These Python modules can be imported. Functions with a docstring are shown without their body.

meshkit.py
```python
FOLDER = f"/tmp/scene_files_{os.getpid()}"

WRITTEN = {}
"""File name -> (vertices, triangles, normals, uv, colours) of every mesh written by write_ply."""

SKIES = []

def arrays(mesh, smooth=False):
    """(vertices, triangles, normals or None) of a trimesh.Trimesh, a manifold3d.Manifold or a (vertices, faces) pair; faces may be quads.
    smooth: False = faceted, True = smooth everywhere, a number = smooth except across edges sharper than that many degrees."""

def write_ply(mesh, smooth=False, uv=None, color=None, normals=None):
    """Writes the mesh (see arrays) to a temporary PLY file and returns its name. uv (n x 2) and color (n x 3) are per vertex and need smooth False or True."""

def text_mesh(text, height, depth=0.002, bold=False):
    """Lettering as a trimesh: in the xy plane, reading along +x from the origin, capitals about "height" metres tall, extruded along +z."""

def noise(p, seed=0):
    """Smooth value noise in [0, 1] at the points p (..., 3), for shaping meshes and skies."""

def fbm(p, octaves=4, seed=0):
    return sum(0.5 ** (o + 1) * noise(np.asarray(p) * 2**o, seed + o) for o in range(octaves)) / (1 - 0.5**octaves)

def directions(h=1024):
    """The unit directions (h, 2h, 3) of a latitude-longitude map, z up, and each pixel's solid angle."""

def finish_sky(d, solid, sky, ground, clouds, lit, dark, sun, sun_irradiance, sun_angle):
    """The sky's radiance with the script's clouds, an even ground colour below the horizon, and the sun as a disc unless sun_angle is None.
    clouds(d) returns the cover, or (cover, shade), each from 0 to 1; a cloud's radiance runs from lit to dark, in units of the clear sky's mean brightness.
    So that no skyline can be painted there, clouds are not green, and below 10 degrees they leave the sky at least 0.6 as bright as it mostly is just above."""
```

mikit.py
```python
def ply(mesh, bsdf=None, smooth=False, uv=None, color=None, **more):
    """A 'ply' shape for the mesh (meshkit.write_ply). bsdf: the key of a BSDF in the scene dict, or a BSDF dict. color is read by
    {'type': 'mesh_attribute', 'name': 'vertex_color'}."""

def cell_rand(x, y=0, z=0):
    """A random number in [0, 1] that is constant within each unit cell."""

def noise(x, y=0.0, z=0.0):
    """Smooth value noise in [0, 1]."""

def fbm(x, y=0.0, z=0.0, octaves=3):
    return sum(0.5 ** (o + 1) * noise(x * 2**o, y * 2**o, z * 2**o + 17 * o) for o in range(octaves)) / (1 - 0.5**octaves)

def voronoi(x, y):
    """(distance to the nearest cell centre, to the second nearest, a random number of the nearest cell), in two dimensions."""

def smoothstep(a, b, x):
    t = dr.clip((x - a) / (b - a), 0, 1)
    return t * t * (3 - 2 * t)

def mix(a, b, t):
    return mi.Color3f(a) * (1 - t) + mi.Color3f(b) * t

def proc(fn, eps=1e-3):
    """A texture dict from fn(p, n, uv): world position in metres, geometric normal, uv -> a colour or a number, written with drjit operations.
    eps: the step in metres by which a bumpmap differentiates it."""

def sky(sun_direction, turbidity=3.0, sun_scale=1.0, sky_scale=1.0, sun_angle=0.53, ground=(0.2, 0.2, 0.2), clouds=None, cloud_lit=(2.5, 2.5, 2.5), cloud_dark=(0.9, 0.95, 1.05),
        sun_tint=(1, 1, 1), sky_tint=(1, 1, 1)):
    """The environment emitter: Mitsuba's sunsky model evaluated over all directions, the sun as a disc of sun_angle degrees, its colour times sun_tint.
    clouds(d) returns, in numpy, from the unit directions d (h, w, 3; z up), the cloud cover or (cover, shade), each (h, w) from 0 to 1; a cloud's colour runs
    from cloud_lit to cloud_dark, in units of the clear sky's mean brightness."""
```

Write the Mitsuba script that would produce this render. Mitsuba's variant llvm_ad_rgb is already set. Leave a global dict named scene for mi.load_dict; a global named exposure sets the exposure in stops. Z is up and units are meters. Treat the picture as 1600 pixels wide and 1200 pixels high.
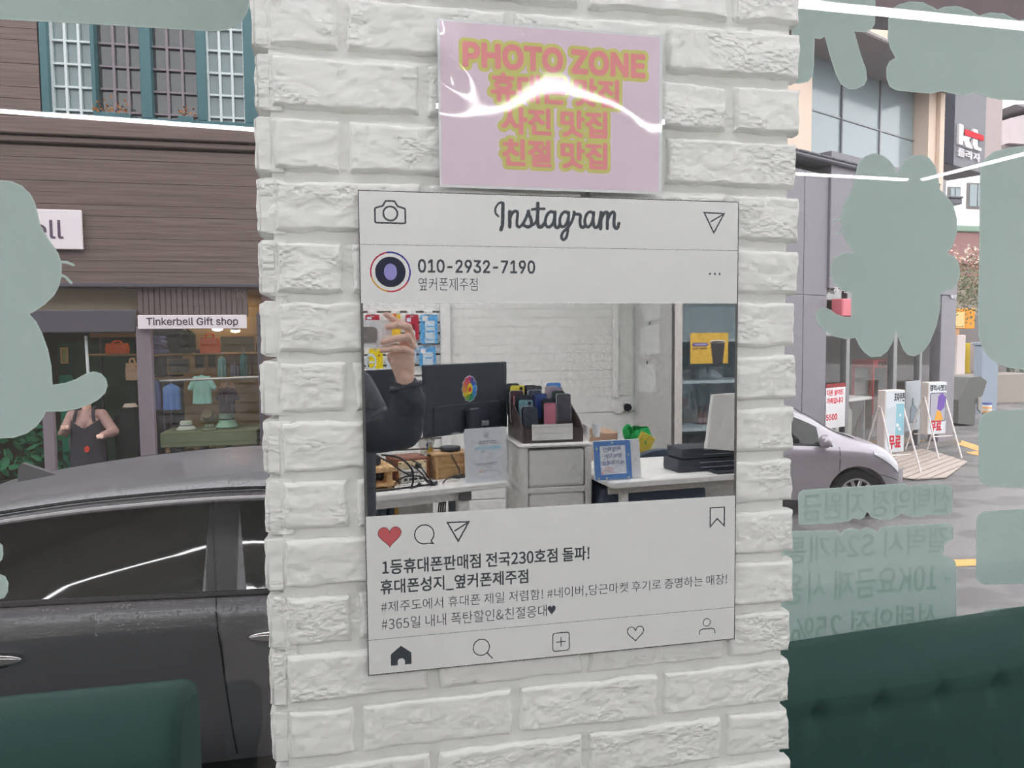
import math, glob, random
import numpy as np, trimesh, drjit as dr, mitsuba as mi
import manifold3d as m3
import shapely
from shapely.geometry import Polygon, LineString, Point, MultiPolygon, box as sbox
from shapely.ops import unary_union
from shapely import affinity
import mikit, meshkit

T = mi.ScalarTransform4f
scene, labels, used = {'type': 'scene'}, {}, {}
random.seed(7)

# ---------------------------------------------------------------- camera, sky, exposure
CAM = (-0.2556, -0.92, 1.40)
CAM_F = [0.20455,0.97693,-0.06136]
CAM_U = [0.02158,0.05817,0.99807]
scene['camera'] = {'type': 'perspective', 'fov': 69.57, 'fov_axis': 'x', 'near_clip': 0.005, 'far_clip': 500.0,
                   'to_world': T().look_at(origin=CAM, target=[CAM[i] + CAM_F[i] for i in range(3)], up=CAM_U)}
exposure = 0.9


def overcast(d):
    n = meshkit.fbm(d * np.array([3.0, 3.0, 6.0]) + 11.0, 4)
    return np.full(d.shape[:2], 0.985), np.clip((n - 0.35) * 1.1, 0, 1) * 0.6


scene['sky'] = dict(mikit.sky((0.35, 0.6, 0.72), turbidity=6.0, sun_scale=0.0, sky_scale=6.5, clouds=overcast,
                         cloud_lit=(2.1, 2.1, 2.12), cloud_dark=(1.4, 1.42, 1.46), ground=(0.16, 0.155, 0.155)), sampling_weight=4.0)

LAMP = 30.0          # radiance of the linear ceiling lamps
STREET = -0.70       # street level at the shop door; it falls off to the right


def ground_z(x):
    return STREET - 0.04 * min(max(x, 0.0), 6.3)


# ---------------------------------------------------------------- small library
def key(parent, name):
    full = (parent + '__' if parent else '') + name
    n = used.get(full, 0)
    used[full] = n + 1
    return full if n == 0 else '%s_%03d' % (full, n)


def tag(k, label=None, cat=None, group=None, kind=None):
    d = {a: b for a, b in (('label', label), ('category', cat), ('group', group), ('kind', kind)) if b}
    if d:
        labels[k] = d
    return k


def thing(name, label, cat, group=None, kind=None):
    return tag(key(None, name), label, cat, group, kind)


def put(name, mesh, bsdf, parent=None, label=None, cat=None, group=None, kind=None, smooth=False, **kw):
    k = key(parent, name)
    scene[k] = mikit.ply(mesh, bsdf, smooth=smooth, **kw) if not isinstance(mesh, dict) else mesh
    return tag(k, label, cat, group, kind)


def lin(c):
    return [((x / 255 + 0.055) / 1.055) ** 2.4 if x > 10 else x / 255 / 12.92 for x in c]


def rgb(c):
    return {'type': 'rgb', 'value': lin(c)}


def mat(name, c, rough=0.55, spec=0.35, metal=0.0, coat=0.0, bump=None, bscale=1.0, sheen=0.0, tex=None):
    """one principled material (colour in sRGB 0-255) as a scene entry"""
    b = {'type': 'principled', 'base_color': tex if tex else rgb(c), 'roughness': rough, 'specular': spec}
    if metal: b['metallic'] = metal
    if coat: b['clearcoat'], b['clearcoat_gloss'] = coat, 0.95
    if sheen: b['sheen'] = sheen
    if bump is not None:
        b = {'type': 'bumpmap', 'arbitrary': mikit.proc(bump, 6e-4), 'scale': bscale, 'bsdf': b}
    scene['mat_' + name] = {'type': 'twosided', 'bsdf': b}
    return 'mat_' + name


def matte(name, c, tex=None):
    scene['mat_' + name] = {'type': 'twosided', 'bsdf': {'type': 'diffuse', 'reflectance': tex if tex else rgb(c)}}
    return 'mat_' + name


_mc = {}


def col(*c):
    """a plain matte material for this colour, made once"""
    if c not in _mc:
        _mc[c] = matte('plain_%d_%d_%d' % c, c)
    return _mc[c]


def gloss(*c):
    k = ('g',) + c
    if k not in _mc:
        _mc[k] = mat('gloss_%d_%d_%d' % c, c, 0.22, 0.5)
    return _mc[k]


def cat(ms):
    return trimesh.util.concatenate(list(ms))


def bx(x0, x1, y0, y1, z0, z1, r=0.0, rz=0.0, n=0.0):
    """a box with chamfered edges"""
    c = np.array([(x0 + x1) / 2, (y0 + y1) / 2, (z0 + z1) / 2])
    s = np.array([abs(x1 - x0), abs(y1 - y0), abs(z1 - z0)]) / 2
    if r <= 0:
        m = trimesh.creation.box(extents=2 * s)
    else:
        r = min(r, 0.45 * s.min() * 2)
        p = []
        for a in (-1, 1):
            for b in (-1, 1):
                for d in (-1, 1):
                    q = np.array([a, b, d]) * s
                    for k in range(3):
                        o = q.copy()
                        for j in range(3):
                            if j != k: o[j] -= np.sign(o[j]) * r
                        p.append(o)
        m = trimesh.convex.convex_hull(np.array(p))
    if rz: m.apply_transform(trimesh.transformations.rotation_matrix(rz, [0, 0, 1]))
    m.apply_translation(c)
    return m


class Fr:
    """a plane: origin o, directions ex, ey; flat things are given in its coordinates and stand out along n"""
    def __init__(s, o, ex, ey=(0, 0, 1)):
        ex = (*ex, 0) if len(ex) == 2 else ex
        s.o = np.array(o, float)
        s.ex = np.array(ex, float) / np.linalg.norm(ex)
        s.ey = np.array(ey, float) / np.linalg.norm(ey)
        s.n = np.cross(s.ex, s.ey)
        s.m = np.eye(4)
        s.m[:3, 0], s.m[:3, 1], s.m[:3, 2], s.m[:3, 3] = s.ex, s.ey, s.n, s.o

    def p(s, a, b, d=0.0):
        return s.o + a * s.ex + b * s.ey + d * s.n

    def ext(s, g, d0=0.0, d1=0.0004):
        """polygons extruded from d0 to d1 in front of the plane"""
        if isinstance(g, list): g = Polygon(g)
        out = []
        for q in getattr(g, 'geoms', [g]):
            if q.geom_type == 'Polygon' and q.area > 1e-10:
                m = trimesh.creation.extrude_polygon(q, d1 - d0, engine='earcut')
                m.apply_translation([0, 0, d0])
                out.append(m)
        m = cat(out)
        m.apply_transform(s.m)
        return m

    def box(s, a0, a1, b0, b1, d0, d1, r=0.0):
        m = bx(a0, a1, b0, b1, min(d0, d1), max(d0, d1), r)
        m.apply_transform(s.m)
        return m

    def mesh(s, m):
        m = m.copy()
        m.apply_transform(s.m)
        return m


def rrect(x0, y0, x1, y1, r):
    return sbox(x0 + r, y0 + r, x1 - r, y1 - r).buffer(r, 6)


def spline(pts, n=8, closed=False):
    """Catmull-Rom through the points"""
    p = np.array(pts, float)
    q = np.vstack([p[-1], p, p[0], p[1]]) if closed else np.vstack([2 * p[0] - p[1], p, 2 * p[-1] - p[-2]])
    out = []
    for i in range(1, len(q) - 2):
        for t in np.arange(n) / n:
            out.append(0.5 * (2 * q[i] + (q[i + 1] - q[i - 1]) * t + (2 * q[i - 1] - 5 * q[i] + 4 * q[i + 1] - q[i + 2]) * t * t + (3 * q[i] - q[i - 1] - 3 * q[i + 1] + q[i + 2]) * t ** 3))
    if not closed: out.append(p[-1])
    return np.array(out)


def blob(pts, n=5):
    return Polygon(spline(pts, n, True)).buffer(0)


def stroke(pts, w, n=8, curve=True):
    p = spline(pts, n) if curve and len(pts) > 2 else np.array(pts)
    return LineString(p).buffer(w / 2, 5)


def tube(pts, r, sides=8, n=6, curve=True, caps=True):
    """a round tube along the points"""
    p = spline(pts, n) if curve and len(pts) > 2 else np.array(pts, float)
    t = np.gradient(p, axis=0)
    t /= np.linalg.norm(t, axis=1, keepdims=True) + 1e-12
    rr = np.broadcast_to(r, (len(p),)) if not isinstance(r, (list, tuple)) else np.interp(np.linspace(0, 1, len(p)), np.linspace(0, 1, len(r)), r)
    a = np.cross(t[0], [0, 0, 1] if abs(t[0][2]) < 0.9 else [1, 0, 0])
    vs = []
    for i in range(len(p)):
        a = a - t[i] * np.dot(a, t[i])
        a /= np.linalg.norm(a) + 1e-12
        b = np.cross(t[i], a)
        ang = np.arange(sides) * 2 * np.pi / sides
        vs.append(p[i] + rr[i] * (np.cos(ang)[:, None] * a + np.sin(ang)[:, None] * b))
    v = np.vstack(vs + [p[:1], p[-1:]])
    f = []
    for i in range(len(p) - 1):
        for j in range(sides):
            k = (j + 1) % sides
            f += [[i * sides + j, i * sides + k, (i + 1) * sides + k], [i * sides + j, (i + 1) * sides + k, (i + 1) * sides + j]]
    L, e = len(p) * sides, (len(p) - 1) * sides
    for j in range(sides):
        k = (j + 1) % sides
        f += [[L, k, j], [L + 1, e + j, e + k]]
    return trimesh.Trimesh(v, f, process=False)


def lathe(prof, n=24, c=(0, 0, 0), sc=(1, 1, 1)):
    """a profile of (radius, z) turned about z; ends at radius 0 close it"""
    m = trimesh.creation.revolve(np.array(prof, float), sections=n)
    m.apply_scale(sc)
    m.apply_translation(c)
    return m


def rot(m, ang, axis=(0, 0, 1), about=(0, 0, 0)):
    m = m.copy()
    m.apply_transform(trimesh.transformations.rotation_matrix(ang, axis, about))
    return m


def mov(m, d):
    m = m.copy()
    m.apply_translation(d)
    return m


def grid(P, flip=False):
    """a surface through the points P (a, b, 3)"""
    a, b = P.shape[:2]
    i, j = np.meshgrid(np.arange(a - 1), np.arange(b - 1), indexing='ij')
    q = np.stack([i * b + j, (i + 1) * b + j, (i + 1) * b + j + 1, i * b + j + 1], -1).reshape(-1, 4)
    f = np.vstack([q[:, [0, 1, 2]], q[:, [0, 2, 3]]])
    return trimesh.Trimesh(P.reshape(-1, 3), f[:, ::-1] if flip else f, process=False)


def hullspheres(a, ra, b, rb, seg=16):
    return m3.Manifold.batch_hull([m3.Manifold.sphere(ra, seg).translate(list(map(float, a))), m3.Manifold.sphere(rb, seg).translate(list(map(float, b)))])


def flesh(bones, refine=0.012, it=10, cut=None):
    """one continuous surface from tapered bones ((a, ra, b, rb), ...)"""
    M = m3.Manifold.batch_boolean([hullspheres(*b) for b in bones], m3.OpType.Add)
    M = M.refine_to_length(refine)
    me = M.to_mesh()
    m = trimesh.Trimesh(me.vert_properties[:, :3], me.tri_verts, process=True)
    trimesh.smoothing.filter_taubin(m, lamb=0.5, nu=0.52, iterations=it)
    return m


# ---- lettering: outlines of a font of the system, fitted to a box
from PIL import ImageFont
_fonts, _text = {}, {}


def text_poly(text, cjk=True, bold=0.0, px=110):
    k = (text, cjk, bold, px)
    if k not in _text:
        pat = '/opt/blender-*/*/datafiles/fonts/' + ('Noto Sans CJK*' if cjk else 'Inter.woff2')
        f = _fonts.setdefault((pat, px), ImageFont.truetype(glob.glob(pat)[0], px))
        g = f.getmask(text, mode='L')
        on = np.pad((np.array(g).reshape(g.size[::-1]) > 110), ((1, 1), (1, 1))).astype(np.int8)
        rows, starts = np.nonzero(np.diff(on, axis=1) == 1)
        ends = np.nonzero(np.diff(on, axis=1) == -1)[1]
        s = unary_union(shapely.box(starts, -rows - 1.0, ends, -rows + 0.0))
        s = s.buffer(0.9).buffer(-0.9 + bold * px).simplify(0.55)
        _text[k] = s
    return _text[k]


def fit(g, b):
    x0, y0, x1, y1 = g.bounds
    sx, sy = (b[2] - b[0]) / (x1 - x0), (b[3] - b[1]) / (y1 - y0)
    return affinity.affine_transform(g, [sx, 0, 0, sy, b[0] - x0 * sx, b[1] - y0 * sy])


def text_in(text, b, cjk=True, bold=0.0, mirror=False, px=110):
    g = text_poly(text, cjk, bold, px)
    if mirror: g = affinity.scale(g, -1, 1)
    return fit(g, b)


# ---------------------------------------------------------------- materials of the room
def paint_bump(p, n, uv):
    rough = mikit.smoothstep(0.48, 0.66, mikit.fbm(p.x * 16, p.y * 16, p.z * 22 + 5, 2))
    return (mikit.fbm(p.x * 75, p.y * 75, p.z * 95, 2) * 0.0022 + mikit.fbm(p.x * 210, p.y * 210, p.z * 250, 2) * (0.0006 + 0.0026 * rough))


mat('white_brick', (228, 229, 226), 0.45, 0.35, bump=paint_bump)
mat('white_paint', (226, 227, 224), 0.6, 0.25)
matte('ceiling', (225, 226, 224))
matte('wall_plain', (214, 214, 210))


def floor_tex(p, n, uv):
    t = mikit.cell_rand(p.x / 0.6, p.y / 0.6)
    g = mikit.smoothstep(0.004, 0.007, dr.minimum(dr.abs(p.x / 0.6 - dr.round(p.x / 0.6)), dr.abs(p.y / 0.6 - dr.round(p.y / 0.6))))
    return mikit.mix((0.22, 0.21, 0.2), mikit.mix((0.36, 0.35, 0.33), (0.41, 0.4, 0.38), t * 0.6 + 0.4 * mikit.fbm(p.x * 5, p.y * 5, 0, 2)), g)


mat('floor', None, 0.35, 0.4, tex=mikit.proc(floor_tex))
scene['mat_glass'] = {'type': 'thindielectric', 'int_ior': 1.5}
scene['mat_mirror'] = {'type': 'conductor', 'material': 'none', 'specular_reflectance': {'type': 'rgb', 'value': [0.79, 0.785, 0.795]}}
mat('print_white', (222, 223, 223), 0.28, 0.4)
mat('print_dark', (66, 72, 78), 0.4, 0.3)
mat('print_line', (140, 144, 145), 0.4, 0.3)
mat('edge_dark', (92, 92, 92), 0.4, 0.4)

# ---------------------------------------------------------------- the setting
XL, XR, YB, YG, ZC = -4.6, 5.0, -4.95, 0.45, 2.62
put('floor', bx(XL, XR, YB, YG + 0.25, -0.06, 0), 'mat_floor', kind='structure', label='pale grey tiled floor of the shop')
put('ceiling', bx(XL, XR, YB, YG + 0.25, ZC, ZC + 0.1), 'mat_ceiling', kind='structure', label='white ceiling of the shop')
put('wall_left', bx(XL - 0.12, XL, YB - 0.12, YG + 0.25, -0.06, ZC + 0.1), 'mat_wall_plain', kind='structure', label='plain pale wall at the left of the shop')
put('wall_right', bx(XR, XR + 0.12, YB - 0.12, YG + 0.25, -0.06, ZC + 0.1), 'mat_wall_plain', kind='structure', label='plain pale wall at the right of the shop')

# brick pillar between the two windows
PX0, PX1, Z0, DZ = -0.345, 0.336, -0.0041, 0.0728
rng = np.random.default_rng(3)


def wobble(P, amp, freq, seed):
    return (meshkit.fbm(np.asarray(P) * freq, 3, seed) - 0.5) * 2 * amp


def brick_face(x0, x1, z0, z1, y, depth, seed, nx=0, nz=14, rough=1.0):
    """a hand-made brick: uneven outline, rounded edges and a lumpy face towards -y"""
    nx = nx or max(8, int((x1 - x0) / 0.0035))
    s, t = np.linspace(0, 1, nx + 1), np.linspace(0, 1, nz + 1)
    s, t = 0.5 - 0.5 * np.cos(np.pi * s) * (0.7 + 0.3 * np.abs(np.cos(np.pi * s))), 0.5 - 0.5 * np.cos(np.pi * t) * (0.7 + 0.3 * np.abs(np.cos(np.pi * t)))
    S, V = np.meshgrid(s, t, indexing='ij')
    X, Z = x0 + S * (x1 - x0), z0 + V * (z1 - z0)
    e = np.minimum.reduce([S * (x1 - x0), (1 - S) * (x1 - x0), V * (z1 - z0), (1 - V) * (z1 - z0)])
    edge = np.clip(e / 0.0045, 0, 1)
    edge = np.sqrt(1 - (1 - edge) ** 2)
    k = np.clip(1 - e / 0.012, 0, 1)
    Q = np.stack([X, np.full_like(X, seed * 0.37), Z], -1)
    X = X + k * wobble(Q, 0.0045, 38, 5)
    Z = Z + k * wobble(Q, 0.0050, 34, 9)
    h = edge * (depth + wobble(Q, 0.0026 * rough, 26, 2) + wobble(Q, 0.0016 * rough, 80, 4) + wobble(Q, 0.0008 * rough, 190, 7)) 
    tilt = (rng.random() - 0.5) * 0.004 * (S - 0.5) + (rng.random() - 0.5) * 0.003
    Yf = y + depth - h + edge * tilt
    F = np.stack([X, Yf, Z], -1)
    B = F.copy()
    B[..., 1] = y + depth + 0.012
    front, n1 = grid(F, True), F.shape
    loop = np.concatenate([F[:, 0], F[-1, 1:], F[-2::-1, -1], F[0, -2:0:-1]])
    back = loop.copy()
    back[:, 1] = y + depth + 0.012
    side = grid(np.stack([np.vstack([loop, loop[:1]]), np.vstack([back, back[:1]])]), True)
    m = cat([front, side])
    return m


gm = 0.0065     # half a joint
pil = put('wall_pillar', bx(PX0 - 0.006, PX1 - 0.004, 0.0155, YG + 0.06, 0.0, ZC), 'mat_white_brick', kind='structure', label='white painted brick pillar between the two shop windows')
k = 0
for i in range(0, 36):
    z0, z1 = Z0 + DZ * i + gm, Z0 + DZ * (i + 1) - gm
    if z1 > ZC: break
    far = z1 < 0.78 or z0 > 2.02
    off = -0.265 if i % 2 == 0 else -0.1685
    js = [PX0 - 0.003] + [off + 0.2055 * q for q in range(-1, 4) if PX0 + 0.03 < off + 0.2055 * q < PX1 - 0.03] + [PX1 + 0.006]
    for q in range(len(js) - 1):
        a = js[q] + (gm * 0.9 if q else 0.0)
        b = js[q + 1] - (gm * 0.9 if q < len(js) - 2 else -rng.random() * 0.005)
        put('brick', brick_face(a, b, z0, z1, 0.0065, 0.010, k, nx=10 if far else 0, nz=6 if far else 22), 'mat_white_brick', pil, smooth=38)
        k += 1
    # slips of the left flank, whose rough edges stand out beyond the front bricks
    w = 0.019 + rng.random() * 0.006
    P = brick_face(0.013, 0.215, z0 - 0.004, z1 + 0.004, 0, w, k + 500, nx=14, nz=14)
    v = np.array(P.vertices)
    P = trimesh.Trimesh(np.stack([PX0 - 0.004 - w + v[:, 1], v[:, 0], v[:, 2]], 1), P.faces, process=False)
    # the end of the slip that the room sees, a plain closed face
    put('brick', cat([P, bx(PX0 - 0.003 - w * 0.9, PX0 - 0.0035, 0.0105 + rng.random() * 0.003, 0.21, z0 - 0.003, z1 + 0.003, 0.003)]), 'mat_white_brick', pil, smooth=38)
    put('brick', bx(PX0 - 0.003 - w, PX0 + 0.004, 0.228, 0.43, z0, z1, 0.005), 'mat_white_brick', pil)
    put('brick', bx(PX1 - 0.012, PX1 + 0.004, 0.030, 0.215, z0, z1, 0.005), 'mat_white_brick', pil)
    put('brick', bx(PX1 - 0.012, PX1 + 0.004, 0.228, 0.43, z0, z1, 0.005), 'mat_white_brick', pil)

# shop windows, one sheet of glass on either side of the pillar
for i, (a, b) in enumerate(((XL, PX0 - 0.01), (PX1 - 0.01, XR))):
    v = np.array([[a, YG, 0.02], [b, YG, 0.02], [b, YG, ZC], [a, YG, ZC]])
    put('window_%d' % (i + 1), trimesh.Trimesh(v, [[0, 1, 2], [0, 2, 3]], process=False), 'mat_glass', kind='structure',
        label='clear shop window on the %s of the brick pillar' % ('left', 'right')[i])
mat('alu', (150, 150, 148), 0.35, 0.5, metal=0.6)
for nm, a, b, z0, z1 in (('trim_1', XL, PX0 - 0.01, 0.0, 0.02), ('trim_2', PX1 - 0.01, XR, 0.0, 0.02)):
    put(nm, bx(a, b, YG - 0.03, YG + 0.03, z0, z1), 'mat_alu', kind='structure', label='aluminium sill under the shop window')

# the storeys above the shop
matte('own_front', (92, 84, 82))
put('wall_upper_front', cat([bx(-9, 12, YG, YG + 0.25, ZC + 0.1, 5.4), bx(-9, XL, YG, YG + 0.25, -1.3, ZC + 0.1), bx(XR, 12, YG, YG + 0.25, -1.3, ZC + 0.1)]), 'mat_own_front', kind='structure', label='dark front of the storeys above the shop')

cy_ = 2.3181
put('ceiling_canopy', bx(-9, 12, YG + 0.25, cy_ - 0.1, 2.9, 3.05), matte('canopy_mauve', (226, 206, 212)), kind='structure', label='mauve underside of the canopy over the pavement')
put('trim_3', cat([bx(-9, 12, cy_ - 0.1, cy_, 2.88, 3.2, 0.01), bx(-9, 12, cy_, cy_ + 0.015, 2.95, 3.0), bx(-9, 12, cy_, cy_ + 0.015, 3.06, 3.1)]), matte('canopy_edge', (172, 170, 176)), kind='structure', label='grey ribbed edge of the canopy')

# linear ceiling lamps: a rectangle at the right, single runs elsewhere, two of them added at the back
mat('lamp_case', (230, 230, 230), 0.4, 0.3)


def lamp(a, b, label, w=0.05, power=1.0):
    t = thing('ceiling_light', label, 'ceiling light')
    a, b = np.array(a, float), np.array(b, float)
    d = (b - a) / np.linalg.norm(b - a)
    fr = Fr([*((a + b) / 2), 2.5], [*d, 0], [d[1], -d[0], 0])     # n points down
    L = np.linalg.norm(b - a) / 2
    if fr.n[2] > 0: fr = Fr(fr.o, fr.ex, -fr.ey)
    put('housing', fr.box(-L, L, -w / 2, w / 2, -0.118, -0.003), 'mat_lamp_case', t)
    L2, h = L - 0.004, w / 2 - 0.004
    v = np.array([[-L2, -h, -0.003], [L2, -h, -0.003], [L2, h, -0.003], [-L2, h, -0.003], [-L2, -h * 0.8, 0.009], [L2, -h * 0.8, 0.009], [L2, h * 0.8, 0.009], [-L2, h * 0.8, 0.009]])
    e = fr.mesh(trimesh.Trimesh(v, [[4, 5, 6], [4, 6, 7], [0, 1, 5], [0, 5, 4], [2, 3, 7], [2, 7, 6], [1, 2, 6], [1, 6, 5], [3, 0, 4], [3, 4, 7]], process=False))
    k = key(t, 'diffuser')
    scene[k] = mikit.ply(e, 'mat_lamp_case', emitter={'type': 'area', 'radiance': {'type': 'rgb', 'value': [LAMP * power * c for c in (1.0, 0.985, 1.0)]}})
    return t


lamp((1.02, -0.44), (3.60, -0.47), 'linear white lamp on the ceiling in front of the right window', power=0.6)
lamp((-0.85, -0.43), (0.98, -0.44), 'linear white lamp on the ceiling in front of the brick pillar', power=0.35)
lamp((-0.5, -2.60), (3.58, -2.79), 'linear white lamp across the right half of the ceiling')
lamp((3.69, -2.77), (3.88, -0.6), 'linear white lamp running towards the right window')
lamp((0.0, -3.1), (0.0, -4.7), 'added linear white lamp brightening the back of the shop near the slatwall', power=0.9)  # added to brighten the back of the shop, no such lamp known
lamp((2.6, -3.2), (2.6, -4.7), 'added linear white lamp brightening the back of the shop near the grey cabinet', power=0.7)  # second added rear lamp, there only to light the back wall
lamp((-4.2, -1.93), (-0.62, -2.29), 'linear white lamp across the left half of the ceiling')
lamp((-3.9, -0.35), (-0.9, -0.42), 'linear white lamp on the ceiling in front of the left window', power=0.6)
# ---------------------------------------------------------------- photo frame mirror on the pillar (50 x 60 cm)
MF = Fr((0, 0, 1.28), (1, 0, 0))          # mirror's face, seen from the room; v = z - 1.28


def mz(pts):
    return [(a, b - 1.28) for a, b in pts]


def mb(b):
    return (b[0], b[1] - 1.28, b[2], b[3] - 1.28)


mir = thing('wall_mirror', 'acrylic photo mirror printed like a social media post, hung on the brick pillar', 'mirror')
put('panel', MF.box(-0.25, 0.25, -0.30, 0.30, -0.0055, -0.0006), 'mat_edge_dark', mir)
put('reflector', MF.box(-0.2475, 0.2475, -0.1, 0.167, -0.0006, 0.0), 'mat_mirror', mir, label='clear mirrored field')
WH, DK = 'mat_print_white', 'mat_print_dark'
put('printed_field', MF.ext(sbox(-0.25, 0.1647, 0.25, 0.30), -0.0004, 0.0003), WH, mir, label='white printed header')
put('printed_field', MF.ext(sbox(-0.25, -0.30, 0.25, -0.0985), -0.0004, 0.0003), WH, mir, label='white printed caption area')
put('border', MF.ext(sbox(-0.2502, -0.0985, -0.2475, 0.1647).union(sbox(0.2475, -0.0985, 0.2502, 0.1647)), -0.0004, 0.0003), 'mat_edge_dark', mir)
put('border', MF.ext(sbox(-0.2508, -0.3008, 0.2508, 0.3008).difference(sbox(-0.2497, -0.2997, 0.2497, 0.2997)), -0.005, 0.0005), 'mat_edge_dark', mir)
D0, D1 = 0.0003, 0.0006


def ink(name, g, m=DK, label=None, d=D1):
    if isinstance(g, list): g = unary_union(g)
    return put(name, MF.ext(g, D0, d), m, mir, label=label)


put('divider', MF.ext(sbox(-0.25, 0.2355, 0.25, 0.2361), D0, D1), 'mat_print_line', mir)
put('divider', MF.ext(sbox(-0.25, -0.2555, 0.25, -0.2549), D0, D1), 'mat_print_line', mir)
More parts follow.
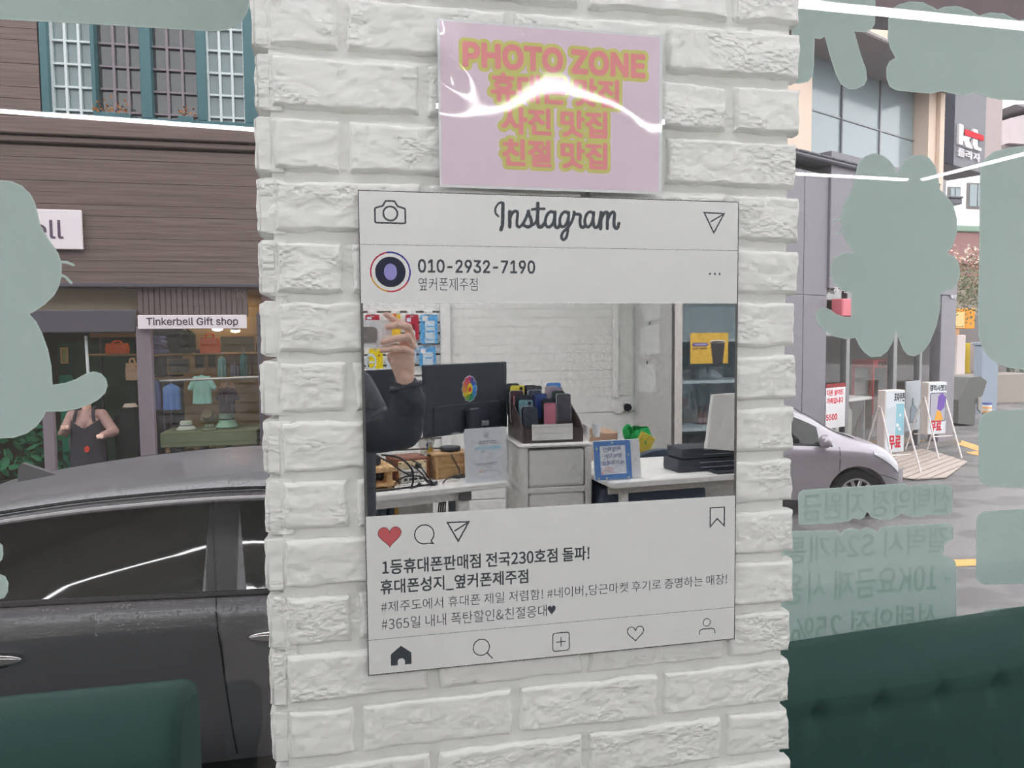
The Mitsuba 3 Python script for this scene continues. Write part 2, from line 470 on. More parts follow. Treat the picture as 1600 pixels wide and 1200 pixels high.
# header
cam_o = Polygon(mz([(-0.232,1.541),(-0.232,1.5605),(-0.222,1.5635),(-0.2185,1.5697),(-0.2068,1.5697),(-0.203,1.5635),(-0.1934,1.5605),(-0.1934,1.541)])).buffer(-0.003).buffer(0.003, 6)
lens = Point(-0.2125, 0.2735)
ink('camera_icon', [cam_o.difference(cam_o.buffer(-0.0021)), lens.buffer(0.0096, 12).difference(lens.buffer(0.0074, 12))])
logo = [
    ([(-0.0787,1.5535),(-0.0823,1.5579),(-0.0816,1.5646),(-0.0779,1.5694),(-0.0736,1.5708),(-0.0725,1.5672)], 0.0026), ([(-0.0725,1.5696),(-0.0728,1.5585),(-0.0731,1.5473),(-0.0738,1.5413),(-0.0755,1.5369)], 0.0044),
    ([(-0.0639,1.5595),(-0.064,1.5507),(-0.0641,1.5408)], 0.0046), ([(-0.0635,1.5523),(-0.0601,1.5585),(-0.056,1.5605),(-0.0538,1.5577),(-0.0547,1.5493),(-0.0548,1.543),(-0.0522,1.5408),(-0.0482,1.5434),(-0.0441,1.5499),(-0.0407,1.558),(-0.0394,1.5609)], 0.0037),
    ([(-0.0401,1.5606),(-0.0384,1.5553),(-0.0361,1.549),(-0.0365,1.5434),(-0.0405,1.541),(-0.0449,1.5425)], 0.0042), ([(-0.0369,1.5424),(-0.0325,1.5447),(-0.0288,1.5503)], 0.0032),
    ([(-0.0275,1.5709),(-0.0277,1.5596),(-0.028,1.5484),(-0.0265,1.542),(-0.0228,1.5417),(-0.0191,1.546)], 0.0046), ([(-0.035,1.5631),(-0.0277,1.564),(-0.0191,1.5643)], 0.0034),
    ([(-0.0052,1.5589),(-0.0096,1.5611),(-0.0146,1.558),(-0.0177,1.5502),(-0.0168,1.5435),(-0.0127,1.5416),(-0.0083,1.5456),(-0.0052,1.5537)], 0.0038), ([(-0.0049,1.5605),(-0.0056,1.5505),(-0.0046,1.5425),(-0.0012,1.5412),(0.0018,1.5455)], 0.0042),
    ([(0.0128,1.559),(0.0087,1.5614),(0.0039,1.558),(0.0012,1.5503),(0.0025,1.5436),(0.0062,1.5424),(0.0103,1.5468),(0.0128,1.5542)], 0.0038), ([(0.0133,1.5607),(0.0126,1.5477),(0.0116,1.5363),(0.0096,1.5288),(0.0058,1.5258),(0.0034,1.5293),(0.0055,1.5352),(0.0137,1.5435),(0.0182,1.5517),(0.0206,1.5605)], 0.0036),
    ([(0.0203,1.5612),(0.022,1.5586),(0.0261,1.5587),(0.0288,1.5569),(0.0281,1.5497),(0.0291,1.5438),(0.0322,1.542),(0.0357,1.5459)], 0.0040),
    ([(0.046,1.5599),(0.0419,1.5622),(0.0374,1.559),(0.0346,1.5515),(0.0357,1.5446),(0.0394,1.5428),(0.0436,1.5471),(0.0462,1.555)], 0.0038), ([(0.0467,1.5615),(0.046,1.5517),(0.047,1.5439),(0.0502,1.5423),(0.0536,1.547),(0.0564,1.5602)], 0.0040),
    ([(0.0568,1.5615),(0.0562,1.552),(0.0559,1.5412)], 0.0048), ([(0.0568,1.5536),(0.0603,1.5599),(0.0637,1.5623),(0.0656,1.5601),(0.0651,1.5505),(0.0649,1.5417)], 0.0042),
    ([(0.0658,1.5538),(0.0693,1.5602),(0.0728,1.5625),(0.0749,1.56),(0.0742,1.5524),(0.0742,1.5455),(0.0766,1.5419),(0.0794,1.5433),(0.0808,1.5483)], 0.0042)]
ink('script_lettering', [stroke(mz(p), w) for p, w in logo], label='dark script lettering')


def plane_icon(x0, y1, x1, y0, xm, knee):
    a, b, c = (x0, y1), (x1, y1 - 0.0008), (xm, y0)
    return unary_union([LineString([a, b, c, a]).buffer(0.0009, join_style=2, mitre_limit=3), LineString([b, knee]).buffer(0.0009)])


ink('send_icon', plane_icon(0.2005, 0.2853, 0.2295, 0.2590, 0.2146, (0.2100, 0.2733)))
# account row; the pet on the badge is left as a plain disc
av = Point(-0.2137, 0.2029)
for i, (c, a0, a1) in enumerate((((178, 70, 92), 95, 200), ((205, 160, 80), 195, 265), ((196, 84, 96), 260, 335), ((92, 78, 150), 330, 405), ((64, 70, 140), 45, 100))):
    wedge = Polygon([(av.x, av.y)] + [(av.x + 0.05 * math.cos(math.radians(t)), av.y + 0.05 * math.sin(math.radians(t))) for t in np.linspace(a0, a1, 12)])
    ink('badge_ring', av.buffer(0.0247, 24).difference(av.buffer(0.0228, 24)).intersection(wedge), col(*c), d=0.0005 + 0.00005 * i)
ink('badge', av.buffer(0.0184, 24), col(58, 60, 76), label='dark round account badge')
ink('badge_mark', affinity.scale(av.buffer(0.0088, 16), 0.9, 1.15), col(150, 148, 205), d=0.0008)
ink('phone_number', text_in('010-2932-7190', mb((-0.1801,1.4823,-0.0316,1.499)), False, 0.022))
ink('account_name', text_in('옆커폰제주점', mb((-0.1797,1.4606,-0.1061,1.4764)), True, -0.008))
ink('menu_dots', [Point(x, 0.2043).buffer(0.0014) for x in (0.2095, 0.2166, 0.2235)])


def heart(cx, cy, w, h):
    t = np.linspace(0, 2 * np.pi, 60)[:-1]
    x = 16 * np.sin(t) ** 3
    y = 13 * np.cos(t) - 5 * np.cos(2 * t) - 2 * np.cos(3 * t) - np.cos(4 * t)
    return Polygon(np.stack([cx + x / 32 * w, cy + (y + 2.55) / 29 * h], 1)).buffer(0)


hh = heart(-0.2209, -0.1265, 0.0291, 0.0272)
ink('heart_icon', hh, col(196, 100, 104), label='filled red heart')
ink('heart_outline', hh.difference(hh.buffer(-0.0007)), col(120, 70, 76), d=0.0007)
bc = Point(-0.1778, -0.1252)
bub = bc.buffer(0.0128, 20).union(Polygon([(-0.1690, -0.1340), (-0.1651, -0.1386), (-0.1755, -0.1372)]))
ink('comment_icon', bub.difference(bub.buffer(-0.0014)))
ink('send_icon', plane_icon(-0.1485, -0.1118, -0.1210, -0.1368, -0.1349, (-0.1390, -0.1232)))
bm = Polygon([(0.2125, -0.1136), (0.2336, -0.1136), (0.2336, -0.1398), (0.2229, -0.1290), (0.2125, -0.1398)])
ink('bookmark_icon', LineString(list(bm.exterior.coords)).buffer(0.0008, join_style=2))
ink('caption_line', text_in('1등휴대폰판매점 전국230호점 돌파!', mb((-0.2308,1.1064,0.0397,1.1258)), True, 0.016, px=120))
ink('caption_line', text_in('휴대폰성지_옆커폰제주점', mb((-0.2337, 1.0805, -0.0438, 1.1005)), True, 0.016, px=120))
ink('caption_line', text_in('#제주도에서 휴대폰 제일 저렴함! #네이버,당근마켓 후기로 증명하는 매장!', mb((-0.2333, 1.0570, 0.2383, 1.0728)), True, -0.008, px=120))
ink('caption_line', text_in('#365일 내내 폭탄할인&친절응대', mb((-0.2331, 1.0355, -0.0192, 1.0512)), True, -0.008, px=120))
ink('heart_icon', heart(-0.0125, -0.2372, 0.0108, 0.0126), label='small dark heart')
# navigation row
ink('home_icon', Polygon(mz([(-0.2224,0.9893),(-0.2224,1.0040),(-0.2095,1.0140),(-0.1967,1.0040),(-0.1967,0.9893),(-0.2050,0.9893),(-0.2050,0.9950),(-0.2068,0.9975),(-0.2120,0.9975),(-0.2138,0.9950),(-0.2138,0.9893)])))
sc_ = Point(-0.1068, -0.2780)
ink('search_icon', [sc_.buffer(0.0112, 20).difference(sc_.buffer(0.0100, 20)), LineString([(-0.0992, -0.2862), (-0.0926, -0.2937)]).buffer(0.0007)])
pr = rrect(-0.0118, -0.2936, 0.0119, -0.2680, 0.004)
ink('add_icon', [pr.difference(pr.buffer(-0.0012)), sbox(-0.0062, -0.2814, 0.0064, -0.2803), sbox(-0.0005, -0.2872, 0.0006, -0.2745)])
h2 = heart(0.1043, -0.2804, 0.0246, 0.0225)
ink('heart_icon', h2.difference(h2.buffer(-0.0012)), label='outlined heart')
hp = Point(0.2085, -0.2733)
ink('profile_icon', [hp.buffer(0.0058, 14).difference(hp.buffer(0.0048, 14)), LineString(spline([(0.1976, -0.2892), (0.1979, -0.2852), (0.2010, -0.2826), (0.2090, -0.2822), (0.2170, -0.2826), (0.2203, -0.2852), (0.2206, -0.2892)], 5)).buffer(0.0006)])

# ---------------------------------------------------------------- laminated sign above the mirror
def pouch_wave(p, n, uv):
    x, z = p.x, p.z
    h = 0.00016 * dr.sin(z * 30 + 1.6 * dr.sin(x * 16 + 0.9) + 2.2) + 0.00010 * dr.sin(x * 47 + z * 23 + 0.5) + 0.00009 * dr.sin(z * 61 - x * 19)
    h += 0.028 * (z - 1.69) * dr.exp(-dr.square((x - 0.01) / 0.08)) - 0.012 * (z - 1.69) * dr.exp(-dr.square((x - 0.115) / 0.03))
    c = dr.clip((-0.085 - x) / 0.065, 0, 1) * dr.clip((z - 1.66) / 0.10, 0, 1)
    return h + 0.006 * c * c * dr.sin(z * 58 + x * 40)


def laminated(name, c):
    scene['mat_' + name] = {'type': 'twosided', 'bsdf': {'type': 'bumpmap', 'arbitrary': mikit.proc(pouch_wave, 4e-4), 'scale': 1.0,
                            'bsdf': {'type': 'roughplastic', 'alpha': 0.003, 'diffuse_reflectance': rgb(c), 'nonlinear': False}}}


laminated('page_lilac', (226, 208, 221))
laminated('letter_pink', (232, 152, 154))
laminated('letter_olive', (208, 203, 128))
laminated('page_white', (224, 226, 230))
scene['mat_film'] = {'type': 'thindielectric', 'int_ior': 1.5}
PF = Fr((0, -0.0025, 0), (1, 0, 0))
sign = thing('wall_sign', 'laminated lilac paper sign with pink lettering edged in olive, taped above the mirror', 'sign')
put('paper', PF.ext(Polygon([(-0.1524, 1.7887), (0.1400, 1.7893), (0.1392, 1.5868), (-0.1520, 1.5868)]), -0.0005, 0.0), 'mat_page_white', sign)
put('printed_page', PF.ext(Polygon([(-0.1490, 1.7857), (0.1353, 1.7865), (0.1349, 1.5900), (-0.1496, 1.5900)]), 0.0, 0.0003), 'mat_page_lilac', sign)
rows = [text_in('PHOTO ZONE', (-0.1217,1.733,0.1162,1.764), False, 0.055), text_in('휴대폰 맛집', (-0.0872, 1.6935, 0.0800, 1.7290), True, 0.040),
        text_in('사진 맛집', (-0.0747, 1.6545, 0.0641, 1.6885), True, 0.040), text_in('친절 맛집', (-0.0735, 1.6155, 0.0641, 1.6492), True, 0.040)]
put('letter_outline', PF.ext(unary_union([r.buffer(0.0046, 4) for r in rows]).simplify(0.0002), 0.0003, 0.0006), 'mat_letter_olive', sign)
put('lettering', PF.ext(unary_union(rows), 0.0006, 0.0009), 'mat_letter_pink', sign)
put('film', PF.ext(Polygon([(-0.1560, 1.7895), (0.1462, 1.7902), (0.1400, 1.5850), (-0.1545, 1.5850)]).difference(Polygon([(-0.1524, 1.7887), (0.1400, 1.7893), (0.1392, 1.5868), (-0.1520, 1.5868)])), -0.0005, 0.0002), 'mat_film', sign, label='clear edge of the laminating pouch')
# ---------------------------------------------------------------- pale green stickers on the outside of the glass, seen from behind
for nm_, c_ in (('sticker', (216, 230, 227)), ('sticker_rim', (230, 241, 238)), ('sticker_letter', (207, 225, 219))):
    scene['mat_' + nm_] = {'type': 'principledthin', 'base_color': rgb(c_), 'roughness': 0.6, 'diff_trans': 1.05, 'spec_trans': 0.0, 'eta': 1.35}
YS = YG + 0.004
SF = Fr((0, YS, 0), (1, 0, 0))
RIM = 0.0022


def sticker(g, label, letters=(), group=None):
    if not isinstance(g, (Polygon, MultiPolygon)): g = Polygon(g)
    g = g.buffer(0)
    t = thing('window_sticker', label, 'sticker', group)
    put('backing', SF.ext(g, 0.0, 0.0004), 'mat_sticker', t)
    put('rim', SF.ext(g.difference(g.buffer(-RIM)), 0.0004, 0.0007), 'mat_sticker_rim', t)
    for l in letters:
        put('lettering', SF.ext(l, 0.0004, 0.0006), 'mat_sticker_letter', t)
    return t


def soft(pts, n=5):
    return Polygon(spline(pts, n, True)).buffer(0)


sticker(Polygon([(-1.0436,1.9252),(-0.8119,1.9247),(-0.6693,1.9274),(-0.5196,1.9292),(-0.4836,1.9298),(-0.4658,1.9332),(-0.4489,1.9409),(-0.4349,1.9538),(-0.4271,1.9684),(-0.4234,1.9859),(-0.4212,2.0631),(-1.0377,2.029)]), 'wide pale green sticker with a rounded corner at the top of the left window')
catL = Polygon([(-0.8239,1.6671),(-0.8069,1.6667),(-0.7912,1.6599),(-0.7794,1.6467),(-0.7733,1.6333),(-0.7693,1.6145),(-0.7672,1.5977),(-0.7602,1.581),(-0.7485,1.5622),(-0.7413,1.5495),(-0.7371,1.5336),(-0.7379,1.5134),(-0.7415,1.4973),(-0.75,1.4802),(-0.7643,1.4652),(-0.7802,1.4535),(-0.7891,1.4482),(-0.78,1.4364),(-0.7713,1.416),(-0.7637,1.388),(-0.76,1.361),(-0.7594,1.3297),(-0.7397,1.3325),(-0.7227,1.3387),(-0.7085,1.3471),(-0.6954,1.3512),(-0.6845,1.3478),(-0.6768,1.3388),(-0.6743,1.3267),(-0.6788,1.3136),(-0.6893,1.3029),(-0.7036,1.2945),(-0.7228,1.2874),(-0.7467,1.2837),(-0.7711,1.2844),(-0.7765,1.2737),(-0.7868,1.26),(-0.8019,1.2485),(-0.8224,1.2417),(-0.8435,1.2414),(-0.8699,1.2477),(-0.8862,1.2611),(-0.893,1.2752),(-0.9031,1.2617),(-0.9223,1.2496),(-0.9466,1.2463),(-0.9701,1.2535),(-0.9816,1.278),(-0.9895,1.3357),(-0.9916,1.398),(-0.9955,1.4599),(-1.0199,1.4702),(-1.0253,1.5007),(-1.0098,1.5253),(-0.9847,1.5276),(-0.9865,1.5623),(-0.9739,1.5981),(-0.9528,1.6241),(-0.9481,1.6446),(-0.9347,1.6592),(-0.9128,1.662),(-0.8951,1.6503),(-0.8852,1.628),(-0.8769,1.6468),(-0.8614,1.6617),(-0.8425,1.6675)])
wh = [LineString(p).buffer(0.0022) for p in ([(-0.7419,1.5357),(-0.7292,1.5348),(-0.7196,1.5306)], [(-0.7427,1.5155),(-0.7322,1.5102),(-0.7238,1.5006)])]
sticker(unary_union([catL] + wh), 'pale green cat-shaped sticker with a curled tail in the left window')
sticker(Polygon([(-1.0012,1.0769),(-0.8517,1.0659),(-0.8471,1.0601),(-0.8468,1.0447),(-0.8492,1.0361),(-0.8532,1.032),(-0.8541,1.0122),(-0.8457,1.0072),(-0.8413,0.9958),(-0.8431,0.9794),(-0.8493,0.9699),(-0.8562,0.9683),(-1.0064,0.9786)]), 'small pale green sticker edge at the left border, in front of the dark car')
for pts, lb in (([(-0.7468,0.7504),(-0.5957,0.742),(-0.5862,0.7386),(-0.5834,0.7265),(-0.585,0.7102),(-0.5918,0.7004),(-0.7485,0.7092)], 'upper of two small green sticker ends beside the left sofa'),
                ([(-0.7499,0.6748),(-0.5941,0.664),(-0.5825,0.6601),(-0.5776,0.6476),(-0.5803,0.629),(-0.5893,0.6183),(-0.7517,0.631)], 'lower of two small green sticker ends beside the left sofa')):
    sticker(Polygon(pts).buffer(-0.003).buffer(0.003, 5), lb)

sticker(Polygon([(0.6144,1.9091),(0.6345,1.9103),(0.6518,1.9152),(0.6618,1.9272),(0.6642,1.9515),(0.6648,2.0022),(0.6764,2.0005),(0.688,2.0064),(0.6989,1.9729),(0.7143,1.9343),(0.7265,1.9146),(0.7445,1.9054),(0.7609,1.9063),(0.7802,1.9152),(0.7874,1.9286),(0.7839,1.949),(0.7713,1.9765),(0.7554,2.0216),(0.7793,2.022),(0.7941,2.0283),(0.8028,2.0392),(0.8036,2.0688),(0.7995,2.2414),(0.6091,2.2465)]), 'pale green sticker with two hanging legs at the top of the right window')
sticker(Polygon([(0.8347,2.0339),(0.8342,2.0532),(0.8398,2.0717),(0.8562,2.0833),(0.8835,2.092),(0.9143,2.0932),(0.9393,2.0861),(0.9504,2.0805),(0.9689,2.0885),(1.0003,2.0924),(1.0307,2.0869),(1.0534,2.0768),(1.0805,2.0856),(1.1178,2.0859),(1.1543,2.074),(1.1772,2.0798),(1.2373,2.0804),(1.2717,2.068),(1.4457,2.0587),(1.4541,1.8963),(1.2449,1.9045),(1.1776,1.9063),(1.1115,1.9053),(1.0869,1.908),(1.0624,1.9133),(1.0493,1.9166),(1.0302,1.9101),(1.0143,1.9079),(0.9665,1.9144),(0.9431,1.9078),(0.904,1.9082),(0.8577,1.9094),(0.8407,1.9162),(0.8327,1.934),(0.8321,1.9547),(0.8394,1.9682),(0.8529,1.9756),(0.8403,1.9942),(0.8337,2.0144)]), 'wide pale green sticker with a scalloped top in the upper right window')
catR = Polygon([(0.7661,1.7402),(0.7702,1.7573),(0.785,1.771),(0.8045,1.7784),(0.8274,1.7754),(0.8461,1.7643),(0.8573,1.7501),(0.8638,1.7358),(0.8696,1.7519),(0.8815,1.7683),(0.8999,1.7783),(0.9233,1.7806),(0.9423,1.7734),(0.9571,1.7566),(0.9641,1.734),(0.968,1.7099),(0.9859,1.6969),(1.0025,1.6785),(1.0131,1.6488),(1.0142,1.6161),(1.0038,1.5886),(0.9913,1.5761),(1.0093,1.5681),(1.0228,1.5518),(1.0251,1.5298),(1.0193,1.5091),(1.0051,1.4966),(0.9779,1.491),(0.9774,1.4567),(0.9689,1.4181),(0.9539,1.3837),(0.9353,1.3619),(0.9165,1.3539),(0.9005,1.3568),(0.8876,1.3693),(0.8776,1.39),(0.8693,1.4078),(0.862,1.386),(0.85,1.3657),(0.8332,1.355),(0.8099,1.354),(0.7943,1.3637),(0.7817,1.3774),(0.7721,1.395),(0.7478,1.3925),(0.7175,1.3995),(0.6947,1.413),(0.681,1.429),(0.6762,1.4436),(0.682,1.4542),(0.6968,1.4595),(0.7119,1.4542),(0.7256,1.4448),(0.7438,1.4394),(0.7605,1.4394),(0.7594,1.4889),(0.7382,1.4941),(0.7198,1.5073),(0.7105,1.5258),(0.7101,1.5469),(0.7202,1.5629),(0.7411,1.5724),(0.7637,1.5727),(0.7498,1.5884),(0.7373,1.6106),(0.7323,1.6316),(0.7319,1.6526),(0.7403,1.679),(0.755,1.6965),(0.7592,1.7111),(0.7618,1.7269)])
wr = [LineString(p).buffer(0.002) for p in ([(0.7396,1.6409),(0.7261,1.6419),(0.7158,1.6364)], [(0.7401,1.6159),(0.7297,1.6157),(0.7208,1.6077)])]
sticker(unary_union([catR] + wr), 'pale green cat-shaped sticker with two ears in the middle of the right window')
sticker(Polygon([(1.0691,1.7213),(1.0695,1.7568),(1.0785,1.7775),(1.1024,1.7949),(1.14,1.8047),(1.1814,1.8106),(1.4572,1.8369),(1.4857,1.2882),(1.2704,1.31),(1.201,1.3199),(1.1583,1.3249),(1.1242,1.3368),(1.1002,1.3541),(1.0861,1.3754),(1.0771,1.3965),(1.0733,1.4594),(1.0727,1.5704)]), 'tall pale green sticker with rounded left corners at the right border of the photo')
sticker(Polygon([(1.0842,1.1945),(1.0852,1.2129),(1.0964,1.2254),(1.1163,1.2305),(1.2045,1.2322),(1.4883,1.2375),(1.499,1.0328),(1.2117,1.0535),(1.1174,1.0612),(1.0969,1.0694),(1.088,1.0842)]), 'upper of the two square green stickers at the right border of the photo')
sticker(Polygon([(1.0848,0.9835),(1.0893,0.9991),(1.1042,1.0055),(1.1449,1.0061),(1.5005,1.0024),(1.5107,0.806),(1.2205,0.8318),(1.1169,0.8385),(1.0981,0.8444),(1.0892,0.8553)]), 'lower of the two square green stickers at the right border of the photo')
sticker(Polygon([(1.0962,0.7535),(1.0989,0.7709),(1.1156,0.7798),(1.1532,0.781),(1.5127,0.7688),(1.5242,0.5464),(1.1023,0.5779)]), 'green sticker just above the right end of the right sofa')
L1 = text_in('선택약정 지원금', (0.6517,1.0096999999999998,1.0168,1.0692000000000002), True, 0.012, True)
L2 = text_in('갤럭시 S24개통', (0.6127,0.9205,1.0131,0.9794), True, 0.012, True)
L3 = text_in('- 10K요금제 사용', (0.6094,0.8329,1.0225,0.9007), True, 0.012, True)
L4 = text_in('- 선택약정 25%', (0.6318,0.738,1.0255,0.8093), True, 0.012, True)
sticker(Polygon([(0.6425,1.0648),(0.6453,1.0728),(0.6542,1.0778),(0.7238,1.0783),(0.8969,1.0793),(0.9099,1.0731),(0.9275,1.075),(0.999,1.0728),(1.0139,1.0693),(1.0224,1.0603),(1.0223,1.0102),(1.0143,1.0021),(0.9946,1.0033),(0.9585,1.0068),(0.9392,1.0023),(0.9263,1.003),(0.9101,1.0054),(0.8939,1.0134),(0.8845,1.0083),(0.8687,1.0022),(0.8402,1.0025),(0.818,1.0095),(0.8099,1.0211),(0.8068,1.0213),(0.8024,1.0104),(0.7916,1.0055),(0.7744,1.0093),(0.7652,1.0043),(0.7253,1.0012),(0.6525,1.0029),(0.6449,1.0061)]), 'narrow pale green sticker strip with one line of reversed lettering', [L1])
sticker(Polygon([(0.5753,0.9914),(0.6422,0.9912),(0.7378,0.9865),(0.7457,0.9763),(0.7517,0.9857),(0.7717,0.99),(0.7905,0.9832),(0.8075,0.9891),(0.8281,0.9823),(0.8362,0.9747),(0.8437,0.9869),(0.8818,0.9874),(0.9462,0.9862),(1.0116,0.9851),(1.0233,0.9801),(1.027,0.9683),(1.0243,0.9484),(1.0097,0.9407),(0.9999,0.9356),(0.997,0.9243),(1.0039,0.9138),(1.0173,0.9085),(1.0325,0.8988),(1.0362,0.8869),(1.0446,0.6287),(0.58,0.6432)]), 'large pale green sticker with three lines of reversed lettering above the right sofa', [L2, L3, L4])

# ---------------------------------------------------------------- two green velvet sofas with their backs to the glass
def velvet_bump(p, n, uv):
    return mikit.fbm(p.x * 160, p.y * 160, p.z * 160, 2) * 0.0006


mat('velvet', (52, 78, 74), 0.75, 0.15, sheen=0.45, bump=velvet_bump)
mat('sofa_leg', (40, 36, 34), 0.4, 0.4)


def sofa(x0, x1, top, label, tufts, zt, side=0.02, rise=0.0):
    """a bench sofa: tufted back along the glass, seat towards the room"""
    t = thing('sofa', label, 'sofa')
    yb, yf, th = 0.425, 0.235, 0.105
    nx, nz = int((x1 - x0) / 0.008), 60
    xs = np.linspace(x0, x1, nx + 1)
    prof = [(yf, 0.30), (yf, 0.40), (yf, 0.50), (yf, 0.58), (yf, zt), (yf, 0.5 * (zt + top) - 0.01), (yf + 0.004, top - 0.055), (yf + 0.018, top - 0.026), (yf + 0.045, top - 0.007), (yf + 0.08, top), (yf + 0.115, top - 0.004), (yb - 0.02, top - 0.025), (yb, top - 0.06), (yb, 0.5), (yb, 0.3)]
    pr_ = spline(prof, 7)
    X, K = np.meshgrid(xs, np.arange(len(pr_)), indexing='ij')
    Yv, Zv = pr_[K, 0], pr_[K, 1]
    d = np.full(X.shape, 9.0)
    for q in tufts: d = np.minimum(d, np.abs(X - q - 0.012 * np.sin(Zv * 9)))
    front = (Yv < yf + 0.10)
    seam = np.exp(-(d / 0.010) ** 2) * np.where(Zv > zt, np.clip(1.15 - (Zv - zt) / (top - zt) * 1.0, 0.12, 1), 0.35)
    hz = np.exp(-((Zv - zt) / 0.007) ** 2)
    pin = np.zeros_like(X)
    for q in tufts: pin = np.maximum(pin, np.exp(-((X - q) ** 2 + (Zv - zt) ** 2) / 0.018 ** 2))
    Yv = Yv + front * (0.006 * seam + 0.002 * hz * np.clip(Zv > 0.5, 0, 1) + 0.012 * pin)
    Yv = Yv + front * (meshkit.fbm(np.stack([X * 9, Zv * 9, X * 0], -1), 2, 3) - 0.5) * 0.006
    # ends rounded in plan
    e = np.minimum(X - x0, x1 - X)
    ed = np.sqrt(np.clip(1 - (1 - np.clip(e / side, 0, 1)) ** 2, 0, 1))
    cy, cz = 0.5 * (yf + yb), top - 0.1
    Yv = cy + (Yv - cy) * (0.72 + 0.28 * ed)
    Zv = np.where(Zv > cz, cz + (Zv - cz) * (0.78 + 0.22 * ed), Zv)
    Zv = Zv + rise * (X - 0.5) * np.clip((Zv - 0.5) / 0.3, 0, 1)
    S = np.stack([X, Yv, Zv], -1)
    caps = [trimesh.Trimesh(np.vstack([S[i], S[i].mean(0)]), [[j, (j + 1) % len(pr_), len(pr_)] for j in range(len(pr_))], process=False) for i in (0, -1)]
    put('backrest', cat([grid(S)] + caps), 'mat_velvet', t, smooth=35)
    put('seat', bx(x0 + 0.005, x1 - 0.005, -0.34, 0.29, 0.28, 0.45, 0.03), 'mat_velvet', t)
    put('base', bx(x0 + 0.02, x1 - 0.02, -0.30, 0.41, 0.12, 0.30, 0.01), 'mat_velvet', t)
    for a in (x0 + 0.06, x1 - 0.06):
        for b in (-0.26, 0.37):
            put('leg', lathe([(0, 0), (0.014, 0), (0.022, 0.122), (0, 0.122)], 12, (a, b, 0)), 'mat_sofa_leg', t)
    return t


sofa(0.37, 1.95, 0.795, 'green velvet sofa with button-tufted back under the right window', [0.546, 0.6746, 0.8056, 0.9345, 1.19, 1.335, 1.48, 1.625, 1.77], 0.7158 - 0.012, rise=0.05)
sofa(-2.1, -0.535, 0.842, 'green velvet sofa with a plain rounded end under the left window', [-1.95, -1.78, -1.61, -1.44, -1.27, -1.10], 0.70, side=0.035)
# ---------------------------------------------------------------- the street outside
def wet(p, n, uv):
    return mikit.fbm(p.x * 1.3, p.y * 2.2, 0.0, 3)


def road_tex(p, n, uv):
    w = mikit.smoothstep(0.42, 0.62, wet(p, n, uv))
    g = mikit.fbm(p.x * 45, p.y * 45, 0.3, 2)
    return mikit.mix((0.076, 0.072, 0.074), (0.146, 0.140, 0.142), w * 0.7 + 0.3 * g)


mat('road', None, 0.42, 0.5, tex=mikit.proc(road_tex))
xs = np.array([-14.0, -6.0, 0.0, 1.5, 3.0, 4.5, 6.3, 12.0, 30.0, 60.0])
ys = np.array([YG + 0.26, 2.2, 5.0, 9.0, 14.0, 24.0, 40.0, 70.0])
Xg, Yg2 = np.meshgrid(xs, ys, indexing='ij')
Zg = np.vectorize(ground_z)(Xg)
put('ground_road', grid(np.stack([Xg, Yg2, Zg], -1)), 'mat_road', kind='structure', label='wet grey asphalt of the street')
matte('kerb', (128, 124, 122))
put('ground_plinth', bx(XL - 0.2, XR + 0.2, YG + 0.06, YG + 0.28, -1.2, -0.02, 0.02), 'mat_kerb', kind='structure', label='concrete plinth under the shop windows')

# ---------------------------------------------------------------- brown gift shop across the street
YF = 7.3
LF = Fr((0, YF, 0), (1, 0, 0))


def plank_tex(p, n, uv):
    g = mikit.fbm(p.x * 2.5, p.y * 3, p.z * 60, 3)
    return mikit.mix((0.112, 0.080, 0.074), (0.150, 0.107, 0.098), mikit.smoothstep(0.25, 0.75, g))


mat('brown_plank', None, 0.55, 0.3, tex=mikit.proc(plank_tex))
matte('brown_wall', (98, 83, 80))
mat('teal_frame', (52, 92, 98), 0.4, 0.4)
mat('muntin', (196, 204, 204), 0.45, 0.3)
mat('pane_pale', (104, 122, 124), 0.08, 0.6)
mat('pane_dark', (46, 52, 56), 0.05, 0.7)
mat('grey_post', (118, 108, 116), 0.4, 0.4)
mat('header', (78, 74, 82), 0.5, 0.3)
matte('shop_dark', (66, 60, 50))
bl = thing('shop_building', 'brown clapboard building with teal upper windows and a gift shop below, across the street', 'building')
XW0, XW1, ZW = -3.245, -1.225, 3.66
put('wall', cat([bx(-7.5, XW0, YF + 0.03, YF + 0.3, 1.98, 6.6), bx(XW1, -0.2, YF + 0.03, YF + 0.3, 1.98, 6.6), bx(XW0, XW1, YF + 0.03, YF + 0.3, 1.98, ZW), bx(XW0, XW1, YF + 0.03, YF + 0.3, 5.5, 6.6)]), 'mat_brown_wall', bl)
z = 2.0
i = 0
while z < 6.5:
    z1 = z + 0.112
    for a, b in (((-7.5, XW0 - 0.01), (XW1 + 0.01, -0.2)) if ZW - 0.05 < z < 5.5 else ((-7.5, -0.2),)):
        if z1 < 3.40 or z > 3.60:
            dt = 0.0015 * ((i * 7) % 5)
            put('plank', bx(a, b, YF - 0.016 - dt, YF + 0.04, z + 0.0004, z1 - 0.0004, 0.0018), 'mat_brown_plank', bl)
    z, i = z1, i + 1
put('ledge', bx(-7.5, -0.2, YF - 0.10, YF + 0.05, 3.44, 3.60, 0.01), 'mat_brown_plank', bl)
put('ledge', bx(-7.5, -0.2, YF - 0.06, YF + 0.05, 3.37, 3.43, 0.01), 'mat_brown_plank', bl)
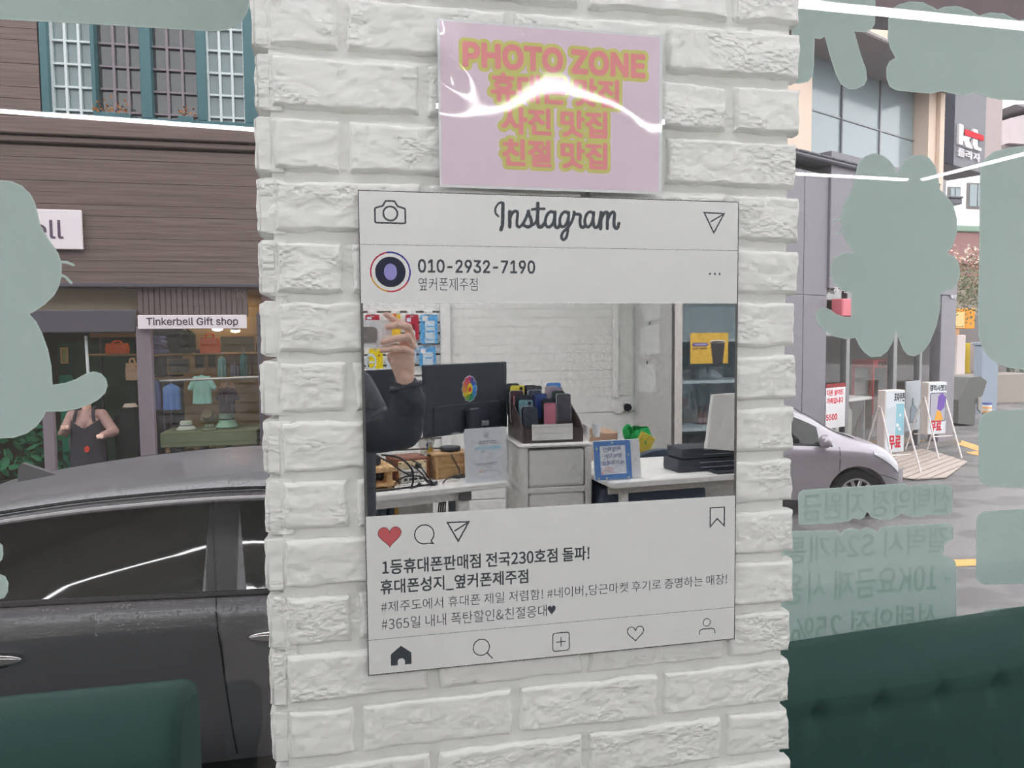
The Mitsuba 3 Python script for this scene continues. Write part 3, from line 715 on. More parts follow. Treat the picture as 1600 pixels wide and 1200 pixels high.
# four window bays above
edges = [-3.245, -2.62, -2.12, -1.66, -1.225]
bays = [(-3.1661, -2.7907, 'mat_pane_pale'), (-2.7322, -2.3357, 'mat_pane_dark'), (-2.2338, -1.8141, 'mat_pane_dark'), (-1.7092, -1.347, 'mat_pane_pale')]
for i, (a, b, m) in enumerate(bays):
    wn = key(bl, 'window')
    scene[wn] = mikit.ply(bx(a - 0.02, b + 0.02, YF + 0.10, YF + 0.12, ZW, 5.5), m)
    n = 3
    w = (b - a) / n
    for q in range(n + 1) if i in (0, 3) else range(1, n):
        put('muntin', bx(a + q * w - 0.012, a + q * w + 0.012, YF + 0.06, YF + 0.10, ZW, 5.5), 'mat_muntin' if i in (0, 3) else 'mat_grey_post', wn)
    zz = ZW + 0.06
    while zz < 5.4:
        put('muntin', bx(a, b, YF + 0.065, YF + 0.10, zz, zz + 0.020), 'mat_muntin' if i in (0, 3) else 'mat_grey_post', wn)
        zz += 0.225
for a, b in ((XW0, bays[0][0] - 0.01), (bays[0][1] + 0.005, bays[1][0] - 0.02), (bays[1][1], bays[2][0]), (bays[2][1] + 0.01, bays[3][0] - 0.005), (bays[3][1] + 0.005, XW1 + 0.01)):
    put('window_frame', bx(a, b, YF - 0.02, YF + 0.12, ZW, 5.5, 0.008), 'mat_teal_frame', bl)
put('window_frame', bx(XW0, XW1, YF - 0.03, YF + 0.12, ZW - 0.07, ZW, 0.008), 'mat_teal_frame', bl)
# ground floor
ZS = -0.66
put('header_beam', bx(-7.5, -2.47, YF - 0.02, YF + 0.18, 1.50, 1.73, 0.01), 'mat_header', bl)
put('soffit', bx(-7.5, -2.47, YF + 0.2, YF + 0.24, 1.72, 2.0), matte('soffit', (150, 138, 120)), bl)
put('soffit', bx(-7.5, -0.2, YF - 0.05, YF + 0.25, 1.96, 2.0, 0.005), 'mat_header', bl)
x = -2.455
while x < -1.385:
    put('shutter_slat', bx(x, x + 0.05, YF + 0.02, YF + 0.06, 1.66, 1.98, 0.008), matte('shutter', (104, 92, 92)) if 'mat_shutter' not in scene else 'mat_shutter', bl)
    x += 0.054
put('post', bx(-2.475, -2.335, YF - 0.02, YF + 0.10, ZS, 1.56, 0.01), 'mat_grey_post', bl)
put('post', bx(-3.39, -3.29, YF + 0.02, YF + 0.10, ZS, 0.75, 0.01), 'mat_grey_post', bl)
put('post', bx(-1.29, -1.215, YF - 0.02, YF + 0.10, ZS, 1.70, 0.01), 'mat_header', bl)
put('post', bx(-5.2, -5.06, YF - 0.02, YF + 0.10, ZS, 1.56, 0.01), 'mat_grey_post', bl)
put('side_wall', bx(-1.235, -0.2, YF - 0.03, YF + 0.3, ZS, 2.0, 0.01), 'mat_brown_wall', bl)
put('side_wall', bx(-0.2, 2.1, YF - 0.02, YF + 3.1, -0.85, 6.6, 0.01), 'mat_brown_wall', bl)
put('meter_box', bx(-1.20, -1.02, YF - 0.09, YF - 0.02, 0.60, 1.02, 0.01), mat('meter', (146, 132, 148), 0.5, 0.3), bl)
put('rail', tube([(-2.32, YF + 0.2, 0.985), (-1.22, YF + 0.2, 1.01)], 0.014, 8), 'mat_alu', bl)
put('door_frame', tube([(-2.985, YF + 0.12, 1.47), (-2.975, YF + 0.12, 0.80)], 0.014, 6), 'mat_muntin', bl)
f_ = (-3.0081,1.4537,-2.5479,1.5078)
put('fascia', bx(f_[0], f_[2], YF + 0.3, YF + 0.34, f_[1], f_[3] + 0.03), matte('fascia_tan', (150, 112, 78)), bl)
# room behind
put('wall_gift_shop', cat([bx(-7.5, -0.2, 10.3, 10.4, ZS, 2.0), bx(-7.6, -7.5, YF, 10.4, ZS, 2.0), bx(-0.3, -0.2, YF + 0.3, 10.4, ZS, 2.0)]), 'mat_shop_dark', kind='structure', label='dark walls inside the gift shop')
put('floor_gift_shop', bx(-7.5, -0.2, YF - 0.1, 10.4, ZS - 0.25, ZS), matte('shop_floor', (70, 60, 56)), kind='structure', label='dark floor of the gift shop')
put('ceiling_gift_shop', bx(-7.5, -0.2, YF + 0.3, 10.4, 2.0, 2.1), matte('shop_ceiling', (150, 130, 100)), kind='structure', label='tan ceiling of the gift shop')
put('wall_gift_shop', bx(-2.4, -1.25, 8.98, 9.02, ZS, 2.0), matte('tan_panel', (156, 132, 96)), kind='structure', label='tan partition behind the shelves of the gift shop')
put('wall_gift_shop', bx(-4.0, -3.1, 9.5, 9.53, ZS, 1.4), matte('green_panel', (44, 66, 54)), kind='structure', label='dark green partition at the left of the gift shop')
v = np.array([[-2.33, YF + 0.05, ZS], [-1.29, YF + 0.05, ZS], [-1.29, YF + 0.05, 1.66], [-2.33, YF + 0.05, 1.66]])
put('shop_pane', trimesh.Trimesh(v, [[0, 1, 2], [0, 2, 3]], process=False), 'mat_glass', bl)
# signs
mat('sign_white', (214, 206, 210), 0.5, 0.3)
sg = thing('shop_sign', 'long white sign reading Tinkerbell Gift shop over the display window', 'sign')
b = (-2.4348,1.5305,-1.3836,1.6752)
SGF = Fr((0, 7.22, 0), (1, 0, 0))
put('board', SGF.box(b[0], b[2], b[1], b[3], -0.05, 0.0, 0.006), 'mat_sign_white', sg)
put('lettering', SGF.ext(text_in('Tinkerbell Gift shop', (-2.3506,1.5503,-1.4663,1.649), False, 0.008), 0.0, 0.004), col(74, 64, 72), sg)
sg = thing('shop_sign', 'large white sign on the brown cladding, its word half hidden by the cat sticker', 'sign')
b = (-4.3514,2.3272,-2.9123,2.7166)
put('board', SGF.box(b[0], b[2], b[1], b[3], -0.03, 0.0, 0.006), 'mat_sign_white', sg)
put('lettering', SGF.ext(text_in('Tinkerbell', (-4.287,2.4254,-3.08,2.6168), False, 0.004), 0.0, 0.004), col(96, 82, 100), sg)
# lamps of the gift shop
for i, (p, c, r) in enumerate((((-2.6701,7.75,1.5155), (9.0, 4.2, 1.1), 0.045), ((-1.575,7.75,1.5149), (9.0, 4.6, 1.4), 0.045), ((-1.7448,7.65,1.5358), (14, 14, 14), 0.05))):
    t = thing('spot_lamp', ('warm spot lamp left of the grey post in the gift shop', 'warm spot lamp at the right end of the gift shop window', 'white spot lamp under the gift shop sign')[i], 'lamp')
    put('case', lathe([(0, 0.0), (r * 0.9, 0.0), (r * 0.7, 0.1), (0, 0.1)], 14, (p[0], p[1], p[2] + 0.012)), 'mat_header', t)
    k = key(t, 'bulb')
    s = trimesh.creation.icosphere(2, r)
    s.apply_scale([1.15, 1, 0.5])
    scene[k] = mikit.ply(mov(s, p), 'mat_lamp_case', emitter={'type': 'area', 'radiance': {'type': 'rgb', 'value': list(c)}, 'sampling_weight': 0.2})
for i, x in enumerate((-5.6, -3.7, -1.9)):
    t = thing('ceiling_light', 'ceiling lamp of the gift shop, ' + ('at its far left end', 'above the woman', 'above the display table')[i], 'ceiling light')
    put('case', bx(x - 0.32, x + 0.32, 8.5, 8.8, 1.96, 2.0), 'mat_header', t)
    k = key(t, 'diffuser')
    scene[k] = mikit.ply(bx(x - 0.3, x + 0.3, 8.52, 8.78, 1.945, 1.96), 'mat_lamp_case', emitter={'type': 'area', 'radiance': {'type': 'rgb', 'value': [5.5, 4.4, 3.0]}, 'sampling_weight': 0.3})

# ---- goods on show
mat('shelf_wood', (150, 122, 88), 0.5, 0.3)


def shelf(x0, x1, y, z, label, dx=0.0):
    t = thing('shelf', label, 'shelf')
    put('board', bx(x0, x1, y - 0.03, y + 0.32, z - 0.025, z, 0.004), 'mat_shelf_wood', t)
    for x in (x0 + 0.03, x1 - 0.05):
        put('upright', bx(x + dx, x + dx + 0.02, y + 0.322, y + 0.35, ZS, z + 0.2), 'mat_header', t)
    return t


ZT = 1.2582 + 0.0015
shelf(-2.62, -1.33, 8.4, ZT - 0.0015, 'top wooden shelf behind the gift shop window')
shelf(-2.62, -1.33, 8.4, 0.9793, 'lower wooden shelf behind the gift shop window', 0.08)
shelf(-3.30, -2.66, 8.4, 1.2659, 'wooden shelf left of the grey post in the gift shop')


def handbag(x0, x1, z0, z1, y, c, label, d=0.12):
    t = thing('handbag', label, 'bag')
    w, h = x1 - x0, z1 - z0
    body = Polygon([(x0 + 0.02 * w, z0), (x1 - 0.02 * w, z0), (x1, z0 + 0.35 * h), (x1 - 0.06 * w, z0 + 0.72 * h), (x0 + 0.06 * w, z0 + 0.72 * h), (x0, z0 + 0.35 * h)]).buffer(0.008, 3)
    put('body', Fr((0, y, 0.0095), (1, 0, 0)).ext(body, -d, 0), c, t)
    xm = 0.5 * (x0 + x1)
    put('handle', tube([(xm - 0.25 * w, y + d / 2, z0 + 0.7 * h), (xm - 0.2 * w, y + d / 2, z0 + 0.93 * h), (xm, y + d / 2, z1), (xm + 0.2 * w, y + d / 2, z0 + 0.93 * h), (xm + 0.25 * w, y + d / 2, z0 + 0.7 * h)], 0.011, 6), c, t)
    put('flap', bx(x0 + 0.08 * w, x1 - 0.08 * w, y - 0.012, y + 0.005, z0 + 0.42 * h, z0 + 0.72 * h, 0.006), c, t)


OR = mat('orange_leather', (232, 112, 52), 0.45, 0.4)
b = (-2.0806,1.2676,-1.8804,1.4953)
handbag(b[0], b[2], ZT, b[3], 8.42, OR, 'orange handbag on the top shelf under the gift shop sign')
b = (-3.1106,1.2585,-2.8925,1.4141)
handbag(b[0], b[2], 1.2659 + 0.0015, b[3], 8.42, OR, 'orange-red handbag on the shelf left of the grey post')
b = (-2.3419,1.256,-2.1513,1.5349)
t = thing('backpack', 'dark olive backpack between the folded blue cloths and the orange handbag', 'bag')
OL = col(52, 56, 44)
put('body', bx(b[0], b[2], 8.42, 8.60, ZT, b[3], 0.05), OL, t)
put('pocket', bx(b[0] + 0.03, b[2] - 0.03, 8.375, 8.43, ZT + 0.03, ZT + 0.17, 0.02), OL, t)
put('strap', tube([(b[0] + 0.05, 8.45, b[3] - 0.03), ((b[0] + b[2]) / 2, 8.43, b[3] + 0.05), (b[2] - 0.05, 8.45, b[3] - 0.03)], 0.012, 6), OL, t)
for i, (c, y0, y1) in enumerate((((110, 112, 168), 545, 553), ((96, 84, 128), 539, 546), ((106, 112, 166), 533, 540), ((100, 108, 160), 527, 534))):
    z0 = ZT + 0.055 * i
    put('folded_cloth', bx(-2.6435, -2.4695 - 0.01 * i, 8.42, 8.66, z0, z0 + 0.053, 0.02), col(*c), label='%s folded cloth of the blue pile on the top shelf of the gift shop' % ('lowest', 'second', 'third', 'topmost')[i], cat='cloth', group='folded blue cloths on the gift shop shelf')


def hung(name, label, catg, x0, x1, z0, z1, y, c, sleeves=True, n=0):
    """a garment on a hanger: body with folds, short sleeves, hook"""
    t = thing(name, label, catg)
    w = x1 - x0
    a, b = np.meshgrid(np.linspace(0, 1, 22), np.linspace(0, 1, 12), indexing='ij')
    sh = np.clip((b - 0.86) / 0.14, 0, 1)
    flare = (0.62 + 0.12 * (1 - b)) if sleeves else (0.9 + 0.08 * (1 - b))
    X = (x0 + x1) / 2 + (a - 0.5) * w * flare * (1 - 0.45 * sh)
    Z = z0 + b * (z1 - z0) - 0.02 * sh * np.abs(a - 0.5) * 2
    th = 0.05 * np.sqrt(np.clip(1 - (2 * a - 1) ** 2, 0.02, 1)) * (1 - 0.5 * sh)
    Yf = y - th + 0.012 * np.sin(a * 19) * (1 - b)
    F, B = np.stack([X, Yf, Z], -1), np.stack([X, y + th, Z], -1)
    put('body', cat([grid(F), grid(B, True)]), c, t, smooth=50)
    if sleeves:
        for s in (-1, 1):
            xm = (x0 + x1) / 2
            put('sleeve', flesh([((xm + s * 0.24 * w, y, z1 - 0.05), 0.035, (xm + s * 0.44 * w, y, z1 - 0.45 * (z1 - z0)), 0.03)], 0.02, 4), c, t)
    put('hook', tube([((x0 + x1) / 2, y, z1 - 0.01), ((x0 + x1) / 2, y, z1 + 0.03), ((x0 + x1) / 2 + 0.02, y, z1 + 0.045)], 0.004, 5), 'mat_alu', t)


b = (-2.0694,0.7179,-1.7966,1.0372)
hung('shirt', 'mint blouse hanging in the middle of the gift shop window', 'shirt', b[0], b[2], b[1], b[3], 7.7, col(150, 200, 186))
b = (-2.3544,0.656,-2.1645,0.9449)
hung('shirt', 'blue shirt hanging left of the mint blouse', 'shirt', b[0], b[2], b[1], b[3], 7.75, col(92, 128, 184), False)
b = (-2.4963,0.661,-2.3666,0.9976)
hung('shirt', 'slate blue shirt hanging beside the grey post', 'shirt', b[0], b[2], b[1], b[3], 7.75, col(88, 96, 134), False)
b = (-1.8005,0.6037,-1.5713,0.8969)
hung('shirt', 'dark brown top hanging right of the mint blouse', 'shirt', b[0], b[2], b[1], b[3], 7.75, col(58, 46, 48), True)
b = (-1.8086,0.8448,-1.6168,0.9465)
hung('shirt', 'pale brown blouse behind the dark brown top', 'shirt', b[0], b[2], b[1] - 0.25, b[3], 7.95, col(146, 118, 104), True)
b = (-1.8736,0.9622,-1.7659,1.2283)
hung('scarf', 'pale teal cloth hanging below the top shelf', 'scarf', b[0], b[2], b[1], b[3], 8.3, col(128, 176, 176), False)
b = (-1.6211,0.9497,-1.5267,1.2631)
hung('scarf', 'teal patterned scarf hanging at the right of the shelf', 'scarf', b[0], b[2], b[1], b[3], 8.3, col(70, 128, 130), False)
b = (-1.7384,0.9517,-1.6155,1.1502)
hung('scarf', 'grey violet cloth between the two teal cloths', 'scarf', b[0], b[2], b[1], b[3], 8.3, col(106, 104, 122), False)


def bucket_hat(x, z, y, r, h, c, label, tilt=0.0):
    t = thing('hat', label, 'hat')
    crown = lathe([(0, h), (r * 0.52, h * 0.98), (r * 0.60, h * 0.86), (r * 0.66, h * 0.40), (r * 0.66, h * 0.36), (0, h * 0.36)], 24)
    brim = lathe([(r * 0.65, h * 0.42), (r, 0.0), (r * 0.98, -0.006), (r * 0.62, h * 0.38)], 24)
    band = lathe([(r * 0.668, h * 0.36), (r * 0.672, h * 0.48), (r * 0.66, h * 0.50)], 24)
    for nm, m, cc in (('crown', crown, c), ('brim', brim, c), ('band', band, 'mat_header')):
        put(nm, mov(rot(m, tilt, (1, 0, 0)), (x, y, z)), cc, t, smooth=40)


TZ = 0.4228
p = (-1.7107,0.4856)
bucket_hat(p[0], TZ + 0.02, 7.85, 0.125, 0.19, col(150, 192, 164), 'mint bucket hat with a dark band on the display table')
p = (-1.8999,0.5279)
bucket_hat(p[0], TZ + 0.115, 7.87, 0.10, 0.15, col(118, 110, 84), 'olive bucket hat tipped towards the street, left of the mint hat', 1.1)
p = (-2.1276,0.4474)
bucket_hat(p[0], TZ + 0.014, 7.78, 0.105, 0.09, col(176, 186, 172), 'flat pale hat at the left of the display table')
p = (-1.864,0.4443)
bucket_hat(p[0], TZ + 0.014, 7.645, 0.085, 0.055, col(104, 116, 92), 'flat grey green hat at the front of the display table')
t = thing('display_table', 'low display table under a dull green cloth behind the gift shop window', 'table')
put('table_top', bx(-2.33, -1.36, 7.55, 8.1, TZ - 0.03, TZ, 0.006), 'mat_shelf_wood', t)
put('cloth', bx(-2.34, -1.35, 7.53, 8.1, TZ - 0.16, TZ + 0.004, 0.01), col(110, 118, 92), t)
for x in (-2.28, -1.42):
    for y in (7.6, 8.02): put('leg', bx(x - 0.02, x + 0.02, y - 0.02, y + 0.02, ZS, TZ - 0.03), 'mat_shelf_wood', t)
for i in range(9):
    x = -2.21 + i * 0.082
    put('folded_cloth', bx(x, x + 0.074, 7.56, 7.75, TZ - 0.419, TZ - 0.18 - 0.02 * (i % 3), 0.01), col(*((60, 66, 76), (92, 44, 50), (54, 70, 72), (70, 52, 60))[i % 4]), label='%s dark folded cloth from the left on the rack under the display table' % ('first', 'second', 'third', 'fourth', 'fifth', 'sixth', 'seventh', 'eighth', 'ninth')[i], cat='cloth', group='cloths under the display table')
t = thing('clothes_rack', 'low rack holding folded cloths under the display table', 'rack')
put('board', bx(-2.24, -1.46, 7.55, 7.78, TZ - 0.45, TZ - 0.42), 'mat_shelf_wood', t)
for x in (-2.23, -1.50): put('leg', bx(x, x + 0.03, 7.66, 7.70, ZS, TZ - 0.44), 'mat_header', t)
for i, (x0, x1, y0, y1, c, yy, nm) in enumerate(((343, 400, 524, 552, (84, 82, 62), 8.9, 'olive print'), (303, 322, 545, 577, (64, 60, 50), 8.6, 'dark olive print'), (324, 340, 553, 577, (90, 76, 54), 8.65, 'brown print'), (390, 398, 552, 590, (140, 60, 60), 8.7, 'red print'), (95, 107, 543, 568, (112, 122, 84), 9.4, 'pale green print'), (262, 297, 560, 585, (100, 106, 100), 8.7, 'grey green print'))):
    b = [(lambda q: q)(q) for q in [(-1.9454,1.248,-1.5093,1.4737),(-2.1915,1.0645,-2.0533,1.3125),(-2.049,1.0602,-1.9312,1.2479),(-1.567,0.9468,-1.5065,1.2489),(-3.9332,1.1376,-3.8449,1.3404),(-2.5136,1.0027,-2.2588,1.1977)]][i]
    t = thing('framed_print', nm + ' in a thin wooden frame inside the gift shop', 'picture')
    put('print', bx(b[0] + 0.015, b[2] - 0.015, yy - 0.002, yy + 0.01, b[1] + 0.015, b[3] - 0.015), col(*c), t)
    f = Fr((0, yy, 0), (1, 0, 0))
    put('frame', f.ext(sbox(b[0], b[1], b[2], b[3]).difference(sbox(b[0] + 0.018, b[1] + 0.018, b[2] - 0.018, b[3] - 0.018)), -0.01, 0.012), 'mat_shelf_wood', t)
b = (-2.8251,0.9668,-2.7105,1.2153)
handbag(b[0], b[2], b[1], b[3], 8.15, col(206, 184, 160), 'cream shoulder bag hanging left of the grey post', 0.08)
t = thing('coat_stand', 'dark coat stand holding the cream shoulder bag', 'stand')
put('pole', tube([((b[0] + b[2]) / 2 + 0.03, 8.29, ZS), ((b[0] + b[2]) / 2 + 0.03, 8.29, b[3] + 0.06)], 0.013, 8), 'mat_header', t)
put('hook', tube([((b[0] + b[2]) / 2 + 0.03, 8.29, b[3] + 0.03), ((b[0] + b[2]) / 2 + 0.02, 8.25, b[3] + 0.003), ((b[0] + b[2]) / 2, 8.21, b[3] + 0.003)], 0.007, 6), 'mat_header', t)
put('base', lathe([(0, 0), (0.16, 0), (0.16, 0.02), (0, 0.03)], 18, ((b[0] + b[2]) / 2 + 0.03, 8.29, ZS)), 'mat_header', t)
t = thing('mannequin', 'dark dressed torso stand with a white collar beside the grey post', 'mannequin')
p = (-2.7397,0.6466)
put('torso', flesh([((p[0], 7.95, ZS + 0.35), 0.15, (p[0], 7.95, p[1] - 0.12), 0.17), ((p[0], 7.95, p[1] - 0.10), 0.16, (p[0], 7.95, p[1]), 0.07)], 0.04, 6), col(40, 42, 44), t)
put('collar', lathe([(0.055, 0.0), (0.085, -0.05), (0.08, -0.055), (0.05, -0.01)], 16, (p[0], 7.95, p[1] + 0.075)), col(210, 200, 186), t)
put('stand', lathe([(0, 0), (0.14, 0), (0.03, 0.03), (0.02, 0.36), (0, 0.36)], 14, (p[0], 7.95, ZS)), 'mat_header', t)
p = (-3.5486,0.2545)
t = thing('potted_shrub', 'leafy green plant in a pot at the left of the gift shop entrance', 'plant')
put('pot', lathe([(0, 0), (0.13, 0), (0.17, 0.3), (0.15, 0.3), (0.12, 0.05), (0, 0.05)], 18, (p[0] - 0.1, 7.75, ZS)), col(60, 70, 66), t)
lv = []
rg = np.random.default_rng(5)
leaf = Polygon([(0, 0), (0.03, 0.05), (0.025, 0.11), (0, 0.15), (-0.025, 0.11), (-0.03, 0.05)])
for i in range(150):
    f = Fr((p[0] - 0.1 + np.clip(rg.normal(), -1.6, 1.6) * 0.16, 7.75 + rg.normal() * 0.14, ZS + 0.45 + rg.random() * 0.75), rg.normal(size=3), rg.normal(size=3))
    f.ey = f.ey - f.ex * np.dot(f.ex, f.ey); f.ey /= np.linalg.norm(f.ey); f.n = np.cross(f.ex, f.ey)
    f.m[:3, 0], f.m[:3, 1], f.m[:3, 2] = f.ex, f.ey, f.n
    lv.append(f.ext(leaf, 0, 0.002))
put('foliage', cat(lv), col(52, 98, 70), t, kind='stuff')
put('stem', tube([(p[0] - 0.1, 7.75, ZS + 0.04), (p[0] - 0.12, 7.75, ZS + 1.0)], [0.02, 0.008], 6), col(80, 66, 50), t)
t = thing('storage_panel', 'tall green door panel standing open behind the woman in the gift shop', 'panel')
b = (-3.5703,-0.0203,-3.4312,0.5306)
put('panel', bx(b[0], b[2], 8.3, 8.34, ZS, b[3] + 0.5, 0.005), col(48, 120, 98), t)
put('handle', bx(b[2] - 0.06, b[2] - 0.04, 8.27, 8.30, 0.2, 0.32, 0.004), 'mat_alu', t)

# autumn flowers on the upper window sill
for nm, box_, n in (('left', (-2.7591,3.6567,-2.4254,3.8441), 60), ('right', (-1.9804,3.6415,-1.8344,3.7307), 24)):
    t = thing('flower_box', 'dried orange flowers on the upper sill, ' + ('under the left dark window bay' if nm == 'left' else 'under the right dark window bay'), 'flower box')
    put('box', bx(box_[0], box_[2], 7.205, 7.262, 3.602, 3.68, 0.008), 'mat_teal_frame', t)
    lv = []
    for i in range(n):
        o = np.array([box_[0] + rg.random() * (box_[2] - box_[0]), 7.205 + rg.random() * 0.05, 3.69 + 0.16 * rg.random() * rg.random()])
        a = rg.normal(size=3); a /= np.linalg.norm(a)
        b_ = np.cross(a, rg.normal(size=3)); b_ /= np.linalg.norm(b_)
        lv.append(trimesh.Trimesh([o, o + 0.02 * a + 0.012 * b_, o + 0.04 * a, o + 0.02 * a - 0.012 * b_], [[0, 1, 2], [0, 2, 3]], process=False))
    put('flowers', cat(lv), col(150, 104, 66), t, kind='stuff')
# ---------------------------------------------------------------- cars
def drops(p, n, uv):
    d1, d2, r = mikit.voronoi(p.x * 68 + p.z * 27, p.y * 68 + p.z * 41)
    return dr.maximum(0.0, 0.12 + 0.28 * r - d1) * 0.0045


mat('car_dark', (104, 104, 108), 0.3, 0.6, metal=0.35, coat=1.0, bump=drops)
mat('car_grey', (146, 141, 148), 0.25, 0.6, metal=0.35, coat=1.0)
mat('car_glass', (18, 21, 22), 0.03, 0.5)
mat('bright_trim', (205, 204, 206), 0.35, 0.5, metal=0.25)  # pale, barely metallic base stands in for sky mirrored in the chrome strip
mat('chrome', (210, 208, 208), 0.12, 0.5, metal=1.0)
mat('pillar_black', (34, 36, 40), 0.25, 0.4)
mat('rubber', (30, 30, 32), 0.7, 0.3)
mat('car_trim', (34, 33, 36), 0.4, 0.4)
mat('rim_metal', (176, 174, 178), 0.3, 0.5, metal=0.7)
mat('headlight', (184, 184, 190), 0.1, 0.6)


def car(place, heading, paint, label, st, drip=False, x_b=0.0):
    """st: stations (x, half width, sill z, belt z, half width of the roof side, its z, roof centre z); x runs forward from the door gap"""
    t = thing('car', label, 'car')
    st = np.array(st, float)
    M = np.eye(4)
    c, s = math.cos(heading), math.sin(heading)
    M[:3, :3] = [[c, -s, 0], [s, c, 0], [0, 0, 1]]
    M[:3, 3] = place
    from scipy.interpolate import PchipInterpolator as PI
    fx = [PI(st[:, 0], st[:, k]) for k in range(1, 7)]

    def half(x):
        hw, zs, zb, hc, zc, zr = [float(f(x)) for f in fx]
        return np.array([(0, zs), (hw - 0.10, zs), (hw - 0.035, zs + 0.03), (hw - 0.008, zs + 0.20), (hw, zs + 0.36), (hw - 0.012, zb - 0.20), (hw + 0.002, zb - 0.13), (hw - 0.02, zb - 0.05), (hw - 0.055, zb - 0.008),
                         (hw - 0.075, zb), (0.67 * (hw - 0.075) + 0.33 * hc + 0.008, 0.67 * zb + 0.33 * zc), (0.33 * (hw - 0.075) + 0.67 * hc + 0.008, 0.33 * zb + 0.67 * zc), (hc, zc), (hc - 0.035, zc + 0.5 * min(0.045, zr - zc)),
                         (hc - 0.10, zc + 0.72 * (zr - zc)), (hc * 0.5, zc + 0.95 * (zr - zc)), (0, zr)])

    def side(x, u):
        """a point of the window band of the near side (-y), u from belt to roof side"""
        hw, zs, zb, hc, zc, zr = [float(f(x)) for f in fx]
        P = np.array([(hw - 0.075, zb), (0.67 * (hw - 0.075) + 0.33 * hc + 0.008, 0.67 * zb + 0.33 * zc), (0.33 * (hw - 0.075) + 0.67 * hc + 0.008, 0.33 * zb + 0.67 * zc), (hc, zc)])
        y = np.interp(u * 3, range(4), P[:, 0])
        z_ = np.interp(u * 3, range(4), P[:, 1])
        return np.array([x, -y, z_])

    def at_z(x, z_, off=0.0, sgn=-1):
        P = half(x)[1:10]
        return np.array([x, sgn * (np.interp(z_, P[:, 1], P[:, 0]) + off), z_])

    xs = np.unique(np.concatenate([np.linspace(st[0, 0], st[-1, 0], 90), st[:, 0]]))
    R = []
    for x in xs:
        h = half(x)
        ring = np.vstack([h, np.stack([-h[-2:0:-1, 0], h[-2:0:-1, 1]], 1)])
        R.append(np.stack([np.full(len(ring), x), -ring[:, 0], ring[:, 1]], 1))
    R = np.array(R)
    n = R.shape[1]
    g = grid(np.concatenate([R, R[:, :1]], 1))
    v = R.reshape(-1, 3)
    f = []
    for i in range(len(R) - 1):
        for j in range(n):
            k = (j + 1) % n
            f += [[i * n + j, (i + 1) * n + j, (i + 1) * n + k], [i * n + j, (i + 1) * n + k, i * n + k]]
    v = np.vstack([v, R[0].mean(0), R[-1].mean(0)])
    for j in range(n):
        k = (j + 1) % n
        f += [[len(v) - 2, j, k], [len(v) - 1, (len(R) - 1) * n + k, (len(R) - 1) * n + j]]
    b = trimesh.Trimesh(v, f, process=True)
    if b.volume < 0: b.invert()
    B = m3.Manifold(m3.Mesh(np.array(b.vertices, np.float32), np.array(b.faces, np.uint32)))
    ax, rw = (x_b - 1.32, x_b + 1.36), 0.315
    for a in ax:
        cyl = m3.Manifold.cylinder(2.4, rw + 0.055, rw + 0.055, 40, True).rotate([90, 0, 0]).translate([a, 0, rw])
        inner = m3.Manifold.cube([1.4, 1.16, 1.4], True).translate([a, 0, rw])
        B = B - (cyl - inner)
    me = B.to_mesh()
    b = trimesh.Trimesh(me.vert_properties[:, :3], me.tri_verts, process=True)

    def pp(name, m, mt, parent=t, **kw):
        m = m.copy()
        m.apply_transform(M)
        return put(name, m, mt, parent, **kw)

    pp('body', b, paint, smooth=28)
    # side windows as dark glass set on the band, both sides
    def window(x0, x1, u0=0.06, u1=0.93, slant=0.0, name='side_window', mt='mat_car_glass'):
        A = []
        for x in np.linspace(x0, x1, 24):
            row = []
            for u in np.linspace(u0, u1, 8):
                p = side(x + slant * (1 - u), u)
                row.append(p + np.array([0, -0.006, 0.0]))
            A.append(row)
        A = np.array(A)
        m = grid(A, True)
        pp(name, cat([m, mov(m, (0, 0.004, 0))]), mt, smooth=True)
        m2 = m.copy()
        m2.apply_scale([1, -1, 1])
        m2.invert()
        pp(name, m2, mt, smooth=True)
    window(WINDOWS[label][0][1] - 0.005, WINDOWS[label][1][0] + 0.005, 0.05, 0.93, 0.0, 'door_pillar', 'mat_pillar_black')
    for w in WINDOWS[label]: window(*w)

    def top_glass(x0, x1, name, w0=0.0, w1=0.0):
        A = []
        for x in np.linspace(x0, x1, 14):
            hw, zs, zb, hc, zc, zr = [float(q(x)) for q in fx]
            row = []
            for q in np.linspace(-1, 1, 15):
                y = q * (hc - 0.12)
                row.append([x, y, np.interp(abs(y), [0, hc * 0.5, hc - 0.10], [zr, zc + 0.95 * (zr - zc), zc + 0.72 * (zr - zc)]) + 0.008])
            A.append(row)
        pp(name, grid(np.array(A)), 'mat_car_glass', smooth=True)
    for w in TOPS[label]: top_glass(*w)
    # chrome strip over the windows, belt moulding, door gaps
    w = WINDOWS[label]
    xa, xb = w[0][0], w[-1][1]
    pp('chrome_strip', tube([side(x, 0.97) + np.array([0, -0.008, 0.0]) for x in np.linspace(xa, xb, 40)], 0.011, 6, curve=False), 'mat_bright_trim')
    pp('belt_moulding', tube([side(x, 0.0) + np.array([0, -0.004, 0.004]) for x in np.linspace(xa - 0.1, xb + 0.15, 40)], 0.016, 6, curve=False), 'mat_car_trim')
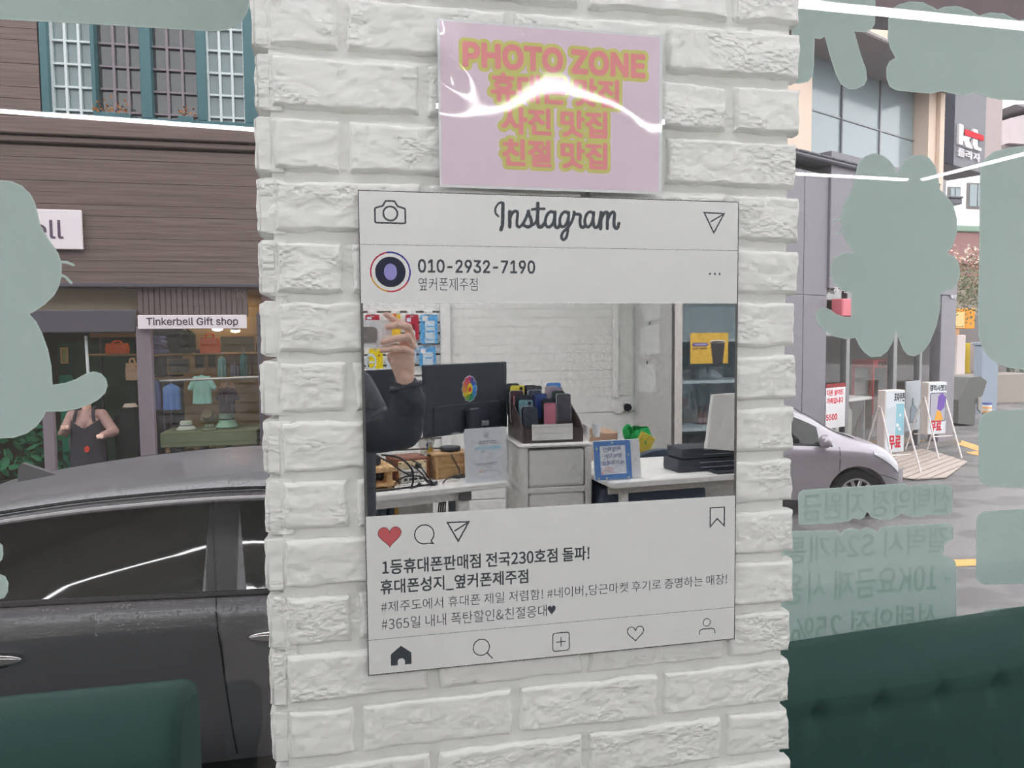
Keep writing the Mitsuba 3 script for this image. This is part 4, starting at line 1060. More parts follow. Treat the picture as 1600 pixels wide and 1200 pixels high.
    for sgn in (-1, 1):
        for xg, lean in ((x_b, -0.10), (x_b - 1.08, 0.12), (x_b + 1.13, 0.02)):
            hw, zs, zb, hc, zc, zr = [float(q(xg)) for q in fx]
            pts = [at_z(xg + lean * (z_ - 0.7) * 1.0, z_, 0.0008, sgn) for z_ in np.linspace(zs + 0.06, zb - 0.01, 14)]
            if xg == x_b:
                pts += [side(xg + lean * (0.3 + 0.35 * u) * 1.0, u) * np.array([1, -sgn, 1]) + np.array([0, sgn * 0.007, 0]) for u in np.linspace(0.0, 0.95, 8)]
            pp('door_gap', tube(pts, 0.0042, 5, curve=False), 'mat_car_trim')
        for xh in (x_b + 0.24, x_b - 0.90):
            z_ = HANDLE[label]
            y0 = abs(at_z(xh, z_)[1])
            hd = trimesh.creation.icosphere(3, 1.0)
            hd.apply_scale([0.125, 0.022, 0.026])
            hd = mov(rot(hd, 0.05, (0, 1, 0)), (xh, sgn * (y0 + 0.026), z_))
            k = pp('door_handle', cat([hd]), paint if 'silver' in label else 'mat_chrome', smooth=True)
            pp('grip_recess', mov(trimesh.creation.icosphere(2, 1.0).apply_scale([0.07, 0.006, 0.035]), (xh + 0.02, sgn * (y0 + 0.002), z_ - 0.012)), 'mat_car_trim', k)
        mm = trimesh.creation.icosphere(3, 1.0)
        mm.apply_scale([0.075, 0.115, 0.085])
        xm = MIRRORX[label]
        q = side(xm, 0.1)
        k = pp('wing_mirror', mov(mm, (xm, sgn * (abs(q[1]) + 0.13), q[2] + 0.05)), paint, smooth=True)
        pp('mirror_foot', flesh([((xm, sgn * (abs(q[1]) - 0.02), q[2]), 0.025, (xm, sgn * (abs(q[1]) + 0.10), q[2] + 0.03), 0.022)], 0.03, 2), paint, k)
    # wheels
    for a in ax:
        for sgn in (-1, 1):
            y0 = abs(at_z(a, rw + 0.42)[1]) - 0.03
            tyre = lathe([(rw - 0.115, -0.09), (rw - 0.03, -0.10), (rw, -0.07), (rw, 0.07), (rw - 0.03, 0.10), (rw - 0.115, 0.09), (rw - 0.115, -0.09)], 40)
            ps = lambda m: mov(rot(m, math.pi / 2, (1, 0, 0)), (a, sgn * (y0 - 0.10), rw))
            k = pp('wheel', ps(tyre), 'mat_rubber', smooth=30)
            rim = lathe([(rw - 0.118, -0.09), (rw - 0.118, 0.085), (rw - 0.105, 0.092), (rw - 0.128, 0.092), (rw - 0.135, 0.05), (rw - 0.135, -0.09), (rw - 0.118, -0.09)], 40)
            sp = [bx(0.02, rw - 0.12, -0.022, 0.022, 0.04, 0.075, 0.008) for _ in range(10)]
            sp = [rot(m, 2 * math.pi * i / 10) for i, m in enumerate(sp)]
            hub = lathe([(0, 0.085), (0.045, 0.08), (0.05, 0.04), (0, 0.04)], 16)
            disc = lathe([(0, 0.0), (rw - 0.13, 0.0), (rw - 0.13, -0.02), (0, -0.02)], 24)
            flip = (lambda m: m) if sgn < 0 else (lambda m: rot(m, math.pi, (1, 0, 0)))
            pp('rim', ps(flip(rim)), 'mat_rim_metal', k, smooth=30)
            for m in sp: pp('spoke', ps(flip(m)), 'mat_rim_metal', k)
            pp('hub', ps(flip(hub)), 'mat_rim_metal', k, smooth=30)
            pp('brake_disc', ps(flip(disc)), 'mat_car_trim', k)
    return t, pp, at_z, side, fx


SED = 'dark grey sedan wet with rain, parked right outside the left window'
HAT = 'silver grey car with its front wheel turned to the street, seen through the right window'
WINDOWS = {SED: [(-1.02, -0.07, 0.05, 0.93, -0.02), (0.05, 0.98, 0.05, 0.93, 0.05)], HAT: [(-0.95, -0.06), (0.04, 0.90)]}
TOPS = {SED: [(0.95, 1.62, 'windscreen'), (-1.98, -1.30, 'rear_window')], HAT: [(0.72, 1.42, 'windscreen'), (-1.9, -1.4, 'rear_window')]}
HANDLE = {SED: 0.805, HAT: 0.80}
MIRRORX = {SED: 1.0, HAT: 0.93}
#     x, half width, sill, belt, roof half width, its z, roof centre
sedan = [(-2.42, 0.62, 0.42, 0.792, 0.5, 0.915, 0.955), (-2.3, 0.78, 0.3, 0.932, 0.62, 1.015, 1.055), (-1.95, 0.875, 0.24, 0.982, 0.64, 1.06, 1.085), (-1.45, 0.905, 0.22, 1.002, 0.6, 1.24, 1.305), (-1.0, 0.91, 0.21, 1.002, 0.615, 1.315, 1.4), (-0.5, 0.91, 0.21, 0.992, 0.635, 1.365, 1.455), (0.0, 0.91, 0.21, 0.977, 0.65, 1.385, 1.48), (0.5, 0.91, 0.21, 0.962, 0.64, 1.365, 1.46), (0.9, 0.905, 0.21, 0.952, 0.625, 1.28, 1.365), (1.3, 0.9, 0.21, 0.937, 0.66, 1.09, 1.165), (1.65, 0.89, 0.22, 0.912, 0.72, 0.975, 1.025), (2.0, 0.86, 0.24, 0.842, 0.68, 0.905, 0.945), (2.3, 0.78, 0.3, 0.732, 0.58, 0.795, 0.825), (2.45, 0.62, 0.38, 0.592, 0.45, 0.655, 0.675)]
XC, YC = -0.86, 2.41 + 0.91
tc, pp, at_z, side, fx = car((XC, YC, ground_z(XC)), 0.0, 'mat_car_dark', SED, sedan)
fin = [(-1.17, -0.005), (-0.93, -0.005), (-0.95, 0.012), (-1.03, 0.042), (-1.145, 0.092), (-1.165, 0.075)]
fm = Fr((0, 0, 0), (1, 0, 0)).ext(Polygon(fin), -0.018, 0.018)
pp('roof_antenna', mov(fm, (0.02, 0.05, float(fx[5](-1.05)) - 0.012)), 'mat_car_dark')
pp('roof_rail', tube([np.array([x, -(float(fx[3](x)) - 0.02), float(fx[4](x)) + 0.028]) for x in np.linspace(-1.2, 0.85, 40)], 0.008, 5, curve=False), 'mat_car_trim')
for sgn in (-1, 1):
    pp('tail_light', mov(trimesh.creation.icosphere(2, 1).apply_scale([0.09, 0.14, 0.08]), (-2.28, sgn * 0.66, 0.86)), col(120, 24, 24), smooth=True)
    pp('headlight', mov(trimesh.creation.icosphere(2, 1).apply_scale([0.14, 0.10, 0.07]), (2.22, sgn * 0.68, 0.72)), 'mat_headlight', smooth=True)

hatch = [(-1.95, 0.74, 0.34, 0.85, 0.56, 0.95, 1.0), (-1.85, 0.82, 0.26, 0.98, 0.60, 1.10, 1.18), (-1.5, 0.86, 0.22, 1.0, 0.60, 1.33, 1.42), (-1.0, 0.87, 0.21, 0.99, 0.62, 1.40, 1.49), (0.0, 0.87, 0.21, 0.96, 0.64, 1.42, 1.51), (0.4, 0.87, 0.21, 0.95, 0.63, 1.37, 1.47),
         (0.8, 0.865, 0.21, 0.94, 0.61, 1.22, 1.33), (1.15, 0.86, 0.21, 0.93, 0.64, 1.03, 1.11), (1.45, 0.855, 0.22, 0.905, 0.70, 0.945, 0.99), (1.68, 0.84, 0.23, 0.85, 0.68, 0.89, 0.93), (1.86, 0.79, 0.25, 0.74, 0.60, 0.79, 0.82), (1.97, 0.68, 0.30, 0.56, 0.50, 0.60, 0.62)]
H = -0.30
cw = np.array([5.92, 7.22])
dx, dy = 1.36, -0.86
org = cw - np.array([math.cos(H) * dx - math.sin(H) * dy, math.sin(H) * dx + math.cos(H) * dy])
tc, pp, at_z, side, fx = car((org[0], org[1], -0.937), H, 'mat_car_grey', HAT, hatch)
for sgn in (-1, 1):
    A = []
    for x in np.linspace(1.55, 1.86, 12):
        zb = float(fx[2](x)); zc = float(fx[4](x))
        A.append([at_z(x, z_, 0.012, sgn) for z_ in np.linspace(zb - 0.04 - 0.11 * (x - 1.5) / 0.4, zb - 0.012, 5)])
    pp('headlight', grid(np.array(A), sgn < 0), 'mat_headlight', smooth=True)
    pp('bumper_gap', tube([at_z(x, z_, 0.001, sgn) for x, z_ in ((1.62, 0.58), (1.74, 0.55), (1.86, 0.50))], 0.005, 5), 'mat_car_trim')
# ---------------------------------------------------------------- dark shop building on the right, running away from us
RF = Fr((10.104, 11.693, 0), (0.91, 0.41))      # its street face: a along the street, b = z
GR = -0.96
mat('dark_clad', (124, 121, 127), 0.5, 0.3)  # grey lifted to carry the haze of the right window
matte('stone', (222, 202, 186))
mat('sky_glass', (136, 149, 153), 0.12, 0.6)
mat('dark_panel', (104, 104, 110), 0.5, 0.3)  # lightened base, window haze put into the colour
mat('steel', (130, 130, 132), 0.35, 0.5, metal=0.4)
matte('inner_grey', (164, 161, 157))  # haze of the glass mixed into this tone
br = thing('store_building', 'dark grey store building with a glazed upper floor, right of the pillar', 'building')
put('dark_wall', RF.box(-4.0, -2.5209 - 0.31, GR - 0.2, 4.1864, -6.1, -0.6, 0.01), 'mat_dark_clad', br)
put('dark_wall', RF.box(-4.0, -2.5209, GR - 0.2, 4.1864, -0.6, 0.0, 0.01), 'mat_dark_clad', br)
for i in range(2):
    put('cladding_panel', RF.box(-2.5209 - 0.72 * (i + 1) + 0.01, -2.5209 - 0.72 * i - 0.005, 2.0957 + 0.01, 4.1864 - 0.02, 0.0, 0.015, 0.004), 'mat_dark_clad', br)
    put('cladding_panel', RF.box(-2.5209 - 0.72 * (i + 1) + 0.01, -2.5209 - 0.72 * i - 0.005, GR, 2.0957 - 0.005, 0.0, 0.02, 0.004), 'mat_dark_clad', br)
# dark band over the storefront, with lettering
zb0, zb1 = 2.229, 2.9923
put('fascia_band', RF.box(-2.5209, 1.76, zb0, zb1 + 1.6, -0.5, 0.06, 0.01), 'mat_dark_clad', br)
put('fascia_band', RF.box(1.76, 2.4094, zb0, zb0 + 0.34, -0.5, 0.06, 0.01), 'mat_dark_clad', br)
put('band_lettering', RF.ext(text_in('제주점', (-2.3952,2.1563,-1.9599,2.2581), True, 0.01), 0.06, 0.075), col(214, 214, 216), br)
put('band_lettering', RF.ext(text_in('매장', (2.0838,2.1608,2.351,2.242), True, 0.01), 0.06, 0.075), col(214, 214, 216), br)
# small tiled ledge between the floors
ze = 4.3855
put('ledge', RF.box(-4.0, 1.3, ze - 0.04, ze + 0.02, -0.3, 0.16, 0.02), 'mat_dark_panel', br)
for i in range(16):
    a = -3.95 + i * 0.33
    put('roof_tile', RF.box(a, a + 0.29, ze + 0.02, ze + 0.06, -0.2, 0.17, 0.015), 'mat_dark_panel', br)
# upper floor
zu0, zu1 = ze + 0.05, 6.1991
gl0, gl1 = -3.0448, 1.0232
put('upper_wall', RF.box(-4.0, gl0, zu0, 7.4, -0.5, 0.0), 'mat_stone', br)
put('upper_wall', RF.box(gl1, 1.5413, zu0 - 0.5, 7.4, -0.5, 0.02), 'mat_stone', br)
put('pilaster', RF.box(gl1 + 0.32, 1.5413, zu0 - 0.5, 7.4, 0.02, 0.10, 0.01), 'mat_stone', br)
w = (gl1 - gl0) / 3
for i in range(3):
    put('glass_panel', RF.box(gl0 + w * i + 0.015, gl0 + w * (i + 1) - 0.015, zu0, 6.28, -0.30, -0.27), 'mat_sky_glass', br)
    put('mullion', RF.box(gl0 + w * i - 0.02, gl0 + w * i + 0.02, zu0, 6.28, -0.3, -0.24), 'mat_dark_panel' if i == 1 else 'mat_steel', br)
put('transom', RF.box(gl0, gl1, 5.33, 5.355, -0.3, -0.25), 'mat_steel', br)
put('upper_back', RF.box(-4.0, 1.5, zu0 - 0.5, 7.4, -1.2, -0.5), 'mat_dark_panel', br)
put('eave', RF.box(-4.0, 1.56, 6.28, 6.36, -0.5, 0.75, 0.02), mat('eave', (150, 143, 143), 0.6, 0.2), br)  # eave tone raised to imitate the hazy view through the glass
put('parapet', RF.box(-4.0, 1.55, 6.36, 8.0, -0.5, 0.10), 'mat_stone', br)
put('gutter', RF.box(1.2, 1.58, 6.36, 6.46, 0.62, 0.78, 0.02), col(226, 214, 200), br)
# dark sign tower with the company lettering
ka = (1.597 + 0.03, 2.168, 3.72)
kz0, kz1 = 4.9488, 6.6
tw = thing('sign_tower', 'tall dark grey sign box with white lettering and a red bar', 'sign')
put('box', RF.box(ka[0], ka[2], kz0, 7.2, -0.9, 0.0, 0.02), 'mat_dark_panel', tw)
put('side_strip', RF.box(ka[0], ka[1], kz0, 7.2, 0.0, 0.02, 0.01), col(70, 70, 78), tw)
WHT = col(232, 228, 230)
kx = [2.3144,2.5076,2.5677,2.9026,2.9799,3.2049,3.4048,3.4368]
k0, k1 = 5.4055, 5.8272
kh = k1 - k0
kg = [sbox(kx[0], k0, kx[1], k1), Polygon([(kx[1] - 0.1, k0 + 0.30 * kh), (kx[2] + 0.16, k0 + 0.60 * kh), (kx[3], k0 + 0.60 * kh), (kx[2] + 0.20, k0 + 0.36 * kh), (kx[3] + 0.05, k0), (kx[3] - 0.24, k0), (kx[1] + 0.04, k0 + 0.26 * kh)]).buffer(0.012),
      Polygon([(kx[4], k1), (kx[5], k1), (kx[5], k0 + 0.20 * kh), (kx[5] + 0.06, k0 + 0.15 * kh), (kx[6], k0 + 0.15 * kh), (kx[6], k0), (kx[5] - 0.1, k0), (kx[4] + 0.05, k0 + 0.05 * kh), (kx[4], k0 + 0.18 * kh)])]
put('logo_lettering', RF.ext(unary_union(kg), 0.0, 0.05), WHT, tw, label='white letters kt')
put('logo_bar', RF.ext(sbox(kx[2], k0 + 0.57 * kh, kx[7], k0 + 0.76 * kh).buffer(0.02), 0.05, 0.07), col(206, 70, 78), tw, label='red bar through the letters')
put('lettering', RF.ext(text_in('플라자', (2.3194,5.1703,3.4277,5.3451), True, 0.01), 0.0, 0.03), WHT, tw)
put('end_wall', RF.box(3.74, 4.8304, 5.1938, 7.4, -1.5, -0.1), matte('end_wall', (176, 164, 162)), br)
# storefront: floor, posts, panes, what stands behind them
sa0, sa1 = -2.5004, 2.5
zf = GR + 0.10
put('floor_store', RF.box(sa0 - 0.3, 2.7, GR - 0.2, zf, -6.0, 0.1), 'mat_kerb', kind='structure', label='floor slab of the store on the right')
put('wall_store', RF.box(sa0 - 0.3, 2.7, zf, zb0, -6.1, -6.0), 'mat_inner_grey', kind='structure', label='back wall inside the store on the right')
put('ceiling_store', RF.box(sa0 - 0.3, 2.7, zb0, zb0 + 0.1, -6.0, -0.5), matte('store_ceiling', (190, 188, 184)), kind='structure', label='ceiling of the store on the right')
put('wall_store', RF.box(2.2, 2.3, zf, zb0, -6.0, -0.5), 'mat_inner_grey', kind='structure', label='side wall inside the store on the right')
put('corner_column', RF.box(1.7507, 2.4304, GR, zb0, -0.45, 0.04, 0.01), 'mat_dark_clad', br)
for p0, p1 in [(-1.8327,-1.703),(-0.1224,0.0277),(0.9409,1.0497)]:
    put('post', RF.box(p0, p1, zf, zb0, -0.12, 0.0, 0.01), 'mat_steel', br)
v = np.array([RF.p(sa0, zf, -0.06), RF.p(1.5, zf, -0.06), RF.p(1.5, zb0, -0.06), RF.p(sa0, zb0, -0.06)])
put('store_pane', trimesh.Trimesh(v, [[0, 1, 2], [0, 2, 3]], process=False), 'mat_glass', br)
put('awning_box', RF.box(-2.3656, -1.6926, 1.738, 2.0463, 0.0, 0.22, 0.02), mat('awning_red', (206, 112, 122), 0.5, 0.3), br)  # red paled, with haze painted into it
# poster on the first pane
pb = (-2.5147,-0.2474,-1.8882,0.4803)
ps = thing('poster', 'white poster with red and dark lettering on the first pane of the store front', 'poster')
put('sheet', RF.box(pb[0], pb[2], pb[1], pb[3], 0.02, 0.03), col(226, 224, 226), ps)
put('header', RF.box(pb[0], pb[2], pb[3], pb[3] + 0.07, 0.02, 0.035), col(150, 72, 74), ps)
h = pb[3] - pb[1]
w_ = pb[2] - pb[0]
RD = col(202, 66, 78)
put('lettering', RF.ext(text_in('다른 살이도', (pb[0] + 0.02, pb[1] + 0.80 * h, pb[2] - 0.1 * w_, pb[1] + 0.95 * h), True, 0.02), 0.03, 0.034), RD, ps)
put('lettering', RF.ext(text_in('가족입니다', (pb[0] + 0.02, pb[1] + 0.60 * h, pb[2] - 0.12 * w_, pb[1] + 0.75 * h), True, 0.02), 0.03, 0.034), RD, ps)
put('lettering', RF.ext(text_in('5500', (pb[0] + 0.01, pb[1] + 0.20 * h, pb[0] + 0.58 * w_, pb[1] + 0.35 * h), False, 0.02), 0.03, 0.034), RD, ps)
# red framed cabinet and folding table behind the glass
kb = (1.4003,-0.0005,2.4469,0.8525)
rc = thing('display_cabinet', 'red framed glass cabinet standing inside the store front', 'cabinet')
RK = mat('red_frame', (188, 52, 60), 0.45, 0.4)
d0, d1 = -1.7, -1.2
fw = 0.05
put('top_panel', RF.box(kb[0], kb[2], kb[3] - 0.17, kb[3], d0, d1, 0.01), RK, rc)
put('top_panel', RF.box(kb[0] + 0.2, kb[2] - 0.22, kb[3] - 0.14, kb[3] - 0.03, d1, d1 + 0.006), col(104, 34, 40), rc, label='dark name plate')
for a in (kb[0], kb[2] - fw, kb[0] + (kb[2] - kb[0]) * 0.66):
    for d in (d0, d1 - fw): put('post', RF.box(a, a + fw, zf + 0.5, kb[3] - 0.1, d, d + fw), RK, rc)
put('base', RF.box(kb[0], kb[2], zf, kb[1] + 0.04, d0, d1, 0.01), 'mat_inner_grey', rc)
put('shelf', RF.box(kb[0] + 0.05, kb[2] - 0.05, kb[1] + 0.42, kb[1] + 0.44, d0 + 0.05, d1 - 0.05), 'mat_steel', rc)
put('backing', RF.box(kb[0] + 0.05, kb[2] - 0.05, kb[1] + 0.05, kb[3] - 0.15, d0, d0 + 0.02), col(176, 172, 166), rc)
tb = (-1.7111,-0.3285,-0.6131,0.2041)
ft = thing('folding_table', 'white folding table in front of the red framed cabinet', 'table')
put('table_top', RF.box(tb[0], tb[2] + 0.2, tb[3] - 0.06, tb[3], -0.95, -0.25, 0.01), col(206, 204, 200), ft)
put('apron', RF.ext(Polygon([(tb[0] + 0.1, GR + 0.30), (tb[0] + 0.1, tb[3] - 0.28), (tb[0] + 0.35, tb[3] - 0.08), (tb[0] + 0.75, tb[3] - 0.08), (tb[2] - 0.05, tb[3] - 0.28), (tb[2] - 0.05, GR + 0.30)]), -0.55, -0.52), col(172, 172, 160), ft)
for a in (tb[0] + 0.03, tb[2] - 0.03):
    for d in (-0.9, -0.3): put('leg', RF.box(a - 0.02, a + 0.02, zf, tb[3] - 0.05, d - 0.02, d + 0.02), 'mat_dark_panel', ft)
# grey poster board with a bottle
gb = (0.3005,-0.5216,0.9089,0.4803)
gp = thing('poster', 'grey poster board with a drawn bottle, leaning on the store front between two signs', 'poster')
put('board', RF.box(gb[0], gb[2], gb[1], gb[3], 0.02, 0.05, 0.006), col(166, 172, 176), gp)
w_, h = gb[2] - gb[0], gb[3] - gb[1]
bt = Polygon([(gb[0] + x * w_, gb[1] + y * h) for x, y in ((0.3, 0.16), (0.3, 0.45), (0.42, 0.52), (0.43, 0.66), (0.50, 0.66), (0.51, 0.52), (0.74, 0.42), (0.74, 0.16))])
put('bottle_print', RF.ext(bt, 0.05, 0.053), col(140, 150, 160), gp)
put('bottle_outline', RF.ext(bt.difference(bt.buffer(-0.012)), 0.053, 0.056), col(92, 100, 110), gp)


def a_frame(c, ang, W, z0, zt, zbm, label, picture):
    """a light box held in a white tube frame with splayed legs; c: middle of the front edge on the ground"""
    t = thing('pavement_sign', label, 'sign')
    f = Fr((c[0], c[1], 0), (math.cos(ang), math.sin(ang)))
    WT = mat('white_tube', (222, 214, 212), 0.45, 0.35) if 'mat_white_tube' not in scene else 'mat_white_tube'
    k = put('light_box', f.box(-W / 2, W / 2, zbm, zt, -0.09, 0.09, 0.012), col(224, 214, 208), t)
    put('face', f.box(-W / 2 + 0.02, W / 2 - 0.02, zbm + 0.02, zt - 0.02, 0.09, 0.094), col(216, 222, 226), k)
    picture(f, k, W, zbm, zt)
    za = zt - 0.28
    for s in (-1, 1):
        a = s * (W / 2 + 0.02)
        put('leg', tube([f.p(a, za, 0.02), f.p(a + 0.03 * s, z0, 0.42)], 0.016, 7), WT, t)
        put('leg', tube([f.p(a, za, -0.02), f.p(a + 0.03 * s, z0, -0.42)], 0.016, 7), WT, t)
    put('cross_bar', tube([f.p(-W / 2 - 0.02, zbm - 0.02, 0.22), f.p(W / 2 + 0.02, zbm - 0.02, 0.22)], 0.012, 6), WT, t)
    put('cross_bar', tube([f.p(-W / 2 - 0.02, zbm - 0.02, -0.22), f.p(W / 2 + 0.02, zbm - 0.02, -0.22)], 0.012, 6), WT, t)
    return t


def pic1(f, k, W, z0, z1):
    h = z1 - z0
    R = lambda x0, y0, x1, y1: sbox(-W / 2 + x0 * W, z0 + y0 * h, -W / 2 + x1 * W, z0 + y1 * h)
    put('print', f.ext(R(0.52, 0.28, 0.94, 0.78), 0.094, 0.096), col(150, 196, 208), k)
    put('print', f.ext(Polygon([(-W * 0.42, z0 + 0.32 * h), (-W * 0.42, z0 + 0.70 * h), (W * 0.06, z0 + 0.76 * h), (W * 0.02, z0 + 0.30 * h)]), 0.094, 0.097), col(204, 212, 218), k)
    for x, y, r in ((0.62, 0.44, 0.05), (0.75, 0.60, 0.035), (0.72, 0.38, 0.045)): put('print', f.ext(Point(-W / 2 + x * W, z0 + y * h).buffer(r * W * 1.6, 10), 0.096, 0.099), col(222, 226, 230), k)
    put('lettering', f.ext(text_in('포차쿠폰', (-W * 0.06, z0 + 0.82 * h, W * 0.46, z0 + 0.96 * h), True, 0.02), 0.094, 0.098), col(58, 58, 66), k)
    put('lettering', f.ext(text_in('무료', (-W * 0.28, z0 + 0.06 * h, W * 0.30, z0 + 0.28 * h), True, 0.03), 0.097, 0.102), RD, k)


def pic2(f, k, W, z0, z1):
    h = z1 - z0
    phone = rrect(-W * 0.42, z0 + 0.25 * h, W * 0.44, z0 + 0.80 * h, 0.04)
    put('print', f.ext(phone, 0.094, 0.096), col(176, 174, 184), k)
    put('print', f.ext(phone.difference(phone.buffer(-0.012)), 0.096, 0.098), col(90, 88, 100), k)
    put('print', f.ext(Polygon([(0.0, z0 + 0.50 * h), (W * 0.05, z0 + 0.72 * h), (W * 0.22, z0 + 0.79 * h), (W * 0.40, z0 + 0.70 * h), (W * 0.34, z0 + 0.52 * h), (W * 0.15, z0 + 0.45 * h)]).buffer(0.01), 0.096, 0.099), col(124, 98, 172), k)
    put('print', f.ext(Polygon([(-W * 0.12, z0 + 0.28 * h), (-W * 0.02, z0 + 0.45 * h), (W * 0.14, z0 + 0.44 * h), (W * 0.28, z0 + 0.28 * h)]).buffer(0.01), 0.096, 0.0985), col(226, 168, 82), k)
    put('lettering', f.ext(text_in('갤럭시핏3', (-W * 0.44, z0 + 0.83 * h, W * 0.44, z0 + 0.95 * h), True, 0.02), 0.094, 0.098), col(58, 58, 66), k)
    put('lettering', f.ext(text_in('무료', (-W * 0.36, z0 + 0.05 * h, W * 0.22, z0 + 0.27 * h), True, 0.03), 0.099, 0.104), RD, k)


a_frame((8.74, 10.14), 0.06, 0.42, -0.951, 0.46, -0.62, 'nearer white pavement sign with a pale blue print, beside the silver car', pic1)
a_frame((10.66, 11.34), 0.06, 0.44, -0.951, 0.49, -0.52, 'farther white pavement sign with a violet phone print and two red syllables', pic2)
# slatted ramp lying on the road in front of the signs
mat('deck_board', (172, 160, 152), 0.6, 0.2)
poly = Polygon([(9.2813,11.1164),(8.6428,9.9115),(8.4302,9.4308),(8.5287,9.292),(9.1218,9.3077),(10.6208,10.4605),(10.9031,11.3944),(11.0048,12.1564),(10.6841,12.432)])
dk = thing('ramp', 'weathered slatted wooden ramp on the road under the two pavement signs', 'ramp')
p0, p1 = [[8.633,9.914],[10.725,11.197]]
ex = np.array(p1) - np.array(p0)
ex /= np.linalg.norm(ex)
ey = np.array([-ex[1], ex[0]])
loc = Polygon([(np.dot(np.array(q), ex), np.dot(np.array(q), ey)) for q in poly.exterior.coords])
DF = Fr((0, 0, -0.95), (ex[0], ex[1], 0), (ey[0], ey[1], 0))
y0, y1 = loc.bounds[1], loc.bounds[3]
y = y0
i = 0
while y < y1:
    g = loc.intersection(sbox(loc.bounds[0] - 1, y + 0.012, loc.bounds[2] + 1, y + 0.135))
    if not g.is_empty and g.area > 0.01: put('board', DF.ext(g, 0.012, 0.030 + 0.005 * (i % 2)), 'mat_deck_board', dk)
    y, i = y + 0.15, i + 1
put('bearer', DF.ext(loc.buffer(-0.06), 0.0, 0.012), 'mat_dark_panel', dk)
# ---------------------------------------------------------------- further down the street
put('ground_marking', cat([trimesh.Trimesh([(*p, -0.9505 if False else -0.948) for p in q], [[0, 1, 2], [0, 2, 3]], process=False) for q in [[(12.458,12.8661),(12.904,13.061),(12.4283,11.8898),(11.8141,11.2653)],[(11.63,11.571),(12.1478,11.6046),(11.4978,10.9438),(11.5202,11.3452)]]]), col(216, 168, 116), kind='structure', label='faded orange road paint near the corner of the store building')
yl = [(5.3667,5.2835),(5.5557,5.4945),(6.2846,5.4891),(6.0682,5.2744)]
put('ground_marking', trimesh.Trimesh([(*p, ground_z(p[0]) + 0.004) for p in yl], [[0, 1, 2], [0, 2, 3]], process=False), col(214, 168, 110), kind='structure', label='yellow road line above the right sofa')


def wallbox(y, px0, name, m, parent, dd=0.3, **kw):
    """a box whose front stands at depth y; px0: x0, z0, x1, z1"""
    return put(name, bx(px0[0], px0[2], y, y + dd, px0[1], px0[3], 0.01), m, parent, **kw)


wbld = thing('house', 'white rendered house with two windows far behind the store building', 'building')
b = (24.2167,5.9355,27.6634,8.6703)
wallbox(27, (b[0], -1.2, b[2], b[3] + 1.5), 'wall', matte('white_render', (236, 232, 230)), wbld, 3.0)
for c in [(25.0144,7.1034,25.6325,7.8176),(25.9935,6.914,26.9508,8.0207)]:
    k = wallbox(26.93, c, 'window', mat('far_frame', (116, 112, 112), 0.5, 0.3) if 'mat_far_frame' not in scene else 'mat_far_frame', wbld, 0.08)
    xm = 0.5 * (c[0] + c[2])
    put('pane', bx(c[0] + 0.09, xm - 0.03, 26.90, 26.93, c[1] + 0.08, c[3] - 0.08), 'mat_sky_glass', k)
    put('pane', bx(xm + 0.03, c[2] - 0.06, 26.90, 26.93, c[1] + 0.08, c[3] - 0.08), 'mat_sky_glass', k)
b = (21.5877,6.5848,23.4725,6.9343)
put('porch_roof', bx(b[0], b[2], 24.5, 27, b[1], b[1] + 0.22, 0.03), 'mat_dark_panel', wbld)
for i in range(6):
    put('roof_tile', bx(b[0] + (b[2] - b[0]) * i / 6 + 0.02, b[0] + (b[2] - b[0]) * (i + 1) / 6 - 0.02, 24.42, 25.0, b[1] + 0.22, b[1] + 0.30, 0.02), 'mat_dark_panel', wbld)
rbld = thing('house', 'low red brown roofed house below the white house', 'building')
b = (22.5998,4.184,24.4938,5.4061)
wallbox(24, b, 'roof', col(150, 118, 116), rbld, 2.5)
put('ridge', bx(b[0], b[2], 23.9, 26.6, b[3], b[3] + 0.25, 0.04), col(140, 160, 146), rbld)
wallbox(24.3, (b[0], -1.2, b[2], b[1]), 'wall', col(150, 138, 130), rbld, 2.0)
wbd = thing('house', 'grey concrete building end with sloping roofs at the upper right of the photo', 'building')
b = (38.9871,12.6243,45.2204,14.7342)
put('wall', bx(b[0], b[2] + 3, 38, 41, -1.2, b[1] + 0.6), col(206, 196, 198), wbd)
ro = Fr((0, 37.8, 0), (1, 0, 0))
put('roof', ro.ext(Polygon([(38.6565,14.429),(45.8501,16.2923),(46.0199,12.8182),(38.7114,12.9731)]), -3.2, 0.4), col(196, 184, 186), wbd)
put('eave', ro.ext(Polygon([(38.7114,12.9731),(40.2097,12.9617),(46.0199,12.8182),(46.0665,11.8643),(38.7404,12.2042)]), -3.2, 0.1), col(128, 116, 116), wbd)
put('canopy', ro.ext(Polygon([(38.8129,15.2027),(45.8693,15.8994),(45.8981,15.3091),(39.6572,15.0563)]), -3.2, 0.6), col(150, 148, 152), wbd)
ys = thing('shop_sign', 'yellow and orange box sign on a bracket beyond the corner of the store building', 'sign')
b = (18.8099,1.608,19.4036,2.1353)
put('front', bx(b[0], b[2], 19.9, 20.0, b[1], b[3], 0.01), col(236, 196, 130), ys)
c = (19.4018,1.5837,19.8008,2.2614)
put('side', bx(c[0], c[2], 19.9, 21.0, c[1], c[3], 0.02), col(232, 158, 72), ys)
put('inner_panel', bx(b[0] + 0.1, b[2] - 0.08, 19.87, 19.9, b[1] + 0.06, b[3] - 0.06, 0.01), col(240, 208, 150), ys)
put('lettering', Fr((0, 19.87, 0), (1, 0, 0)).ext(sbox(b[0] + 0.02, b[1] + 0.12, b[0] + 0.07, b[3] - 0.12).union(sbox(b[0] + 0.10, b[1] + 0.12, b[0] + 0.15, b[3] - 0.12)), 0, 0.02), col(80, 64, 60), ys)
